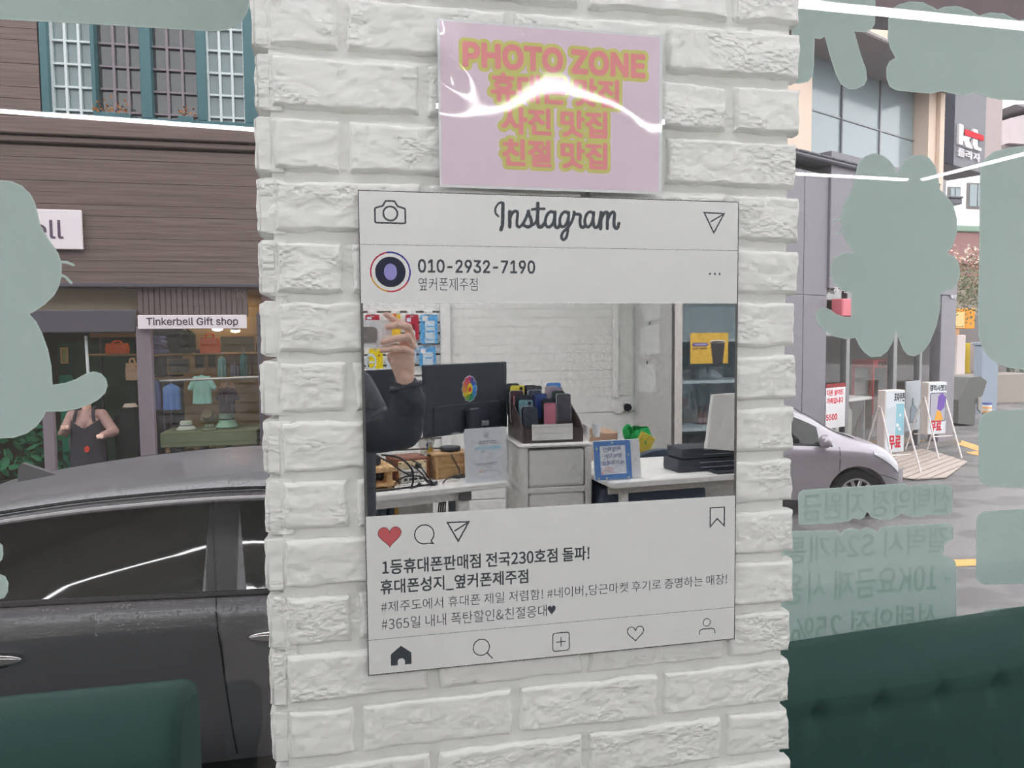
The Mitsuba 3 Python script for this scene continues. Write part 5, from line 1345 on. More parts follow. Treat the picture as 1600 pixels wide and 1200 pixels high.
put('bracket', bx(b[0] + 0.05, b[0] + 0.45, 19.95, 20.6, b[1] - 0.22, b[1], 0.02), col(206, 160, 120), ys)
st2 = thing('store_building', 'small shop with white pillars and a yellow door below the orange box sign', 'building')
b = (19.7076,-0.2376,21.3317,1.593)
put('wall', bx(b[0] - 0.5, b[2] + 1.5, 21.6, 24, -1.2, b[3] + 0.5), col(122, 118, 118), st2)
for c in [(20.0464,-0.0303,20.4115,1.2842),(20.8581,0.203,21.0428,1.0098)]: put('pillar', bx(c[0], c[2], 20.9, 21.2, c[1] - 0.1, c[3] + 0.1, 0.02), col(206, 196, 194), st2)
c = (20.7482,0.0783,21.1208,1.0982)
k = put('door', bx(c[0], c[2], 21.4, 21.5, c[1] - 0.05, c[3], 0.01), col(196, 172, 70), st2, label='yellow door')
put('handle', bx(c[0] + 0.03, c[0] + 0.06, 21.36, 21.4, c[1] + 0.3, c[1] + 0.45), 'mat_steel', k)
put('step', bx(b[0] - 0.2, b[2] + 1.5, 20.4, 21.6, -1.2, c[1] - 0.05, 0.02), col(150, 142, 136), st2)
# tree over the yellow sign
tr = thing('tree', 'small street tree with autumn leaves above the orange box sign', 'tree')
p = (17.9535,2.7662)
put('trunk', tube([(p[0] + 0.9, 18.3, -1.0), (p[0] + 0.85, 18.3, 1.2), (p[0] + 0.5, 18.25, 2.8)], [0.13, 0.09, 0.04], 8), col(96, 84, 78), tr)
rg = np.random.default_rng(11)
for nm, c, n, cz, s in (('foliage', (122, 124, 102), 1900, p[1], 0.42), ('foliage', (164, 124, 110), 500, p[1] + 0.60, 0.28), ('foliage', (222, 210, 192), 260, p[1] + 1.02, 0.18)):
    lv = []
    for i in range(n):
        o = np.array([p[0] + rg.normal() * 0.75 + 0.25, 18.2 + rg.normal() * 0.5, cz + rg.normal() * s])
        a = rg.normal(size=3); a /= np.linalg.norm(a)
        b_ = np.cross(a, rg.normal(size=3)); b_ /= np.linalg.norm(b_)
        lv.append(trimesh.Trimesh([o, o + 0.045 * a + 0.03 * b_, o + 0.09 * a, o + 0.045 * a - 0.03 * b_], [[0, 1, 2], [0, 2, 3]], process=False))
    put(nm, cat(lv), col(*c), tr, kind='stuff')
# barrier cone, slanted dark block, blue grey column, striped bollard, hedge trees
cn = thing('traffic_cone', 'red and white striped post by the steps of the small shop', 'cone')
p = (31.1296,31.4613)
p = (p[0] * 0 + 19.0516, 19.0, -0.0149)
for i in range(4): put('band', lathe([(0, 0), (0.075 - 0.008 * i, 0), (0.067 - 0.008 * i, 0.1), (0, 0.1)], 12, (p[0], p[1], p[2] + 0.1 * i)), col(*((226, 216, 216), (214, 66, 84))[i % 2]), cn)
put('foot', lathe([(0, 0), (0.16, 0), (0.14, 0.04), (0, 0.04)], 12, (p[0], p[1], p[2] - 0.04)), 'mat_dark_panel', cn)
bk = thing('stair_block', 'dark grey slanted concrete block at the corner of the store building', 'block')
BF = Fr((0, 15.2, 0), (1, 0, 0))
put('block', BF.ext(Polygon([(14.8457,-0.8898),(14.845,-0.278),(14.9729,-0.0667),(15.1733,0.292),(15.483,0.3189),(15.6831,0.1823),(15.5775,-0.1475),(15.3526,-0.4075),(15.3515,-0.9397)]), -1.6, 0.0), mat('dark_block', (98, 98, 96), 0.6, 0.3), bk)
put('front_post', BF.ext(Polygon([(15.3962,-0.5416),(15.3858,-0.2423),(15.4821,-0.2116),(15.4967,-0.6278)]), 0.0, 0.05), col(150, 148, 146), bk)
cl_ = thing('column', 'blue grey painted column behind the striped bollard', 'column')
b = (17.6203,-0.8299,18.3591,0.9734)
put('shaft', bx(b[0] + 0.12, b[2], 17.5, 17.8, -1.2, b[3] + 0.1, 0.03), mat('blue_grey', (136, 146, 158), 0.5, 0.3), cl_)
put('cap', bx(b[0] + 0.09, b[2] + 0.05, 17.47, 17.83, b[3] + 0.1, b[3] + 0.2, 0.02), 'mat_blue_grey', cl_)
bo = thing('bollard', 'short bollard striped in blue, white and orange in front of the blue grey column', 'bollard')
p = (16.9988,-0.7621)
for i, c in enumerate(((96, 98, 104), (226, 168, 110), (206, 200, 198), (226, 168, 110), (216, 214, 216), (92, 100, 150))):
    put('band', lathe([(0, 0), (0.115, 0), (0.115, 0.055), (0, 0.055)], 16, (p[0], 16.5, p[1] - 0.08 + 0.055 * i)), col(*c), bo)
put('foot', lathe([(0, 0), (0.115, 0), (0.115, 1.0), (0, 1.0)], 12, (p[0], 16.5, p[1] - 1.08)), col(96, 98, 104), bo)
for i, px in enumerate([27.9653,29.042,30.6851]):
    tr = thing('tree', ('nearest', 'middle', 'farthest')[i] + ' dark green tree of the row at the right border of the photo', 'tree', 'trees at the right border')
    put('trunk', tube([(px, 26.5 + 2.4 * i, -1.2), (px, 26.5 + 2.4 * i, 1.0)], [0.12, 0.06], 7), col(84, 76, 72), tr)
    lv = []
    for j in range(420):
        o = np.array([px, 26.5 + 2.4 * i, -0.1]) + np.clip(rg.normal(size=3), -1.7, 1.7) * np.array([0.50, 0.45, 0.55])
        a = rg.normal(size=3); a /= np.linalg.norm(a)
        b_ = np.cross(a, rg.normal(size=3)); b_ /= np.linalg.norm(b_)
        lv.append(trimesh.Trimesh([o, o + 0.09 * a + 0.05 * b_, o + 0.18 * a, o + 0.09 * a - 0.05 * b_], [[0, 1, 2], [0, 2, 3]], process=False))
    put('foliage', cat(lv), col(92, 102, 92), tr, kind='stuff')
put('wall_garden', bx(22, 46, 35.5, 35.8, -1.2, -0.3), 'mat_kerb', kind='structure', label='low wall behind the row of trees')

bb = thing('house', 'plain concrete block at the end of the alley between the brown and the dark building', 'building')
put('wall', bx(-2.0, 9.0, 19.0, 24.0, -1.2, 6.2), col(168, 160, 156), bb)
put('roof_slab', bx(-2.2, 9.2, 18.8, 24.2, 6.2, 6.45, 0.02), 'mat_dark_panel', bb)
for x in (0.2, 2.4, 4.6, 6.8):
    for z in (0.6, 3.2):
        k = put('window', bx(x, x + 1.2, 18.94, 19.0, z, z + 1.4, 0.01), 'mat_far_frame', bb)
        put('pane', bx(x + 0.07, x + 1.13, 18.92, 18.94, z + 0.07, z + 1.33), 'mat_sky_glass', k)
# ---------------------------------------------------------------- the shop behind the camera, seen in the mirror
# back wall: painted bricks above, plain panels below, slatwall at the left
put('wall_back', bx(XL - 0.12, XR + 0.12, YB - 0.14, YB, -0.06, ZC + 0.1), 'mat_wall_plain', kind='structure', label='white back wall of the shop, brick in its middle part')
mat('white_brick_far', (226, 227, 223), 0.5, 0.3)
rb = np.random.default_rng(21)
i, z = 0, 0.9118
while z < 2.5:
    x = 0.475 - (0.11 if i % 2 else 0.0)
    while x < 2.02:
        x0, x1 = max(x, 0.475), min(x + 0.212, 2.03)
        if x1 - x0 > 0.03:
            d = rb.random() * 0.010
            put('brick', bx(x0 + 0.0006, x1 - 0.0006, YB - 0.01, YB + 0.004 + d * 0.35, z + 0.0006 + rb.random() * 0.0022, z + 0.0715 + rb.random() * 0.0012, 0.002), 'mat_white_brick_far', 'wall_back')
        x += 0.215
    z += 0.0728
    i += 1
zl = 0.9118
put('panel', bx(0.475, 3.2, YB, YB + 0.012, 0.7689 + 0.012, zl - 0.004, 0.003), 'mat_white_paint', 'wall_back')
put('panel', bx(0.475, 3.2, YB, YB + 0.016, 0.1, 0.7689, 0.003), 'mat_white_paint', 'wall_back')
put('corner_trim', bx(0.388, 0.468, YB, YB + 0.07, 0.0, ZC, 0.004), 'mat_white_paint', 'wall_back')
put('baseboard_back', bx(XL, XR, YB, YB + 0.02, 0.0, 0.09, 0.004), 'mat_white_paint', kind='structure', label='white skirting along the back wall')
t = thing('conduit', 'white plastic cable conduit running down the white brick wall beside the grey cabinet', 'conduit')
cx = 1.8494
put('trunking', bx(cx - 0.022, cx + 0.022, YB + 0.02, YB + 0.055, 0.8992, 2.55, 0.006), 'mat_white_paint', t)
p = (1.8942,-4.88,0.8178)
put('socket_box', mov(rot(lathe([(0, 0), (0.055, 0), (0.05, 0.035), (0, 0.035)], 20), -math.pi / 2, (1, 0, 0)), (p[0] - 0.02, YB + 0.016, p[2])), 'mat_white_paint', t)
put('plug', mov(rot(lathe([(0, 0), (0.032, 0), (0.030, 0.03), (0, 0.03)], 18), -math.pi / 2, (1, 0, 0)), (1.9562 - 0.01, YB + 0.05, p[2])), col(52, 54, 58), t)
# slatwall
sw = thing('slatwall', 'white slatted display wall hung with phone accessories on the back wall', 'display wall')
put('backing', bx(-1.9, 0.386, YB, YB + 0.02, 0.25, 2.3), col(124, 118, 112), sw)
zs = 1.613 - 0.0835 * 15
for i in range(25):
    z = zs + 0.0835 * i
    if z > 0.3: put('slat', bx(-1.9, 0.386, YB + 0.018, YB + 0.038, z + 0.010, z + 0.0795, 0.003), 'mat_white_paint', sw)


def pack(px, c, label, parts=()):
    """a carded accessory on a hook: px = x0, z0, x1, z1 on the slatwall"""
    x0, z0, x1, z1 = px
    t = thing('accessory_pack', label, 'package')
    y = YB + 0.085
    xm = 0.5 * (x0 + x1)
    f = Fr((0, y, 0), (1, 0, 0))
    card = rrect(x0, z0, x1, z1, 0.008).difference(sbox(xm - 0.012, z1 - 0.016, xm + 0.012, z1 - 0.008))
    put('card', f.ext(card, -0.004, 0.0), c, t)
    for g, m, d in parts:
        put('print', f.ext(affinity.affine_transform(g, [x1 - x0, 0, 0, z1 - z0, x0, z0]), -0.004 - d, -0.004), m, t)
    put('hook', tube([(xm, YB + 0.035, z1 - 0.004), (xm, YB + 0.10, z1 - 0.006), (xm, YB + 0.115, z1 + 0.004)], 0.003, 5), 'mat_alu', t)
    put('hook_plate', bx(xm - 0.035, xm + 0.035, YB + 0.030, YB + 0.044, z1 + 0.004, z1 + 0.036, 0.003), 'mat_white_paint', t)


U = lambda x0, y0, x1, y1: sbox(x0, y0, x1, y1)
RDK, BLU, WHI, YEL = gloss(176, 52, 70), gloss(96, 164, 214), gloss(196, 212, 224), gloss(226, 204, 44)
pack((-0.1893,1.4747,-0.083,1.5924), RDK, 'red carded accessory above the white phone, at the left of the slatwall', [(U(0.1, 0.7, 0.45, 0.88), WHI, 0.001)])
pack((0.0089,1.4043,0.0775,1.5968), gloss(232, 190, 60), 'yellow and orange carded accessory behind the raised fingers', [(Point(0.35, 0.86).buffer(0.18), gloss(222, 92, 60), 0.001)])
pack((0.1168,1.3982,0.2156,1.5916), RDK, 'tall red carded accessory right of the raised hand', [(U(0.08, 0.72, 0.42, 0.88), WHI, 0.001), (U(0.3, 0.30, 0.7, 0.62), gloss(120, 36, 50), 0.002), (Point(0.6, 0.26).buffer(0.14), WHI, 0.003)])
pack((0.2302,1.367,0.3649,1.5913), BLU, 'upper blue blister pack with a white card at the right end of the slatwall', [(U(0.26, 0.02, 0.82, 0.80), WHI, 0.006), (U(0.1, 0.78, 0.42, 0.96), gloss(222, 222, 226), 0.008), (U(0.36, 0.58, 0.78, 0.62), BLU, 0.008), (U(0.36, 0.40, 0.78, 0.46), BLU, 0.008), (U(0.36, 0.12, 0.78, 0.15), BLU, 0.008)])
pack((0.2167,1.1921,0.3466,1.3422), BLU, 'lower blue blister pack with a white card, just above the dark monitor', [(U(0.22, -0.1, 0.84, 0.72), WHI, 0.006), (U(0.08, 0.66, 0.40, 0.92), gloss(222, 222, 226), 0.008), (U(0.34, 0.40, 0.78, 0.46), BLU, 0.008)])
pack((0.1576,1.2238,0.1972,1.3533), BLU, 'blue blister pack half hidden by the raised wrist', [(U(0.3, 0.0, 0.9, 0.7), WHI, 0.004)])
pack((-0.1662,1.174,-0.0642,1.3319), YEL, 'yellow carded accessory with a white ring below the white phone', [(Point(0.12, 0.36).buffer(0.42).difference(Point(0.12, 0.36).buffer(0.30)), WHI, 0.001), (U(-0.02, 0.30, 0.40, 0.40), WHI, 0.001), (U(0.68, 0.62, 0.78, 0.72), RDK, 0.001)])
pack((-0.0355,1.1721,0.0233,1.2761), WHI, 'white carded accessory behind the heel of the hand')

# grey cabinet at the right: closed side with papers, glass front with shelves
gc = thing('cabinet', 'tall pale grey cabinet with a glass front and papers on its side', 'cabinet')
CX0, CX1, CYF = 2.02, 3.25, -4.16
GCM = mat('cabinet_grey', (194, 194, 192), 0.5, 0.3)
CRM = mat('cabinet_cream', (206, 202, 196), 0.45, 0.3)
put('side_panel', bx(CX0, CX0 + 0.02, YB + 0.035, CYF - 0.02, 0.0, 2.2, 0.002), GCM, gc)
put('side_panel', bx(CX1 - 0.02, CX1, YB + 0.035, CYF - 0.02, 0.0, 2.2, 0.002), GCM, gc)
put('back_panel', bx(CX0, CX1, YB + 0.032, YB + 0.045, 0.0, 2.2), col(206, 214, 216), gc)
put('top', bx(CX0, CX1, YB + 0.035, CYF, 2.2, 2.23, 0.003), GCM, gc)
put('base', bx(CX0, CX1, YB + 0.035, CYF, 0.0, 0.08, 0.003), GCM, gc)
put('door_stile', bx(CX0, CX0 + 0.012, CYF - 0.018, CYF + 0.004, 0.08, 2.2, 0.002), 'mat_edge_dark', gc)
k = put('door', bx(CX0 + 0.014, CX0 + 0.075, CYF - 0.02, CYF + 0.008, 0.08, 2.2, 0.003), CRM, gc, label='cream door frame')
put('stile', bx(CX1 - 0.06, CX1 - 0.002, CYF - 0.02, CYF + 0.008, 0.08, 2.2, 0.003), CRM, k)
v = np.array([[CX0 + 0.07, CYF, 0.1], [CX1 - 0.05, CYF, 0.1], [CX1 - 0.05, CYF, 2.18], [CX0 + 0.07, CYF, 2.18]])
scene['mat_tint_glass'] = {'type': 'thindielectric', 'int_ior': 1.5, 'specular_transmittance': {'type': 'rgb', 'value': [0.84, 0.90, 0.92]}}
put('pane', trimesh.Trimesh(v, [[0, 1, 2], [0, 2, 3]], process=False), 'mat_tint_glass', k)
shz = [1.3838, 1.0711, 0.711, 0.55, 1.95]
for z in shz:
    put('shelf', bx(CX0 + 0.02, CX1 - 0.02, YB + 0.05, CYF - 0.04, z - 0.022, z, 0.003), col(206, 212, 214), gc)
PAP = col(222, 224, 224)
for i, px in enumerate(([[4.788,1.699],[4.372,1.678],[4.371,1.542],[4.704,1.52]], [[4.773,1.48],[4.395,1.508],[4.381,1.273],[4.8,1.25]], [[4.828,1.175],[4.467,1.197],[4.453,0.973],[4.827,0.952]])):
    t = thing('paper', ('highest', 'middle', 'lowest')[i] + ' white paper sheet taped to the side of the grey cabinet', 'paper')
    g = Polygon([(-a, b) for a, b in px])
    put('sheet', Fr((CX0 - 0.003, 0, 0), (0, 1, 0)).ext(g.buffer(0), -0.001, 0.0015), PAP, t)
    c = g.centroid
    put('tape', Fr((CX0 - 0.004, 0, 0), (0, 1, 0)).ext(sbox(c.x - 0.006, g.bounds[3] - 0.012, c.x + 0.006, g.bounds[3] + 0.02), 0.0015, 0.002) if False else bx(CX0 - 0.006, CX0 - 0.003, c.x - 0.006, c.x + 0.006, g.bounds[3] - 0.01, g.bounds[3] + 0.018), 'mat_edge_dark', t)
# coffee poster on the glass
b = (2.158,1.2019,2.4621,1.4302)
cp = thing('poster', 'yellow poster with a dark paper cup on the glass of the grey cabinet', 'poster')
PFr = Fr((0, CYF + 0.004, 0), (1, 0, 0))
w_, h = b[2] - b[0], b[3] - b[1]
Q = lambda g: affinity.affine_transform(g, [w_, 0, 0, h, b[0], b[1]])
put('sheet', PFr.ext(sbox(*b), -0.0015, 0.0), col(222, 184, 92), cp)
put('cup_print', PFr.ext(Q(Polygon([(0.60, 0.0), (0.53, 0.68), (0.91, 0.70), (0.86, 0.0)])), -0.003, -0.0015), col(84, 82, 84), cp)
put('cup_rim', PFr.ext(Q(affinity.scale(Point(0.715, 0.715).buffer(0.1, 16), 2.05, 0.55)), -0.004, -0.003), col(232, 228, 222), cp)
put('cup_mouth', PFr.ext(Q(affinity.scale(Point(0.715, 0.70).buffer(0.1, 16), 1.7, 0.32)), -0.005, -0.004), col(96, 92, 92), cp)
put('name_pill', PFr.ext(Q(rrect(0.05, 0.56, 0.46, 0.68, 0.05)), -0.003, -0.0015), col(104, 96, 150), cp)
put('lettering', PFr.ext(Q(text_in('테이크아웃', (0.11, 0.585, 0.40, 0.655), True, 0.01, True)), -0.004, -0.003), col(230, 226, 230), cp)
put('lettering', PFr.ext(Q(text_in('커피 가능', (0.06, 0.45, 0.44, 0.53), True, 0.01, True)), -0.003, -0.0015), col(92, 84, 74), cp)
# small bottles and things in the cabinet
BT = mat('bottle_brown', (112, 82, 84), 0.2, 0.5)
for i, (px, nm) in enumerate(((1054, 'first'), (1062, 'second'), (1093, 'third'), (1101, 'fourth'))):
    x = [2.1692,2.2123,2.3806,2.4244][i]
    t = thing('bottle', nm + ' small brown bottle from the left on the shelf behind the glass', 'bottle', 'bottles in the grey cabinet')
    z = shz[2]
    put('glass', lathe([(0, 0), (0.020, 0), (0.021, 0.075), (0.009, 0.105), (0.009, 0.128), (0, 0.128)], 14, (x, -4.45, z)), BT, t, smooth=40)
    put('cap', lathe([(0, 0.126), (0.011, 0.126), (0.011, 0.145), (0, 0.145)], 12, (x, -4.45, z)), col(132, 100, 104), t)
    put('paper_label', lathe([(0.0214, 0.012), (0.0216, 0.012), (0.0216, 0.052), (0.0214, 0.052)], 14, (x, -4.45, z)), col(170, 150, 152), t)
t = thing('plastic_bag', 'crumpled clear plastic bag on the middle shelf of the grey cabinet', 'bag')
xa, xb = 2.3314, 2.5961
a, b = np.meshgrid(np.linspace(0, 2 * np.pi, 30), np.linspace(0, 1, 8), indexing='ij')
rr = (1 - b ** 3) * (0.85 + 0.3 * meshkit.noise(np.stack([np.cos(a) * 2, np.sin(a) * 2, b * 4], -1)))
put('film', grid(np.stack([(xa + xb) / 2 + 0.5 * (xb - xa) * rr * np.cos(a), -4.5 + 0.09 * rr * np.sin(a), shz[1] + 0.002 + b * 0.07 * (0.7 + 0.6 * meshkit.noise(np.stack([np.cos(a) * 3, np.sin(a) * 3, b * 0], -1)))], -1)), col(190, 198, 200), t)

# ---------------------------------------------------------------- left desk (a runs to the right in the mirror, d away from it)
WTOP = mat('desk_white', (218, 219, 216), 0.35, 0.4)
STL = mat('white_steel', (214, 214, 211), 0.4, 0.4)
DARK = mat('dark_plastic', (54, 60, 68), 0.42, 0.4)
BLK = mat('black_plastic', (28, 31, 36), 0.35, 0.45)
WOOD = mat('light_wood', (205, 168, 122), 0.5, 0.3)
BRN = mat('brown_wood', (134, 88, 70), 0.5, 0.3)
DL = Fr((-0.208, -2.226, 0), (0.9655, -0.2605, 0))
ZD = 0.74
dl = thing('desk', 'white desk at the left of the mirror, under the dark monitors', 'desk')
put('desk_top', DL.box(-0.9, 0.655, ZD - 0.028, ZD, 0.0, 0.62, 0.004), WTOP, dl)
put('leg', DL.box(0.42, 0.47, 0, ZD - 0.028, 0.05, 0.09), STL, dl)
put('leg', DL.box(0.42, 0.47, 0, ZD - 0.028, 0.52, 0.56), STL, dl)
put('leg', DL.box(-0.88, -0.83, 0, ZD - 0.028, 0.05, 0.09), STL, dl)
put('leg', DL.box(-0.88, -0.83, 0, ZD - 0.028, 0.52, 0.56), STL, dl)
put('apron', DL.box(-0.86, 0.45, ZD - 0.075, ZD - 0.03, 0.06, 0.08), STL, dl)
put('privacy_panel', DL.box(-0.85, 0.42, 0.25, ZD - 0.06, 0.50, 0.515), STL, dl)
put('corner_bracket', DL.box(0.415, 0.475, ZD - 0.075, ZD - 0.03, 0.03, 0.05, 0.004), 'mat_edge_dark', dl)
# riser shelf
pl = [(0.0114,0.8608),(0.1477,0.8319),(0.0239,0.7803),(0.1493,0.7624),(0.121,0.8256),(0.1334,0.7062)]
rs = thing('desk_riser', 'two tier light wood riser at the left end of the left desk', 'riser')
ra0, ra1 = pl[0][0] - 0.28, pl[1][0]
zt1, zt2 = pl[1][1] - 0.002, pl[3][1]
put('top', DL.box(ra0, ra1, zt1 - 0.014, zt1 + 0.008, 0.10, 0.34, 0.003), WOOD, rs)
put('shelf', DL.box(ra0, ra1, zt2 - 0.010, zt2 + 0.006, 0.10, 0.34, 0.003), WOOD, rs)
for a in (ra1 - 0.030, ra0 + 0.02):
    put('upright', DL.box(a - 0.012, a + 0.012, ZD, zt1 - 0.014, 0.12, 0.30, 0.002), WOOD, rs)
mc = thing('card_terminal', 'dark card terminal with a pale lid on the wooden riser, at the mirror edge', 'terminal')
q0, q1 = (-0.0002,0.8961), (0.0928,0.8479)
put('body', DL.box(ra0 + 0.05, q1[0], zt1 + 0.008, zt1 + 0.055, 0.16, 0.30, 0.01), DARK, mc)
put('lid', DL.box(ra0 + 0.05, q1[0] - 0.015, zt1 + 0.055, zt1 + 0.068, 0.17, 0.30, 0.008), col(176, 178, 186), mc)
for i in range(3): put('key', DL.box(q1[0] - 0.05 + 0.015 * i, q1[0] - 0.04 + 0.015 * i, zt1 + 0.055, zt1 + 0.062, 0.165, 0.18, 0.002), col(190, 190, 190), mc)
t = thing('adapter', 'dark power adapter lying inside the wooden riser', 'adapter')
c0, c1 = (0.0791,0.7614), (0.1399,0.8057)
put('body', DL.box(c0[0], c1[0], zt2 + 0.006, zt2 + 0.05, 0.17, 0.27, 0.012), DARK, t)
put('cord', tube([DL.p(c0[0], zt2 + 0.03, 0.2), DL.p(c0[0] - 0.04, zt2 + 0.035, 0.19), DL.p(c0[0] - 0.09, zt2 + 0.02, 0.22)], 0.004, 6), BLK, t)
# wooden radio with cream front
b = (0.1733,0.7505,0.3381,0.852)
rd = thing('radio', 'small brown wooden radio with a cream front panel on the left desk', 'radio')
put('case', DL.box(b[0], b[2], b[1] - 0.005, b[3], 0.21, 0.36, 0.005), BRN, rd)
f0 = (0.1855,0.7656,0.3223,0.8402)
FRB = DL
put('front_panel', DL.box(f0[0], f0[2], f0[1], f0[3], 0.203, 0.211, 0.003), col(226, 208, 172), rd)
fm = 0.5 * (f0[0] + f0[2])
fh = f0[3] - f0[1]
put('display', DL.box(fm + 0.012, fm + 0.040, f0[1] + 0.48 * fh, f0[1] + 0.78 * fh, 0.200, 0.204), col(58, 60, 50), rd)
put('knob', DL.mesh(mov(lathe([(0, -0.006), (0.019, -0.006), (0.019, 0), (0, 0)], 20), (f0[0] + 0.045, f0[1] + 0.45 * fh, 0.203))), col(206, 190, 156), rd)
for a in (f0[0] + 0.008, f0[2] - 0.008):
    for b2 in (f0[1] + 0.008, f0[3] - 0.008): put('screw', DL.mesh(mov(lathe([(0, -0.003), (0.0035, -0.002), (0.0035, 0), (0, 0)], 8), (a, b2, 0.203))), col(96, 84, 70), rd)
k = key(rd, 'indicator_lamp')
scene[k] = mikit.ply(DL.mesh(mov(trimesh.creation.icosphere(2, 0.0045), (f0[2] - 0.030, f0[1] + 0.40 * fh, 0.202))), DARK, emitter={'type': 'area', 'radiance': {'type': 'rgb', 'value': [6.0, 0.7, 0.5]}, 'sampling_weight': 0.02})
labels[k] = {'label': 'glowing red indicator'}
put('socket', DL.box(f0[2] - 0.034, f0[2] - 0.027, f0[1] + 0.62 * fh, f0[1] + 0.75 * fh, 0.200, 0.204), DARK, rd)
st_ = thing('stand', 'low wooden stand carrying the brown radio', 'stand')
put('side', DL.box(b[0] - 0.002, b[0] + 0.012, ZD, b[1] - 0.005, 0.20, 0.37), BRN, st_)
put('side', DL.box(b[2] - 0.012, b[2] + 0.002, ZD, b[1] - 0.005, 0.20, 0.37), BRN, st_)
# white switch box
b = (0.1901,0.691,0.3114,0.7538)
sb_ = thing('network_box', 'white network box with a notched lid under the brown radio', 'box')
put('body', DL.box(b[0], b[2], ZD, ZD + 0.062, 0.19, 0.28, 0.005), STL, sb_)
put('lid', DL.box(b[0] + 0.004, b[2] - 0.004, ZD + 0.062, ZD + 0.072, 0.20, 0.27, 0.004), STL, sb_)
for i in range(4): put('port', DL.box(b[0] + 0.018 + 0.024 * i, b[0] + 0.032 + 0.024 * i, ZD + 0.012, ZD + 0.022, 0.187, 0.192), DARK, sb_)
put('groove', DL.box(b[0] + 0.02, b[2] - 0.03, ZD + 0.046, ZD + 0.050, 0.188, 0.191), DARK, sb_)
# bottle, grey file, cup, organiser
b = (0.3656,0.7154,0.3952,0.84)
t = thing('glue_bottle', 'yellow bottle between the brown radio and the wooden organiser', 'bottle')
bc = DL.p((b[0] + b[2]) / 2, ZD, 0.31)
put('body', lathe([(0, 0), (0.016, 0), (0.016, 0.125), (0.010, 0.140), (0, 0.140)], 16, bc), col(206, 178, 60), t, smooth=40)
put('cap', lathe([(0, 0.140), (0.009, 0.140), (0.008, 0.165), (0, 0.165)], 12, bc), col(210, 206, 196), t)
put('band', lathe([(0.0162, 0.05), (0.0166, 0.05), (0.0166, 0.08), (0.0162, 0.08)], 16, bc), DARK, t)
b = (0.3917,0.7,0.428,0.822)
t = thing('file_box', 'slim grey file box left of the wooden organiser', 'box')
put('body', DL.box(b[0], b[2], ZD, b[3], 0.30, 0.40, 0.003), col(112, 114, 116), t)
put('tab', DL.box(b[0] + 0.006, b[2] - 0.006, b[3], b[3] + 0.018, 0.31, 0.33, 0.002), col(220, 218, 212), t)
b = (0.3056,0.83,0.3999,0.9012)
cu = thing('plastic_cup', 'clear plastic cup with a blue and white straw standing on the brown radio', 'cup')
scene['mat_clear_plastic'] = {'type': 'thindielectric', 'int_ior': 1.45, 'specular_transmittance': {'type': 'rgb', 'value': [0.80, 0.80, 0.79]}}
zr = 0.852
cc = DL.p((b[0] + b[2]) / 2, zr, 0.285)
put('cup_wall', lathe([(0.028, 0.0), (0.042, 0.072)], 24, cc), 'mat_clear_plastic', cu, smooth=True)
put('rim', lathe([(0.0415, 0.070), (0.0440, 0.070), (0.0440, 0.075), (0.0415, 0.075)], 24, cc), col(196, 198, 196), cu)
put('lid', lathe([(0.0435, 0.073), (0.036, 0.088), (0.010, 0.092)], 24, cc), 'mat_clear_plastic', cu, smooth=True)
put('base', lathe([(0, 0.001), (0.028, 0.001), (0.028, 0.003), (0, 0.003)], 20, cc), col(190, 192, 190), cu)
for i in range(4):
    put('straw_band', tube([cc + np.array([0.004, 0, 0.02 + 0.034 * i]), cc + np.array([0.004, 0, 0.054 + 0.034 * i])], 0.0042, 8), col(*((64, 112, 156), (226, 230, 232))[i % 2]), cu)
b = (0.37,0.7118,0.5005,0.8617)
og = thing('desk_organiser', 'light wood desk organiser with a middle shelf, left of the printed notice', 'organiser')
b = (b[0], ZD, b[2] + 0.05, b[3])
put('top', DL.box(b[0] - 0.012, b[2], b[3] - 0.012, b[3], 0.20, 0.33, 0.003), WOOD, og)
put('shelf', DL.box(b[0], b[2], 0.5 * (b[1] + b[3]) - 0.006, 0.5 * (b[1] + b[3]) + 0.006, 0.20, 0.33, 0.002), WOOD, og)
put('side', DL.box(b[0], b[0] + 0.012, ZD, b[3] - 0.012, 0.20, 0.33, 0.002), WOOD, og)
put('side', DL.box(b[2] - 0.035, b[2] - 0.023, ZD, b[3] - 0.012, 0.20, 0.33, 0.002), WOOD, og)
put('front_board', DL.box(b[0] + 0.012, b[2] - 0.035, ZD, b[3] - 0.012, 0.212, 0.222, 0.002), WOOD, og)
t = thing('charging_puck', 'flat black round charger lying on the wooden organiser', 'charger')
pc = DL.p(0.4686, b[3] + 0.001, 0.27)
put('disc', lathe([(0, 0), (0.045, 0), (0.052, 0.010), (0.048, 0.020), (0, 0.022)], 24, pc), DARK, t, smooth=40)
put('cable', tube([pc + np.array([-0.01, 0.05, 0.008]), pc + np.array([0.0, 0.085, -0.02]), DL.p(0.4662, 0.7738, 0.15), DL.p(0.3952, ZD + 0.02, 0.12), DL.p(0.3631, ZD + 0.005, 0.10)], 0.0032, 6), BLK, t)
cb = []
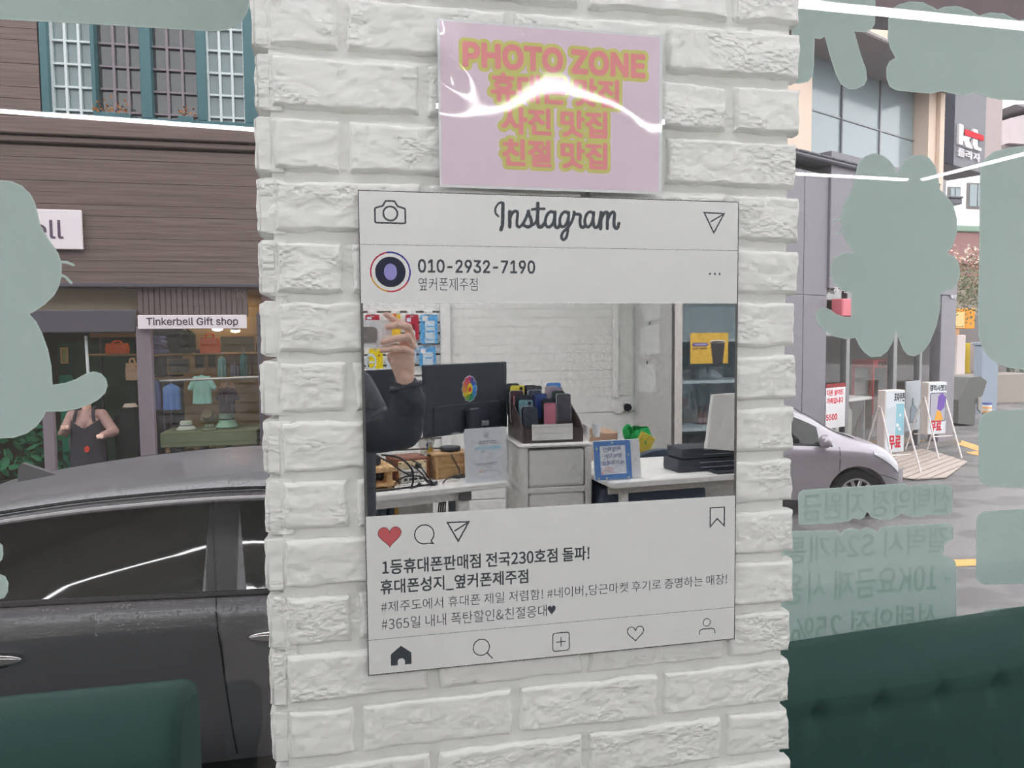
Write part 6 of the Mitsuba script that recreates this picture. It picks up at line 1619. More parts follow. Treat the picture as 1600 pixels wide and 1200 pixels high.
for i, (lab, pts) in enumerate((('thick black cable looping from the card terminal down to the white network box', [(0.088,0.8899,0.14),(0.1512,0.879,0.08),(0.1943,0.833,0.05),(0.2021,0.7784,0.05),(0.1955,0.7392,0.06),(0.2219,0.7251,0.08),(0.249,0.7338,0.1)]),
                               ('thin black cable from the card terminal across the radio front', [(0.0371,0.8996,0.12),(0.0989,0.8666,0.08),(0.1502,0.8257,0.06),(0.1936,0.7991,0.05)]),
                               ('black cable arching over the white network box', [(0.1311,0.7402,0.12),(0.1434,0.7784,0.08),(0.1789,0.8004,0.05),(0.238,0.792,0.05),(0.2795,0.7565,0.06),(0.3095,0.7334,0.1)]),
                               ('black cable from the radio socket down to the desk', [(0.2331,0.8523,0.17),(0.2508,0.8394,0.12),(0.2741,0.7944,0.08),(0.3096,0.7391,0.08)]),
                               ('second black cable from the radio down to the desk', [(0.2386,0.8262,0.17),(0.2621,0.7984,0.12),(0.2857,0.7646,0.09),(0.3217,0.735,0.09)]),
                               ('black cable lying along the front of the left desk', [(-0.0003,0.7261,0.08),(0.0904,0.7248,0.07),(0.1777,0.7326,0.08),(0.2491,0.7395,0.09),(0.3279,0.7402,0.1)]),
                               ('white cable beside the black ones on the left desk', [(0.2474,0.814,0.16),(0.2709,0.7861,0.11),(0.2947,0.7579,0.09),(0.3187,0.7382,0.1)]))):
    t = thing('cable', lab, 'cable')
    P = [DL.p(a, max(b2, ZD + 0.004), d) for a, b2, d in pts]
    put('cord', tube(P, 0.0036 if i != 0 else 0.0045, 6), BLK if i < 6 else STL, t)
    put('plug', mov(trimesh.creation.icosphere(2, 0.009), P[-1] + np.array([0, 0, 0.004])), DARK if i < 6 else STL, t)
# under the desk
for i, (px, c, nm) in enumerate(((593, (92, 100, 110), 'blue grey'), (605.5, (84, 92, 102), 'slate'), (613.5, (206, 160, 92), 'orange'))):
    b = [(0.1523,0.4548,0.1747,0.6027),(0.1908,0.4498,0.2133,0.5984),(0.2133,0.4471,0.2328,0.5961)][i]
    t = thing('binder', nm + ' binder standing on the shelf under the left desk', 'binder')
    put('spine', DL.box(b[0], b[2], 0.47, b[3], 0.36, 0.45, 0.003), col(*c), t)
    put('pages', DL.box(b[0] + 0.003, b[2] - 0.003, 0.475, b[3] - 0.006, 0.44, 0.47), PAP, t)
t = thing('shelf', 'white shelf under the left desk carrying binders', 'shelf')
put('board', DL.box(-0.82, 0.40, 0.445, 0.47, 0.30, 0.49, 0.003), STL, t)
put('bracket', DL.box(-0.80, -0.78, 0.35, 0.445, 0.35, 0.485), STL, t)
put('bracket', DL.box(0.36, 0.38, 0.35, 0.445, 0.35, 0.485), STL, t)
t = thing('cable_bundle', 'bundle of black cable loops hanging under the left desk', 'cable')
b = (0.4542,0.4803,0.4887,0.5882)
for s in (0.0, 0.012, 0.024):
    put('loop', tube([DL.p(b[0] + s, ZD - 0.03, 0.40), DL.p(b[0] + s + 0.004, ZD - 0.12, 0.39), DL.p(b[0] + s - 0.002, ZD - 0.20, 0.395), DL.p(b[0] + s + 0.010, ZD - 0.21, 0.40), DL.p(b[0] + s + 0.014, ZD - 0.10, 0.40), DL.p(b[0] + s + 0.008, ZD - 0.03, 0.405)], 0.004, 6), BLK, t)
b = (0.5127,0.4238,0.5442,0.5885)
t = thing('power_strip', 'grey power strip hanging under the left desk', 'power strip')
put('body', DL.box(b[0], b[2], ZD - 0.23, ZD - 0.03, 0.38, 0.42, 0.006), col(104, 108, 112), t)
put('cord', tube([DL.p(b[2] - 0.004, ZD - 0.035, 0.40), DL.p(b[2] + 0.02, ZD - 0.07, 0.39), DL.p(b[2] + 0.06, ZD - 0.17, 0.39)], 0.005, 6), BLK, t)
put('switch', DL.box(b[0] + 0.008, b[2] - 0.008, ZD - 0.08, ZD - 0.06, 0.375, 0.381), BLK, t)

# ---------------------------------------------------------------- monitors, seen from behind
def monitor(fr, a0, a1, b0, b1, label, foot, decal=False, rim=False):
    t = thing('monitor', label, 'monitor')
    k = put('housing', fr.box(a0, a1, b0, b1, 0.0, 0.022, 0.004), DARK, t)
    put('rear_bulge', fr.box(a0 + 0.05, a1 - 0.05, b0, b0 + 0.42 * (b1 - b0), -0.004, 0.004, 0.002), DARK, t)
    put('screen', fr.box(a0 + 0.008, a1 - 0.008, b0 + 0.012, b1 - 0.008, 0.0222, 0.0235), gloss(12, 13, 15), t)
    am = 0.5 * (a0 + a1)
    put('neck', fr.box(am - 0.035, am + 0.035, foot, b0 + 0.12, -0.045, -0.012, 0.006), DARK, t)
    put('foot', fr.box(am - 0.13, am + 0.13, foot, foot + 0.012, -0.055, 0.10, 0.005), DARK, t)
    if rim: put('rim', fr.box(a0, a1, b1, b1 + 0.006, -0.002, 0.024, 0.002), col(196, 198, 200), t)
    return t, k


MA, MB = np.array((-0.0265,-2.42)), np.array((0.4974,-2.8))
dm = (MB - MA) / np.linalg.norm(MB - MA)
MF2 = Fr((MB[0], MB[1], 0), (dm[0], dm[1], 0))
zt, zb = 1.2825, 0.9448
mt, mk = monitor(MF2, -0.56, 0.0, zb, zt, 'dark monitor seen from behind with a rainbow flower sticker on it', ZD)
fc = np.array((0.2626,-2.66,1.1581))
fa = float(np.dot(fc[:2] - MB, dm[:2]))
petals = ((200, 84, 148), (106, 90, 142), (84, 110, 180), (84, 150, 212), (72, 132, 196), (76, 140, 150), (64, 138, 104), (120, 160, 78), (212, 186, 74), (216, 146, 82), (206, 124, 96), (204, 96, 112))
zc = float(fc[2])
RX, RZ = 0.042, 0.058
fl = thing('flower_decal', 'rainbow coloured flower sticker with a plain yellow centre on the dark monitor', 'sticker')
pg = [affinity.translate(affinity.rotate(affinity.scale(Point(0, 0).buffer(1, 10), 0.0155, 0.024), -360 / 12 * i, origin=(0, 0)), RX * 0.62 * math.sin(2 * math.pi * i / 12), RZ * 0.66 * math.cos(2 * math.pi * i / 12)) for i in range(12)]
DF2 = Fr(MF2.p(fa, zc, 0.0), MF2.ex)
put('backing', DF2.ext(unary_union(pg).buffer(0.0035), -0.0012, -0.0002), col(196, 206, 210), fl)
for i, g in enumerate(pg): put('petal', DF2.ext(g, -0.0018 - 0.0001 * i, -0.0012), col(*petals[i]), fl)
put('centre', DF2.ext(affinity.scale(Point(0, 0).buffer(1, 16), 0.0185, 0.027), -0.0036, -0.003), col(232, 206, 70), fl)
put('centre', DF2.ext(affinity.scale(Point(0, -0.004).buffer(1, 16), 0.011, 0.0125), -0.0040, -0.0036), col(206, 92, 70), fl, label='red heart of the flower')
# rating label and badge on the monitor
p = (0.1789,-2.62,0.951)
put('badge', MF2.box(float(np.dot(np.array(p[:2]) - MB, dm[:2])) - 0.035, float(np.dot(np.array(p[:2]) - MB, dm[:2])) + 0.02, p[2] - 0.005, p[2] + 0.003, -0.0055, -0.004), col(150, 154, 160), mt, label='small pale badge')
p = (0.3598,-2.7,0.98)
a_ = float(np.dot(np.array(p[:2]) - MB, dm[:2]))
put('tag', MF2.box(a_ - 0.026, a_ + 0.026, p[2] - 0.012, p[2] + 0.014, -0.0065, -0.004), col(146, 148, 152), mt, label='grey rating tag')
NA, NB = np.array((-0.2525,-2.75)), np.array((0.0639,-3.0))
dn = (NB - NA) / np.linalg.norm(NB - NA)
NF = Fr((NA[0], NA[1], 0), (dn[0], dn[1], 0))
zn = 1.2486
monitor(NF, -0.30, 0.24, zn - 0.33, zn, 'second dark monitor with a pale top rim, mostly hidden behind the raised arm', ZD, rim=True)

# printed notice on an acrylic stand
na, nb = (0.4682,0.7143), (0.6611,0.7189)
nt = 0.9916
nz = 0.716
no = thing('printed_notice', 'white printed notice in a stand on the right end of the left desk', 'notice')
NFr = Fr(DL.p(0, 0, 0.035), DL.ex)
a0, a1 = 0.4512, 0.6558
lean = 0.06
NFr.ey = np.array([0, 0, 1.0]) * math.cos(lean) + DL.n * math.sin(lean)
NFr.n = np.cross(NFr.ex, NFr.ey)
NFr.m[:3, 1], NFr.m[:3, 2], NFr.m[:3, 3] = NFr.ey, NFr.n, NFr.o + np.array([0, 0, ZD])
nh = nt - ZD
put('sheet', NFr.box(a0, a1, 0.003, nh, -0.002, 0.0), col(212, 217, 222), no)
put('stand', NFr.box(a0 - 0.002, a1 + 0.006, 0.0, nh - 0.012, 0.001, 0.006), col(224, 226, 228), no)
put('stand_foot', DL.box(a0, a1, ZD, ZD + 0.004, 0.03, 0.13), col(224, 226, 228), no)
wn = a1 - a0
N = lambda x0, y0, x1, y1: sbox(a0 + x0 * wn, y0 * nh, a0 + x1 * wn, y1 * nh)
GRT, LBL = col(120, 124, 130), col(176, 206, 226)
cN = Point(a0 + 0.52 * wn, 0.862 * nh)
put('seal', NFr.ext(cN.buffer(0.0125, 14).difference(cN.buffer(0.0105, 14)), -0.0028, -0.002), col(96, 98, 104), no)
put('seal', NFr.ext(affinity.scale(cN.buffer(0.005, 10), 1.3, 0.5), -0.0028, -0.002), col(96, 98, 104), no)
for i in range(5): put('lettering', NFr.ext(N(0.34 + 0.095 * i, 0.705, 0.385 + 0.095 * i, 0.727), -0.0028, -0.002), GRT, no)
for x0, y0, x1, y1, c in ((0.35, 0.745, 0.74, 0.757, GRT), (0.22, 0.60, 0.88, 0.655, LBL), (0.70, 0.61, 0.86, 0.645, col(140, 190, 222)), (0.38, 0.560, 0.48, 0.568, GRT), (0.66, 0.575, 0.84, 0.583, LBL), (0.60, 0.51, 0.66, 0.518, GRT), (0.76, 0.51, 0.80, 0.518, GRT), (0.52, 0.455, 0.66, 0.461, GRT), (0.22, 0.345, 0.78, 0.353, GRT), (0.24, 0.323, 0.76, 0.330, GRT), (0.46, 0.275, 0.64, 0.281, GRT), (0.44, 0.205, 0.72, 0.211, GRT)):
    put('print_line', NFr.ext(N(x0, y0, x1, y1), -0.0026, -0.002), c, no)
put('stamp', NFr.ext(N(0.32, 0.185, 0.40, 0.232), -0.0026, -0.002), col(222, 180, 184), no, label='pale red stamp')

# ---------------------------------------------------------------- white drawer unit with the tray of phones
UY = 2.42
ux0, ux1 = 0.4857, 0.8306
uz = 0.9045
du = thing('drawer_unit', 'white plastic drawer unit between the two desks, under the tray of phones', 'drawer unit')
yb_ = -(UY + 0.40)
put('frame', cat([bx(ux0, ux0 + 0.035, -UY - 0.03, -UY, 0.0, uz - 0.015, 0.006), bx(ux1 - 0.035, ux1, -UY - 0.03, -UY, 0.0, uz - 0.015, 0.006)]), STL, du) if False else None
for a in (ux0, ux1 - 0.032):
    for y in (-UY - 0.034, yb_): put('post', bx(a, a + 0.032, y, y + 0.034, 0.0, uz - 0.012, 0.006), STL, du)
put('top', bx(ux0 - 0.012, ux1 + 0.002, yb_ - 0.01, -UY + 0.012, uz - 0.016, uz, 0.006), STL, du)
UFR = Fr((0, -UY, 0), (1, 0, 0))
dz = 0.205
for i in range(4):
    z1 = uz - 0.032 - dz * i
    if z1 - dz < 0: break
    k = put('drawer', bx(ux0 + 0.036, ux1 - 0.036, yb_ + 0.02, -UY - 0.008, z1 - dz + 0.030, z1, 0.008), WTOP, du)
    put('front', bx(ux0 + 0.040, ux1 - 0.040, -UY - 0.010, -UY - 0.003, z1 - dz + 0.040, z1 - 0.008, 0.004), WTOP, k)
    put('rail', bx(ux0 + 0.030, ux1 - 0.030, -UY - 0.022, -UY + 0.002, z1 - dz + 0.002, z1 - dz + 0.028, 0.004), STL, du)
    for a in (ux0 + 0.006, ux1 - 0.014): put('side_rail', bx(a, a + 0.008, yb_ + 0.03, -UY - 0.03, z1 - dz + 0.002, z1 - dz + 0.028, 0.002), STL, du)
    for a in (ux0 + 0.012, ux1 - 0.016): put('side_wall', bx(a, a + 0.004, yb_ + 0.03, -UY - 0.03, z1 - dz + 0.03, z1), STL, du)
# tray
TFy = UY + 0.035
tx0, tx1 = 0.501, 0.7974
ty = thing('phone_tray', 'dark brown stepped box full of display phones on the drawer unit', 'tray')
TBR = mat('tray_brown', (74, 66, 66), 0.5, 0.3)
side_p = [(0.0, 0.0), (0.0, 0.068), (0.055, 0.105), (0.20, 0.165), (0.34, 0.185), (0.34, 0.0)]
for x in (tx0, tx1 - 0.004):
    f = Fr((x, -TFy, uz), (0, -1, 0))
    put('side', f.ext(Polygon(side_p), -0.004, 0.0), TBR, ty)
put('front', bx(tx0, tx1, -TFy - 0.004, -TFy, uz, uz + 0.068, 0.001), TBR, ty)
put('floor', bx(tx0, tx1, -TFy - 0.34, -TFy, uz, uz + 0.004), TBR, ty)
put('back', bx(tx0, tx1, -TFy - 0.344, -TFy - 0.34, uz, uz + 0.185), TBR, ty)
for i in range(1, 6):
    put('step', bx(tx0, tx1, -TFy - 0.055 * i - 0.004, -TFy - 0.055 * i, uz, uz + 0.058 + 0.014 * i), TBR, ty)
for i in range(2):
    x = tx0 + (tx1 - tx0) * (0.36 + 0.30 * i)
    put('divider', bx(x, x + 0.003, -TFy - 0.33, -TFy - 0.01, uz, uz + 0.075), TBR, ty)
nt_ = thing('paper_note', 'white note with handwritten lines on the front of the brown phone tray', 'note')
w0 = (0.5444,0.917,0.7451,0.9933)
TN = Fr((0, -TFy + 0.0015, 0), (1, 0, 0))
put('sheet', TN.ext(sbox(*w0), -0.001, 0.0), col(222, 223, 221), nt_)
rw = np.random.default_rng(4)
for r, z in enumerate((0.80, 0.42, 0.12)):
    x = w0[0] + 0.012
    while x < w0[2] - 0.02 - 0.03 * (r == 2):
        L = 0.004 + rw.random() * 0.010
        zz = w0[1] + z * (w0[3] - w0[1]) + (rw.random() - 0.5) * 0.003
        put('handwriting', TN.ext(stroke([(x, zz), (x + L * 0.3, zz + 0.003), (x + L * 0.6, zz - 0.003), (x + L, zz + 0.002)], 0.0009, 3), -0.0016, -0.001), col(110, 110, 112), nt_)
        x += L + 0.003 + 0.008 * (rw.random() < 0.25)


def phone(px, y, c, label, cam=None, screen=None, tilt=0.10, bottom=None):
    """a phone standing in the tray; px = its top left and right pixel box in the mirror turned to metres"""
    x0, z0, x1, z1 = px
    t = thing('phone', label, 'phone', 'display phones in the brown tray')
    w, h = x1 - x0, max(0.145, z1 - z0 + 0.03)
    z0 = z1 - h
    f = Fr((x0, -y, z0), (1, 0, 0), (0, -math.sin(tilt), math.cos(tilt)))
    put('body', f.ext(rrect(0, 0, w, h, 0.011), 0.0, 0.008), c, t)
    if screen: put('screen', f.ext(rrect(0.003, 0.003, w - 0.003, h - 0.003, 0.009), -0.0006, 0.0), screen, t)
    else: put('back_cover', f.ext(rrect(0.002, 0.002, w - 0.002, h - 0.002, 0.010), -0.0005, 0.0), c, t)
    if cam == 'hole': put('lens', f.ext(Point(w / 2, h - 0.009).buffer(0.0026, 8), -0.0014, -0.0006), BLK, t)
    elif cam:
        for i in range(cam): put('lens', f.ext(Point(w - 0.017, h - 0.017 - 0.021 * i).buffer(0.0085, 12), -0.0022, -0.0005), BLK, t)
    return t


SLV, BKP, DBL = gloss(170, 170, 178), gloss(40, 46, 56), gloss(52, 66, 104)
K = lambda n: n
phone((0.5198,0.9811,0.5926,1.0678), 2.515, gloss(58, 68, 78), 'dark slate phone in the first row at the left of the tray', None)
phone((0.5126,0.9833,0.5823,1.0733), 2.535, SLV, 'silver edged phone just behind the dark slate one in the first row', None, BKP)
phone((0.5121,0.9851,0.5825,1.1011), 2.575, gloss(110, 150, 160), 'pale teal phone with two round lenses in the second row of the tray', 2)
phone((0.5039,1.002,0.5784,1.1226), 2.625, BKP, 'black phone behind the pale teal phone', None)
phone((0.5027,0.9985,0.5321,1.1171), 2.655, gloss(196, 132, 138), 'rose phone seen as a narrow strip at the left side of the tray', None)
phone((0.4916,1.0102,0.5642,1.1398), 2.695, SLV, 'silver edged phone with a dark reddish screen, third from the left back corner', None, gloss(72, 50, 56))
phone((0.5055,1.0376,0.5792,1.1623), 2.745, gloss(220, 208, 74), 'yellow phone with black lenses at the back left of the tray', 2)
phone((0.4957,1.0334,0.5634,1.1695), 2.795, gloss(58, 68, 74), 'dark green grey phone in the back left corner of the tray', None)
phone((0.624,1.0016,0.6882,1.089), 2.535, gloss(70, 60, 66), 'phone with a pink screen and centre hole in the first row of the tray', 'hole', gloss(206, 128, 148), tilt=0.06)
phone((0.6245,0.9973,0.6861,1.1046), 2.575, BKP, 'black phone right behind the pink one', None)
phone((0.6046,1.015,0.6668,1.1267), 2.625, DBL, 'dark blue phone in the middle of the tray', None, gloss(56, 78, 140))
phone((0.5954,1.0127,0.6284,1.1219), 2.655, gloss(66, 70, 100), 'indigo phone left of the dark blue one', None)
phone((0.5852,1.0084,0.6584,1.1415), 2.695, SLV, 'silver edged phone with a blue grey screen in the middle of the tray', None, gloss(70, 80, 96))
phone((0.5936,1.0195,0.6712,1.1576), 2.745, gloss(64, 66, 70), 'grey phone with a mountain wallpaper near the back of the tray', None, gloss(72, 76, 80))
phone((0.586,1.0327,0.6506,1.1588), 2.785, BKP, 'black phone in the middle of the back row of the tray', None)
phone((0.6993,1.017,0.7746,1.1278), 2.575, SLV, 'grey phone with a centre hole, front right of the tray', 'hole', gloss(88, 88, 96), tilt=0.05)
phone((0.6959,1.0111,0.7623,1.1365), 2.635, gloss(50, 62, 62), 'dark green phone behind the grey one at the right of the tray', None)
phone((0.696,1.0223,0.7666,1.1526), 2.685, gloss(150, 140, 160), 'pale violet phone behind the dark green one', None)
phone((0.6855,1.0179,0.7535,1.1563), 2.735, gloss(176, 168, 172), 'pale pink silver phone near the back right of the tray', None)
phone((0.708,1.0281,0.784,1.1688), 2.785, gloss(72, 118, 190), 'bright blue phone with a rounded top at the back right of the tray', None, gloss(90, 146, 214))
# things on the drawer unit and the right desk
t = thing('paper_cup', 'white paper cup on the drawer unit right of the brown phone tray', 'cup')
b = (0.883,0.8888,0.9403,0.9504)
cc = ((b[0] + b[2]) / 2, -2.60, uz)
put('cup_wall', lathe([(0, 0), (0.017, 0), (0.0245, 0.062), (0.0255, 0.062), (0.0255, 0.065), (0.022, 0.065), (0.016, 0.004), (0, 0.004)], 22, cc), col(222, 225, 230), t, smooth=40)
t = thing('stapler', 'white holder standing between the phone tray and the paper cup', 'holder')
b = (0.8558,0.8912,0.8726,0.9594)
put('body', bx(b[0], b[2], -2.66, -2.60, uz, uz + 0.060, 0.004), col(222, 222, 220), t)
put('base', bx(b[0] - 0.004, b[2] + 0.008, -2.68, -2.58, uz, uz + 0.008, 0.003), STL, t)

DR = Fr((0.768, -2.229, 0), (0.9959, -0.0907, 0))
dr_ = thing('desk', 'white desk at the right of the mirror with black boxes on it', 'desk')
put('desk_top', DR.box(0.10, 1.55, ZD - 0.028, ZD, 0.0, 0.60, 0.004), WTOP, dr_)
put('edge_trim', DR.box(0.10, 1.55, ZD - 0.060, ZD - 0.028, 0.035, 0.05), col(168, 164, 158), dr_)
for a in (0.175, 1.48):
    for d in (0.06, 0.52): put('leg', DR.box(a, a + 0.036, 0.0, ZD - 0.028, d, d + 0.036, 0.002), STL, dr_)
put('corner_bracket', DR.box(0.172, 0.216, ZD - 0.058, ZD - 0.030, 0.052, 0.058, 0.003), 'mat_edge_dark', dr_)
put('privacy_panel', DR.box(0.80, 1.5, 0.2, ZD - 0.075, 0.42, 0.435), STL, dr_)
# blue edged sign
bs = thing('desk_sign', 'white sign with a blue border standing on the right desk', 'sign')
a0, a1 = 0.0455, 0.2304
lean = 0.14
BSF = Fr(DR.p(0, 0, 0.06), DR.ex)
BSF.ey = np.array([0, 0, 1.0]) * math.cos(lean) + DR.n * math.sin(lean)
BSF.n = np.cross(BSF.ex, BSF.ey)
BSF.m[:3, 1], BSF.m[:3, 2], BSF.m[:3, 3] = BSF.ey, BSF.n, BSF.o + np.array([0, 0, ZD])
bh = 0.9259 - ZD
w_ = a1 - a0
put('stand', BSF.box(a0 - 0.004, a1 + 0.050, 0.002, bh, 0.004, 0.010, 0.002), col(222, 224, 228), bs)
put('sheet', BSF.box(a0, a1, 0.004, bh - 0.004, 0.0, 0.003), col(102, 140, 198), bs)
inner = sbox(a0 + 0.15 * w_, 0.15 * bh, a1 - 0.15 * w_, 0.86 * bh)
put('inner_field', BSF.ext(inner, -0.0012, 0.0), col(216, 222, 230), bs)
NVY = col(70, 92, 140)
for tx_, y0, y1, x0, x1 in (('작성하신', 0.72, 0.84, 0.24, 0.72), ('양식지는', 0.545, 0.66, 0.26, 0.74), ('여기주세요!', 0.375, 0.49, 0.17, 0.80)):
    put('lettering', BSF.ext(text_in(tx_, (a0 + x0 * w_, y0 * bh, a0 + x1 * w_, y1 * bh), True, 0.004, True), -0.002, -0.0012), NVY, bs)
put('red_arrow', BSF.ext(unary_union([stroke([(a0 + 0.40 * w_, 0.30 * bh), (a0 + 0.34 * w_, 0.24 * bh), (a0 + 0.42 * w_, 0.21 * bh), (a0 + 0.47 * w_, 0.27 * bh), (a0 + 0.38 * w_, 0.33 * bh), (a0 + 0.26 * w_, 0.27 * bh), (a0 + 0.17 * w_, 0.17 * bh)], 0.0022, 5), stroke([(a0 + 0.17 * w_, 0.24 * bh), (a0 + 0.17 * w_, 0.165 * bh), (a0 + 0.24 * w_, 0.185 * bh)], 0.0022, 2, False)]), -0.002, -0.0012), col(216, 120, 128), bs)
for x, y in ((0.07, 0.80), (0.93, 0.62), (0.08, 0.06), (0.30, 0.05), (0.90, 0.05), (0.50, 0.93)): put('dot', BSF.ext(affinity.scale(Point(a0 + x * w_, y * bh).buffer(0.004, 8), 1, 1.3), -0.0012, 0.0), col(226, 222, 180), bs)
# boxes, bag, chairs
for i, (z0, z1, dx) in enumerate(((0.0, 0.062, 0.0), (0.064, 0.118, -0.012))):
    t = thing('equipment_box', ('lower', 'upper')[i] + ' black equipment box of the stack on the right desk', 'box', None)
    a0, a1 = 0.4859 + 0.02 + 0.02 * i, 1.16
    put('body', DR.box(a0, a1, ZD + z0, ZD + z1, 0.12, 0.27, 0.004), DARK, t)
    for j in range(2): put('slot', DR.box(a0 + 0.12, a1 - 0.05, ZD + z0 + 0.018 + 0.024 * j, ZD + z0 + 0.022 + 0.024 * j, 0.117, 0.121), col(150, 158, 166), t)
t = thing('keyboard', 'black keyboard at the mirror edge in front of the black boxes', 'keyboard')
put('body', DR.box(0.66, 1.1, ZD, ZD + 0.018, 0.02, 0.10, 0.006), DARK, t)
for i in range(14): put('key', DR.box(0.67 + 0.03 * i, 0.695 + 0.03 * i, ZD + 0.018, ZD + 0.024, 0.03, 0.09, 0.002), BLK, t)
t = thing('monitor', 'white backed monitor at the right edge of the mirror', 'monitor')
wm = [(0.6546,1.1209),(0.8222,1.1251),(0.8257,0.816),(0.6215,0.8648)]
WF = DR
put('housing', DR.ext(Polygon([wm[0], (wm[1][0] + 0.28, wm[1][1] + 0.01), (wm[2][0] + 0.28, wm[2][1]), (wm[3][0], wm[3][1])]), 0.05, 0.075), WTOP, t)
put('chin', DR.ext(Polygon([(wm[3][0] - 0.003, wm[3][1] - 0.002), (wm[2][0] + 0.28, wm[2][1] - 0.01), (wm[2][0] + 0.28, wm[2][1] + 0.04), (wm[3][0] + 0.004, wm[3][1] + 0.042)]), 0.046, 0.076), STL, t)
put('screen', DR.ext(Polygon([wm[0], (wm[1][0] + 0.28, wm[1][1] + 0.01), (wm[2][0] + 0.28, wm[2][1] + 0.04), (wm[3][0] + 0.01, wm[3][1] + 0.045)]).buffer(-0.008), 0.0752, 0.077), gloss(14, 15, 17), t)
put('neck', DR.box(wm[1][0] + 0.10, wm[1][0] + 0.16, ZD, wm[2][1] + 0.1, 0.076, 0.11, 0.004), STL, t)
put('foot', DR.box(wm[1][0] + 0.0, wm[1][0] + 0.26, ZD, ZD + 0.012, 0.03, 0.112, 0.004), STL, t)
t = thing('shopping_bag', 'green and white plastic bag with yellow contents, behind the right desk', 'bag')
b = (1.3332,0.6785,1.499,0.8518)
rg2 = np.random.default_rng(8)
a, c = np.meshgrid(np.linspace(0, 2 * np.pi, 36), np.linspace(0, 1, 14), indexing='ij')
q_ = np.stack([np.cos(a) * 2.5, np.sin(a) * 2.5, c * 4], -1)
rr = (0.75 + 0.5 * meshkit.noise(q_, 3)) * np.where(c > 0.8, 1 - (c - 0.8) * 1.2, 1.0)
xm, ww = (b[0] + b[2]) / 2, (b[2] - b[0]) / 2
Zb = b[3] - 0.30
S = np.stack([xm + ww * rr * np.cos(a), -3.3 + 0.10 * rr * np.sin(a), Zb + c * 0.30 + 0.03 * (meshkit.noise(q_ * 2, 5) - 0.5) * (c > 0.5)], -1)
S[..., 2] = np.maximum(S[..., 2], 0.6225)
put('bag_body', grid(S[:, :10]), col(206, 208, 160), t, smooth=True)
put('bag_mouth', grid(S[:, 9:]), col(50, 150, 84), t, smooth=True, label='green upper part of the bag')
put('wrapper', mov(rot(bx(-0.05, 0.05, -0.006, 0.006, -0.08, 0.08, 0.004), 0.5, (0, 1, 0)), (xm - 0.02, -3.19, b[3] - 0.10)), col(196, 178, 80), t)
put('handle', tube([(xm - 0.05, -3.27, b[3] - 0.03), (xm - 0.09, -3.25, b[3] + 0.02), (xm - 0.13, -3.24, b[3] - 0.03)], 0.012, 6), col(50, 150, 84), t)
t = thing('cardboard_box', 'brown cardboard box with papers behind the blue edged sign', 'box')
b = (1.1282,0.7291,1.3036,0.8397)
put('body', bx(b[0] + 0.02, b[2] - 0.05, -3.45, -3.2, 0.62, b[3], 0.004), col(178, 150, 128), t)
put('flap', mov(rot(bx(-0.002, 0.10, -0.10, 0.10, -0.002, 0.002), 0.7, (0, 1, 0)), (b[0] + 0.02, -3.3, b[3])), col(190, 164, 142), t)
t = thing('paper', 'white folded papers sticking out of the cardboard box', 'paper')
put('sheet', Fr((0, -3.19, 0), (1, 0, 0)).ext(Polygon([(1.2359,0.7869),(1.2439,0.878),(1.2558,0.8814),(1.2838,0.7851)]), -0.01, 0.0), PAP, t)
put('sheet', Fr((0, -3.17, 0), (1, 0, 0)).ext(Polygon([(1.193,0.8064),(1.3122,0.7868),(1.3122,0.7601),(1.1929,0.7648)]), -0.01, 0.0), PAP, t)
sd = thing('side_table', 'low table carrying the cardboard box and the green bag behind the right desk', 'table')
put('table_top', bx(1.0, 1.95, -3.55, -3.10, 0.595, 0.62, 0.004), WTOP, sd)
for x in (1.02, 1.89):
    for y in (-3.52, -3.16): put('leg', bx(x, x + 0.04, y, y + 0.04, 0.0, 0.595), STL, sd)


def office_chair(cx, cy, zt, w, label, ang=0.0):
    t = thing('office_chair', label, 'chair')
    f = Fr((cx, cy, 0), (math.cos(ang), math.sin(ang)))
    a = np.linspace(-1, 1, 25)
    CH = mat('chair_fabric', (72, 82, 95), 0.8, 0.2) if 'mat_chair_fabric' not in scene else 'mat_chair_fabric'
    prof = Polygon([(x * w / 2, zt - 0.055 * abs(x) ** 2.2) for x in a] + [(w / 2 * 0.92, zt - 0.42), (-w / 2 * 0.92, zt - 0.42)]).buffer(-0.02).buffer(0.02, 5)
    put('backrest', f.ext(prof, -0.03, 0.03), CH, t)
    put('seat', f.box(-w / 2, w / 2, 0.42, 0.50, -0.02, 0.44, 0.03), CH, t)
    put('column', lathe([(0, 0.1), (0.03, 0.1), (0.03, 0.43), (0, 0.43)], 14, f.p(0, 0, 0.22)), BLK, t)
    for i in range(5):
        q = 2 * math.pi * i / 5
        put('leg', tube([f.p(0, 0.12, 0.22), f.p(0.27 * math.cos(q), 0.07, 0.22 + 0.27 * math.sin(q))], 0.018, 6), BLK, t)
        put('castor', mov(trimesh.creation.icosphere(2, 0.03), f.p(0.27 * math.cos(q), 0.03, 0.22 + 0.27 * math.sin(q))), BLK, t)
    put('back_support', f.box(-0.03, 0.03, 0.44, zt - 0.25, -0.05, -0.03, 0.006), BLK, t)


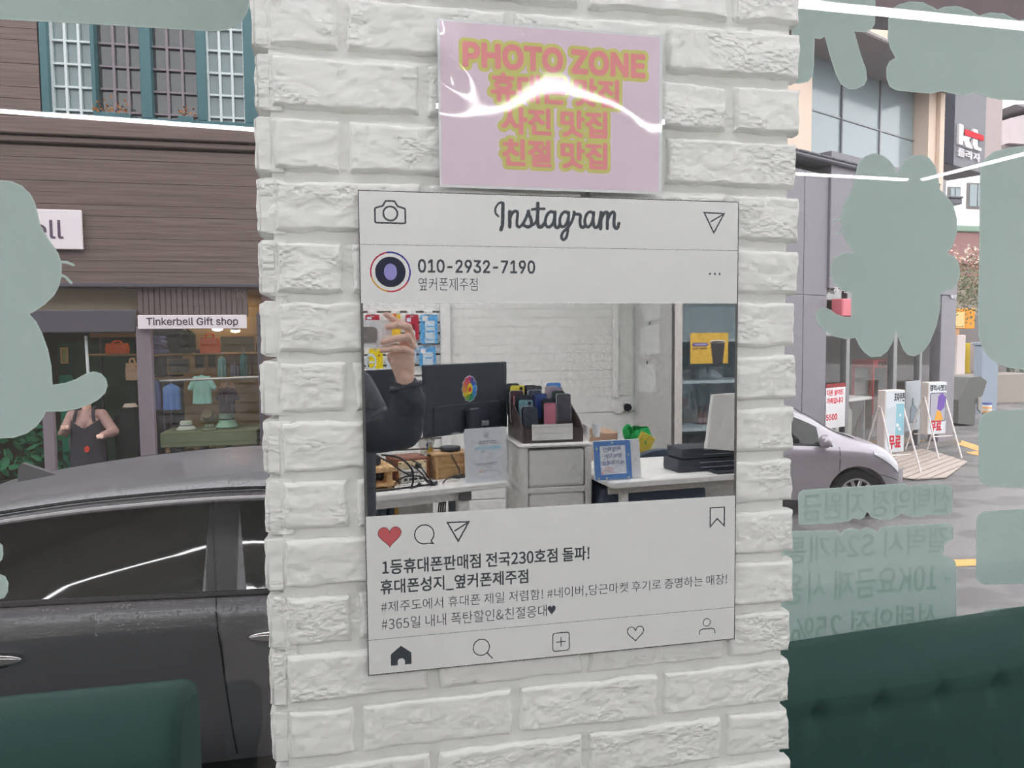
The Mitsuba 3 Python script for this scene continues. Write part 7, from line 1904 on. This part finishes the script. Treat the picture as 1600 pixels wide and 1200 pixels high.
p = (1.4242,-2.98,0.7643)
office_chair(p[0], -2.98, p[2], 0.36, 'dark chair whose rounded back shows above the right desk')
p = (0.9766,-2.1,0.7658)
ST = thing('stool', 'dark upholstered bench pushed under the right desk', 'stool')
CHF = 'mat_chair_fabric'
s0, s1, s2, s3 = [(0.8619,0.6815),(1.3462,0.6976),(1.3907,0.6068),(0.8522,0.6052)]
SFz = Fr((0, -2.37, 0), (1, 0, 0))
put('seat', SFz.ext(Polygon(spline([(s0[0] - 0.01, s0[1] - 0.10), (s0[0] + 0.01, s0[1] - 0.035), (s0[0] + 0.06, s0[1] - 0.004), (s1[0], s1[1]), (s2[0], s2[1] - 0.04), (s2[0] + 0.02, s2[1] - 0.11)], 5)), 0.0, 0.36), CHF, ST)
put('base', bx(s0[0] + 0.05, s2[0] - 0.05, -2.70, -2.42, 0.06, s0[1] - 0.08, 0.02), BLK, ST)
for x in (s0[0] + 0.08, s2[0] - 0.10):
    for y in (-2.68, -2.46): put('foot', bx(x, x + 0.03, y, y + 0.03, 0.0, 0.06), BLK, ST)
t = thing('cardboard_box', 'brown cardboard box on the floor beside the drawer unit', 'box')
b = (0.8826,0.5908,0.9127,0.6488)
put('body', bx(ux1 + 0.012, b[2] + 0.005, -2.92, -2.76, 0.0, min(b[3], 0.66), 0.004), col(160, 122, 102), t)
put('flap', bx(ux1 + 0.015, b[2] + 0.002, -2.92, -2.84, min(b[3], 0.66), min(b[3], 0.66) + 0.003), col(172, 136, 114), t)
# ---------------------------------------------------------------- people
SKIN = mat('skin', (230, 194, 178), 0.55, 0.3)
SKIN2 = mat('skin_pale', (226, 182, 160), 0.55, 0.3)
JKT = mat('jacket', (60, 66, 74), 0.6, 0.35, bump=lambda p, n, uv: mikit.fbm(p.x * 26, p.y * 26, p.z * 34, 2) * 0.007)
JKT2 = mat('jacket_grey', (88, 91, 96), 0.7, 0.25, bump=lambda p, n, uv: mikit.fbm(p.x * 26, p.y * 26, p.z * 34, 2) * 0.007)
HAIR = mat('hair', (40, 34, 32), 0.45, 0.4)


def chain(pts, rs):
    return [((pts[i]), rs[i], (pts[i + 1]), rs[i + 1]) for i in range(len(pts) - 1)]


def face_head(t, c, s, facing, skin, hair_mat, long_hair=False):
    """a head with eyes, nose, mouth, ears and hair; c: its middle, s: its height, facing: angle about z (0 looks towards +y)"""
    Mx = trimesh.transformations.rotation_matrix(facing, [0, 0, 1])
    Mx[:3, 3] = c
    P = lambda m: (m.apply_transform(Mx), m)[1]
    h = [((0, -0.05, 0.14), 0.33, (0, -0.02, 0.02), 0.33), ((0, 0.02, 0.0), 0.30, (0, 0.10, -0.30), 0.15), ((0, 0.24, 0.06), 0.12, (0, 0.22, -0.28), 0.11), ((0, 0.345, 0.02), 0.035, (0, 0.385, -0.10), 0.055), ((-0.33, -0.02, 0.03), 0.06, (-0.32, -0.02, -0.10), 0.045), ((0.33, -0.02, 0.03), 0.06, (0.32, -0.02, -0.10), 0.045)]
    put('head', P(flesh([(np.array(a) * s, r * s, np.array(b) * s, q * s) for a, r, b, q in h], 0.02 * s / 0.23, 3)), skin, t, smooth=True)
    for sx in (-1, 1):
        put('eye', P(mov(trimesh.creation.icosphere(2, 1).apply_scale([0.055 * s, 0.03 * s, 0.028 * s]), (sx * 0.125 * s, 0.335 * s, 0.02 * s))), col(232, 228, 224), t)
        put('iris', P(mov(trimesh.creation.icosphere(2, 1).apply_scale([0.024 * s, 0.012 * s, 0.024 * s]), (sx * 0.125 * s, 0.362 * s, 0.02 * s))), col(44, 32, 28), t)
        put('eyebrow', P(tube([(sx * 0.06 * s, 0.36 * s, 0.10 * s), (sx * 0.13 * s, 0.355 * s, 0.12 * s), (sx * 0.20 * s, 0.315 * s, 0.10 * s)], 0.012 * s, 6)), hair_mat, t)
    put('mouth', P(tube([(-0.085 * s, 0.325 * s, -0.235 * s), (0, 0.352 * s, -0.225 * s), (0.085 * s, 0.325 * s, -0.235 * s)], [0.008 * s, 0.022 * s, 0.008 * s], 8)), col(176, 98, 92), t)
    hb_ = [((0, -0.10, 0.24), 0.32, (0, -0.14, 0.02), 0.34), ((0, 0.05, 0.32), 0.22, (0, -0.05, 0.30), 0.28)]
    if long_hair: hb_ += [((-0.26, -0.10, 0.05), 0.14, (-0.28, -0.08, -0.40), 0.10), ((0.26, -0.10, 0.05), 0.14, (0.28, -0.08, -0.40), 0.10), ((0, -0.24, 0.0), 0.22, (0, -0.24, -0.42), 0.16)]
    put('hair', P(flesh([(np.array(a) * s, r * s, np.array(b) * s, q * s) for a, r, b, q in hb_], 0.02 * s / 0.23, 2)), hair_mat, t, smooth=True)


def hand_mesh(digits, palm):
    """five separate fingers rooted in a palm; digits: (points, radii)"""
    B = []
    for pts, rs in digits: B += chain(pts, rs)
    H = [m3.Manifold.batch_hull([m3.Manifold.sphere(r, 14).translate(list(map(float, p))) for p, r in palm])]
    M = m3.Manifold.batch_boolean([hullspheres(*b) for b in B] + H, m3.OpType.Add).refine_to_length(0.0035)
    me = M.to_mesh()
    m = trimesh.Trimesh(me.vert_properties[:, :3], me.tri_verts, process=True)
    trimesh.smoothing.filter_taubin(m, lamb=0.5, nu=0.52, iterations=8)
    return m


# the photographer with the phone
ph = thing('smartphone', 'white phone with a grey camera panel, held up sideways in the mirror', 'phone')
PX = (-0.337, -0.171, 1.3795, 1.4490)
PHF = Fr((0, -0.9285, 0), (1, 0, 0))
WPH = mat('phone_white', (242, 243, 245), 0.25, 0.5)
put('body', PHF.ext(rrect(PX[0], PX[2], PX[1], PX[3], 0.009), 0.0, 0.0075), WPH, ph)
put('screen', PHF.ext(rrect(PX[0] + 0.003, PX[2] + 0.003, PX[1] - 0.003, PX[3] - 0.003, 0.007), 0.0075, 0.0082), gloss(20, 22, 26), ph)
l0, l1 = (-0.2423,1.4319), (-0.2068,1.3931)
put('camera_panel', PHF.ext(rrect(-0.300, l1[1], l1[0], l0[1], 0.009), -0.0018, 0.0), col(150, 146, 142), ph, label='grey camera panel')
for x in (-0.288, -0.2556): put('lens', PHF.ext(Point(x, 1.40).buffer(0.0062, 14), -0.0024, -0.0018), BLK, ph)

pm = thing('person', 'person in a dark jacket raising a white phone before the mirror', 'person')
D = [[(-0.1239,-0.957,1.4075),(-0.1306,-0.946,1.4315),(-0.1564,-0.934,1.4442),(-0.1846,-0.926,1.4621)],[(-0.1195,-0.953,1.3978),(-0.1301,-0.93,1.4313),(-0.1574,-0.9175,1.4359),(-0.1808,-0.917,1.4313)],[(-0.1191,-0.951,1.3833),(-0.1322,-0.928,1.4075),(-0.1643,-0.9165,1.403),(-0.1924,-0.9172,1.3946)],[(-0.1227,-0.95,1.3673),(-0.1389,-0.93,1.3774),(-0.1694,-0.9185,1.3771),(-0.1958,-0.919,1.3742)],[(-0.144,-0.968,1.3234),(-0.1547,-0.966,1.3561),(-0.1707,-0.957,1.3806),(-0.188,-0.953,1.3969)]]
RR = [(0.0105, 0.0094, 0.0084, 0.0068), (0.0106, 0.0098, 0.0088, 0.0076), (0.0104, 0.0096, 0.0086, 0.0074), (0.0092, 0.0082, 0.0074, 0.0064), (0.0140, 0.0120, 0.0105, 0.0085)]
palm = [(p, 0.0125) for p in [(-0.1256,-0.957,1.4027),(-0.1267,-0.955,1.393),(-0.1263,-0.953,1.3769),(-0.1314,-0.952,1.3625),(-0.1714,-0.951,1.3583),(-0.1634,-0.958,1.3435),(-0.1264,-0.962,1.3331),(-0.1493,-0.965,1.3041),(-0.1276,-0.965,1.3037)]]
hm = hand_mesh(list(zip(D, RR)), palm)
put('hand', hm, SKIN, pm, smooth=True)
wr_ = [(-0.1395,-0.966,1.3071), (-0.1342,-0.985,1.2666), (-0.1345,-1.02,1.2171)]
put('forearm', flesh(chain(wr_, (0.0215, 0.026, 0.032)), 0.008, 3), SKIN, pm, smooth=True)
for i in range(4):     # nails
    d = np.array(D[i][3]) - np.array(D[i][2])
    d /= np.linalg.norm(d)
    nl = trimesh.creation.icosphere(2, 1).apply_scale([0.0052, 0.0016, 0.0042])
    put('nail', mov(nl, np.array(D[i][3]) + np.array([0, RR[i][3] * 0.80, 0]) + d * 0.001), col(236, 196, 180), pm, smooth=True)
# the other hand, outside the mirror's edge, holds the far end
D2 = [[(2 * -0.254 - p[0], p[1], p[2]) for p in f] for f in D]
put('hand', hand_mesh(list(zip(D2, RR)), [((2 * -0.254 - p[0], p[1], p[2]), r) for p, r in palm]), SKIN, pm, smooth=True)
el = (-0.1448,-1.03,1.1657)
sh = (-0.2788,-1.3,1.1669)
cuff = (-0.1356,-0.985,1.2765)
tx = -0.3955
ty_, zs_ = -1.34, sh[2] + 0.02
sleeve = [(cuff, 0.0365, (-0.1274,-0.995,1.2441), 0.045), ((-0.1274,-0.995,1.2441), 0.045, el, 0.056), (el, 0.056, (-0.2119,-1.15,1.1502), 0.066), ((-0.2119,-1.15,1.1502), 0.066, sh, 0.080)]
mir_ = lambda p: (2 * tx - p[0], p[1], p[2])
el2 = (2 * -0.254 - el[0] - 0.06, el[1], el[2])
cuff2 = (2 * -0.254 - cuff[0], cuff[1], cuff[2])
sleeve += [(cuff2, 0.0365, el2, 0.056), (el2, 0.056, mir_(sh), 0.080)]
tor = [(sh, 0.080, mir_(sh), 0.080), ((tx - 0.10, ty_, zs_ - 0.06), 0.11, (tx + 0.10, ty_, zs_ - 0.06), 0.11), ((tx - 0.07, ty_, zs_ - 0.05), 0.12, (tx - 0.06, ty_ + 0.01, 0.80), 0.125), ((tx + 0.07, ty_, zs_ - 0.05), 0.12, (tx + 0.06, ty_ + 0.01, 0.80), 0.125)]
put('jacket', flesh(sleeve + tor, 0.014, 6), JKT, pm, smooth=True)
cr = tube([np.array(cuff) + np.array([0.037 * math.cos(a), 0.030 * math.sin(a), 0.004 + 0.008 * math.cos(a)]) for a in np.linspace(0, 2 * np.pi, 20)], 0.0075, 7, curve=False)
put('cuff', cr, JKT, pm, smooth=True)
put('sleeve_tab', mov(rot(bx(-0.014, 0.014, -0.004, 0.004, -0.018, 0.018, 0.003), 0.3, (0, 1, 0)), np.array((-0.0933,-0.985,1.2639)) + np.array([-0.006, -0.01, 0])), JKT2, pm)
put('hood', flesh([((-0.249,-1.2,1.2799), 0.035, (-0.2343,-1.17,1.2384), 0.042), ((-0.2343,-1.17,1.2384), 0.042, (-0.2075,-1.14,1.2081), 0.030)], 0.012, 5), JKT2, pm, smooth=True, label='grey shoulder piece')
put('trousers', flesh([((tx - 0.08, ty_, 0.84), 0.115, (tx - 0.10, ty_ + 0.02, 0.46), 0.075), ((tx - 0.10, ty_ + 0.02, 0.46), 0.075, (tx - 0.11, ty_ - 0.01, 0.09), 0.055), ((tx + 0.08, ty_, 0.84), 0.115, (tx + 0.10, ty_ + 0.02, 0.46), 0.075), ((tx + 0.10, ty_ + 0.02, 0.46), 0.075, (tx + 0.11, ty_ - 0.01, 0.09), 0.055), ((tx - 0.08, ty_, 0.86), 0.11, (tx + 0.08, ty_, 0.86), 0.11)], 0.02, 5), col(44, 48, 58), pm, smooth=True)
for s in (-1, 1): put('shoe', flesh([((tx + s * 0.11, ty_ - 0.04, 0.045), 0.045, (tx + s * 0.125, ty_ + 0.15, 0.034), 0.034)], 0.012, 4), col(50, 50, 52), pm, smooth=True)
put('neck', flesh([((tx, ty_, zs_ - 0.02), 0.06, (tx, ty_ + 0.02, zs_ + 0.10), 0.052)], 0.012, 3), SKIN, pm, smooth=True)
face_head(pm, (tx, ty_ + 0.035, zs_ + 0.195), 0.225, 0.0, SKIN, HAIR)

# the woman in the gift shop
wo = thing('person', 'woman in a dusty pink top and dark pinafore in the gift shop', 'person')
YW = 7.72
W = lambda p: p
sL, sR = (-3.2504,7.72,0.6185), (-2.9622,7.72,0.6236)
eL, eR = (-3.3309,7.68,0.4337), (-2.8371,7.68,0.4438)
hL, hR = (-3.2393,7.5,0.5267), (-2.9021,7.5,0.4207)
nk = (-3.1052,7.72,0.6624)
hip = (nk[0], YW, nk[2] - 0.62)
PK = col(182, 148, 142)
DKD = mat('pinafore', (62, 60, 66), 0.8, 0.15)
put('top', flesh([(sL, 0.062, sR, 0.062), (nk, 0.06, (nk[0], YW, nk[2] - 0.10), 0.10), ((nk[0] - 0.06, YW, nk[2] - 0.13), 0.10, (nk[0] - 0.05, YW, nk[2] - 0.42), 0.095), ((nk[0] + 0.06, YW, nk[2] - 0.13), 0.10, (nk[0] + 0.05, YW, nk[2] - 0.42), 0.095),
                  (sL, 0.06, eL, 0.050), (eL, 0.050, hL, 0.036), (sR, 0.06, eR, 0.052), (eR, 0.052, hR, 0.036)], 0.018, 6), PK, wo, smooth=True)
put('neck', flesh([((nk[0], YW, nk[2] - 0.02), 0.048, (nk[0], YW - 0.01, nk[2] + 0.10), 0.046)], 0.012, 3), SKIN2, wo, smooth=True)
face_head(wo, (nk[0], YW - 0.02, nk[2] + 0.20), 0.215, math.pi, SKIN2, mat('hair_brown', (70, 52, 44), 0.45, 0.4), True)
for hp_, s in ((hL, 1), (hR, -1)):
    hp_ = np.array(hp_)
    dg = []
    for i in range(4):
        a = hp_ + np.array([s * (-0.024 + 0.016 * i), -0.045, 0.012])
        dg.append(([hp_ + np.array([s * (-0.018 + 0.012 * i), -0.012, 0.004]), a, a + np.array([0, -0.006, -0.026]), a + np.array([0, 0.020, -0.030])], [0.0095, 0.009, 0.0085, 0.0075]))
    dg.append(([hp_ + np.array([s * 0.022, -0.005, 0.0]), hp_ + np.array([s * 0.034, -0.035, 0.006]), hp_ + np.array([s * 0.018, -0.060, -0.004])], [0.011, 0.010, 0.008]))
    put('hand', hand_mesh(dg, [(hp_ + np.array([-0.018, 0.0, 0.0]), 0.014), (hp_ + np.array([0.018, 0.0, 0.0]), 0.014), (hp_ + np.array([0.0, 0.03, 0.0]), 0.018), (hp_ + np.array([0, -0.025, 0.004]), 0.016)]), SKIN, wo, smooth=True)
# pinafore: a front and back panel with a V neck, a skirt, two straps
def drape(y, dy, m):
    a, b = np.meshgrid(np.linspace(-1, 1, 22), np.linspace(0, 1, 14), indexing='ij')
    zt_ = nk[2] - 0.17 + 0.10 * np.abs(a) ** 1.2
    zb_ = hip[2] - 0.45
    Z = zt_ + (zb_ - zt_) * b
    hwid = 0.155 + 0.05 * b + 0.02 * np.sin(a * 9) * b
    X = nk[0] + a * hwid
    Yp = y + dy * np.sqrt(np.clip(1 - a * a * 0.93, 0, 1)) * (0.115 + 0.05 * b)
    return grid(np.stack([X, Yp, Z], -1), dy < 0)
put('pinafore', cat([drape(YW, -1.0, 0), drape(YW, 1.0, 0)]), DKD, wo, smooth=True)
for s in (-1, 1):
    put('strap', tube([(nk[0] + s * 0.10, YW - 0.10, nk[2] - 0.10), (nk[0] + s * 0.085, YW - 0.085, nk[2] - 0.02), (nk[0] + s * 0.08, YW - 0.02, nk[2] + 0.045), (nk[0] + s * 0.085, YW + 0.08, nk[2] - 0.02), (nk[0] + s * 0.10, YW + 0.10, nk[2] - 0.10)], 0.016, 7), DKD, wo, smooth=True)
bd = (-3.0651,7.54,0.2791)
put('badge', Fr((bd[0], YW - 0.162, bd[2]), (1, 0, 0)).ext(affinity.scale(Point(0, 0).buffer(0.028, 12), 0.85, 1.2), 0.0, 0.02), col(206, 78, 62), wo, label='red badge')
put('legs', flesh([((nk[0] - 0.08, YW, hip[2] - 0.05), 0.09, (nk[0] - 0.09, YW, -0.60), 0.045), ((nk[0] + 0.08, YW, hip[2] - 0.05), 0.09, (nk[0] + 0.09, YW, -0.60), 0.045)], 0.025, 4), col(52, 50, 56), wo, smooth=True)
for s in (-1, 1): put('shoe', flesh([((nk[0] + s * 0.09, YW + 0.03, ZS + 0.04), 0.04, (nk[0] + s * 0.10, YW - 0.13, ZS + 0.032), 0.032)], 0.014, 4), col(48, 44, 46), wo, smooth=True)
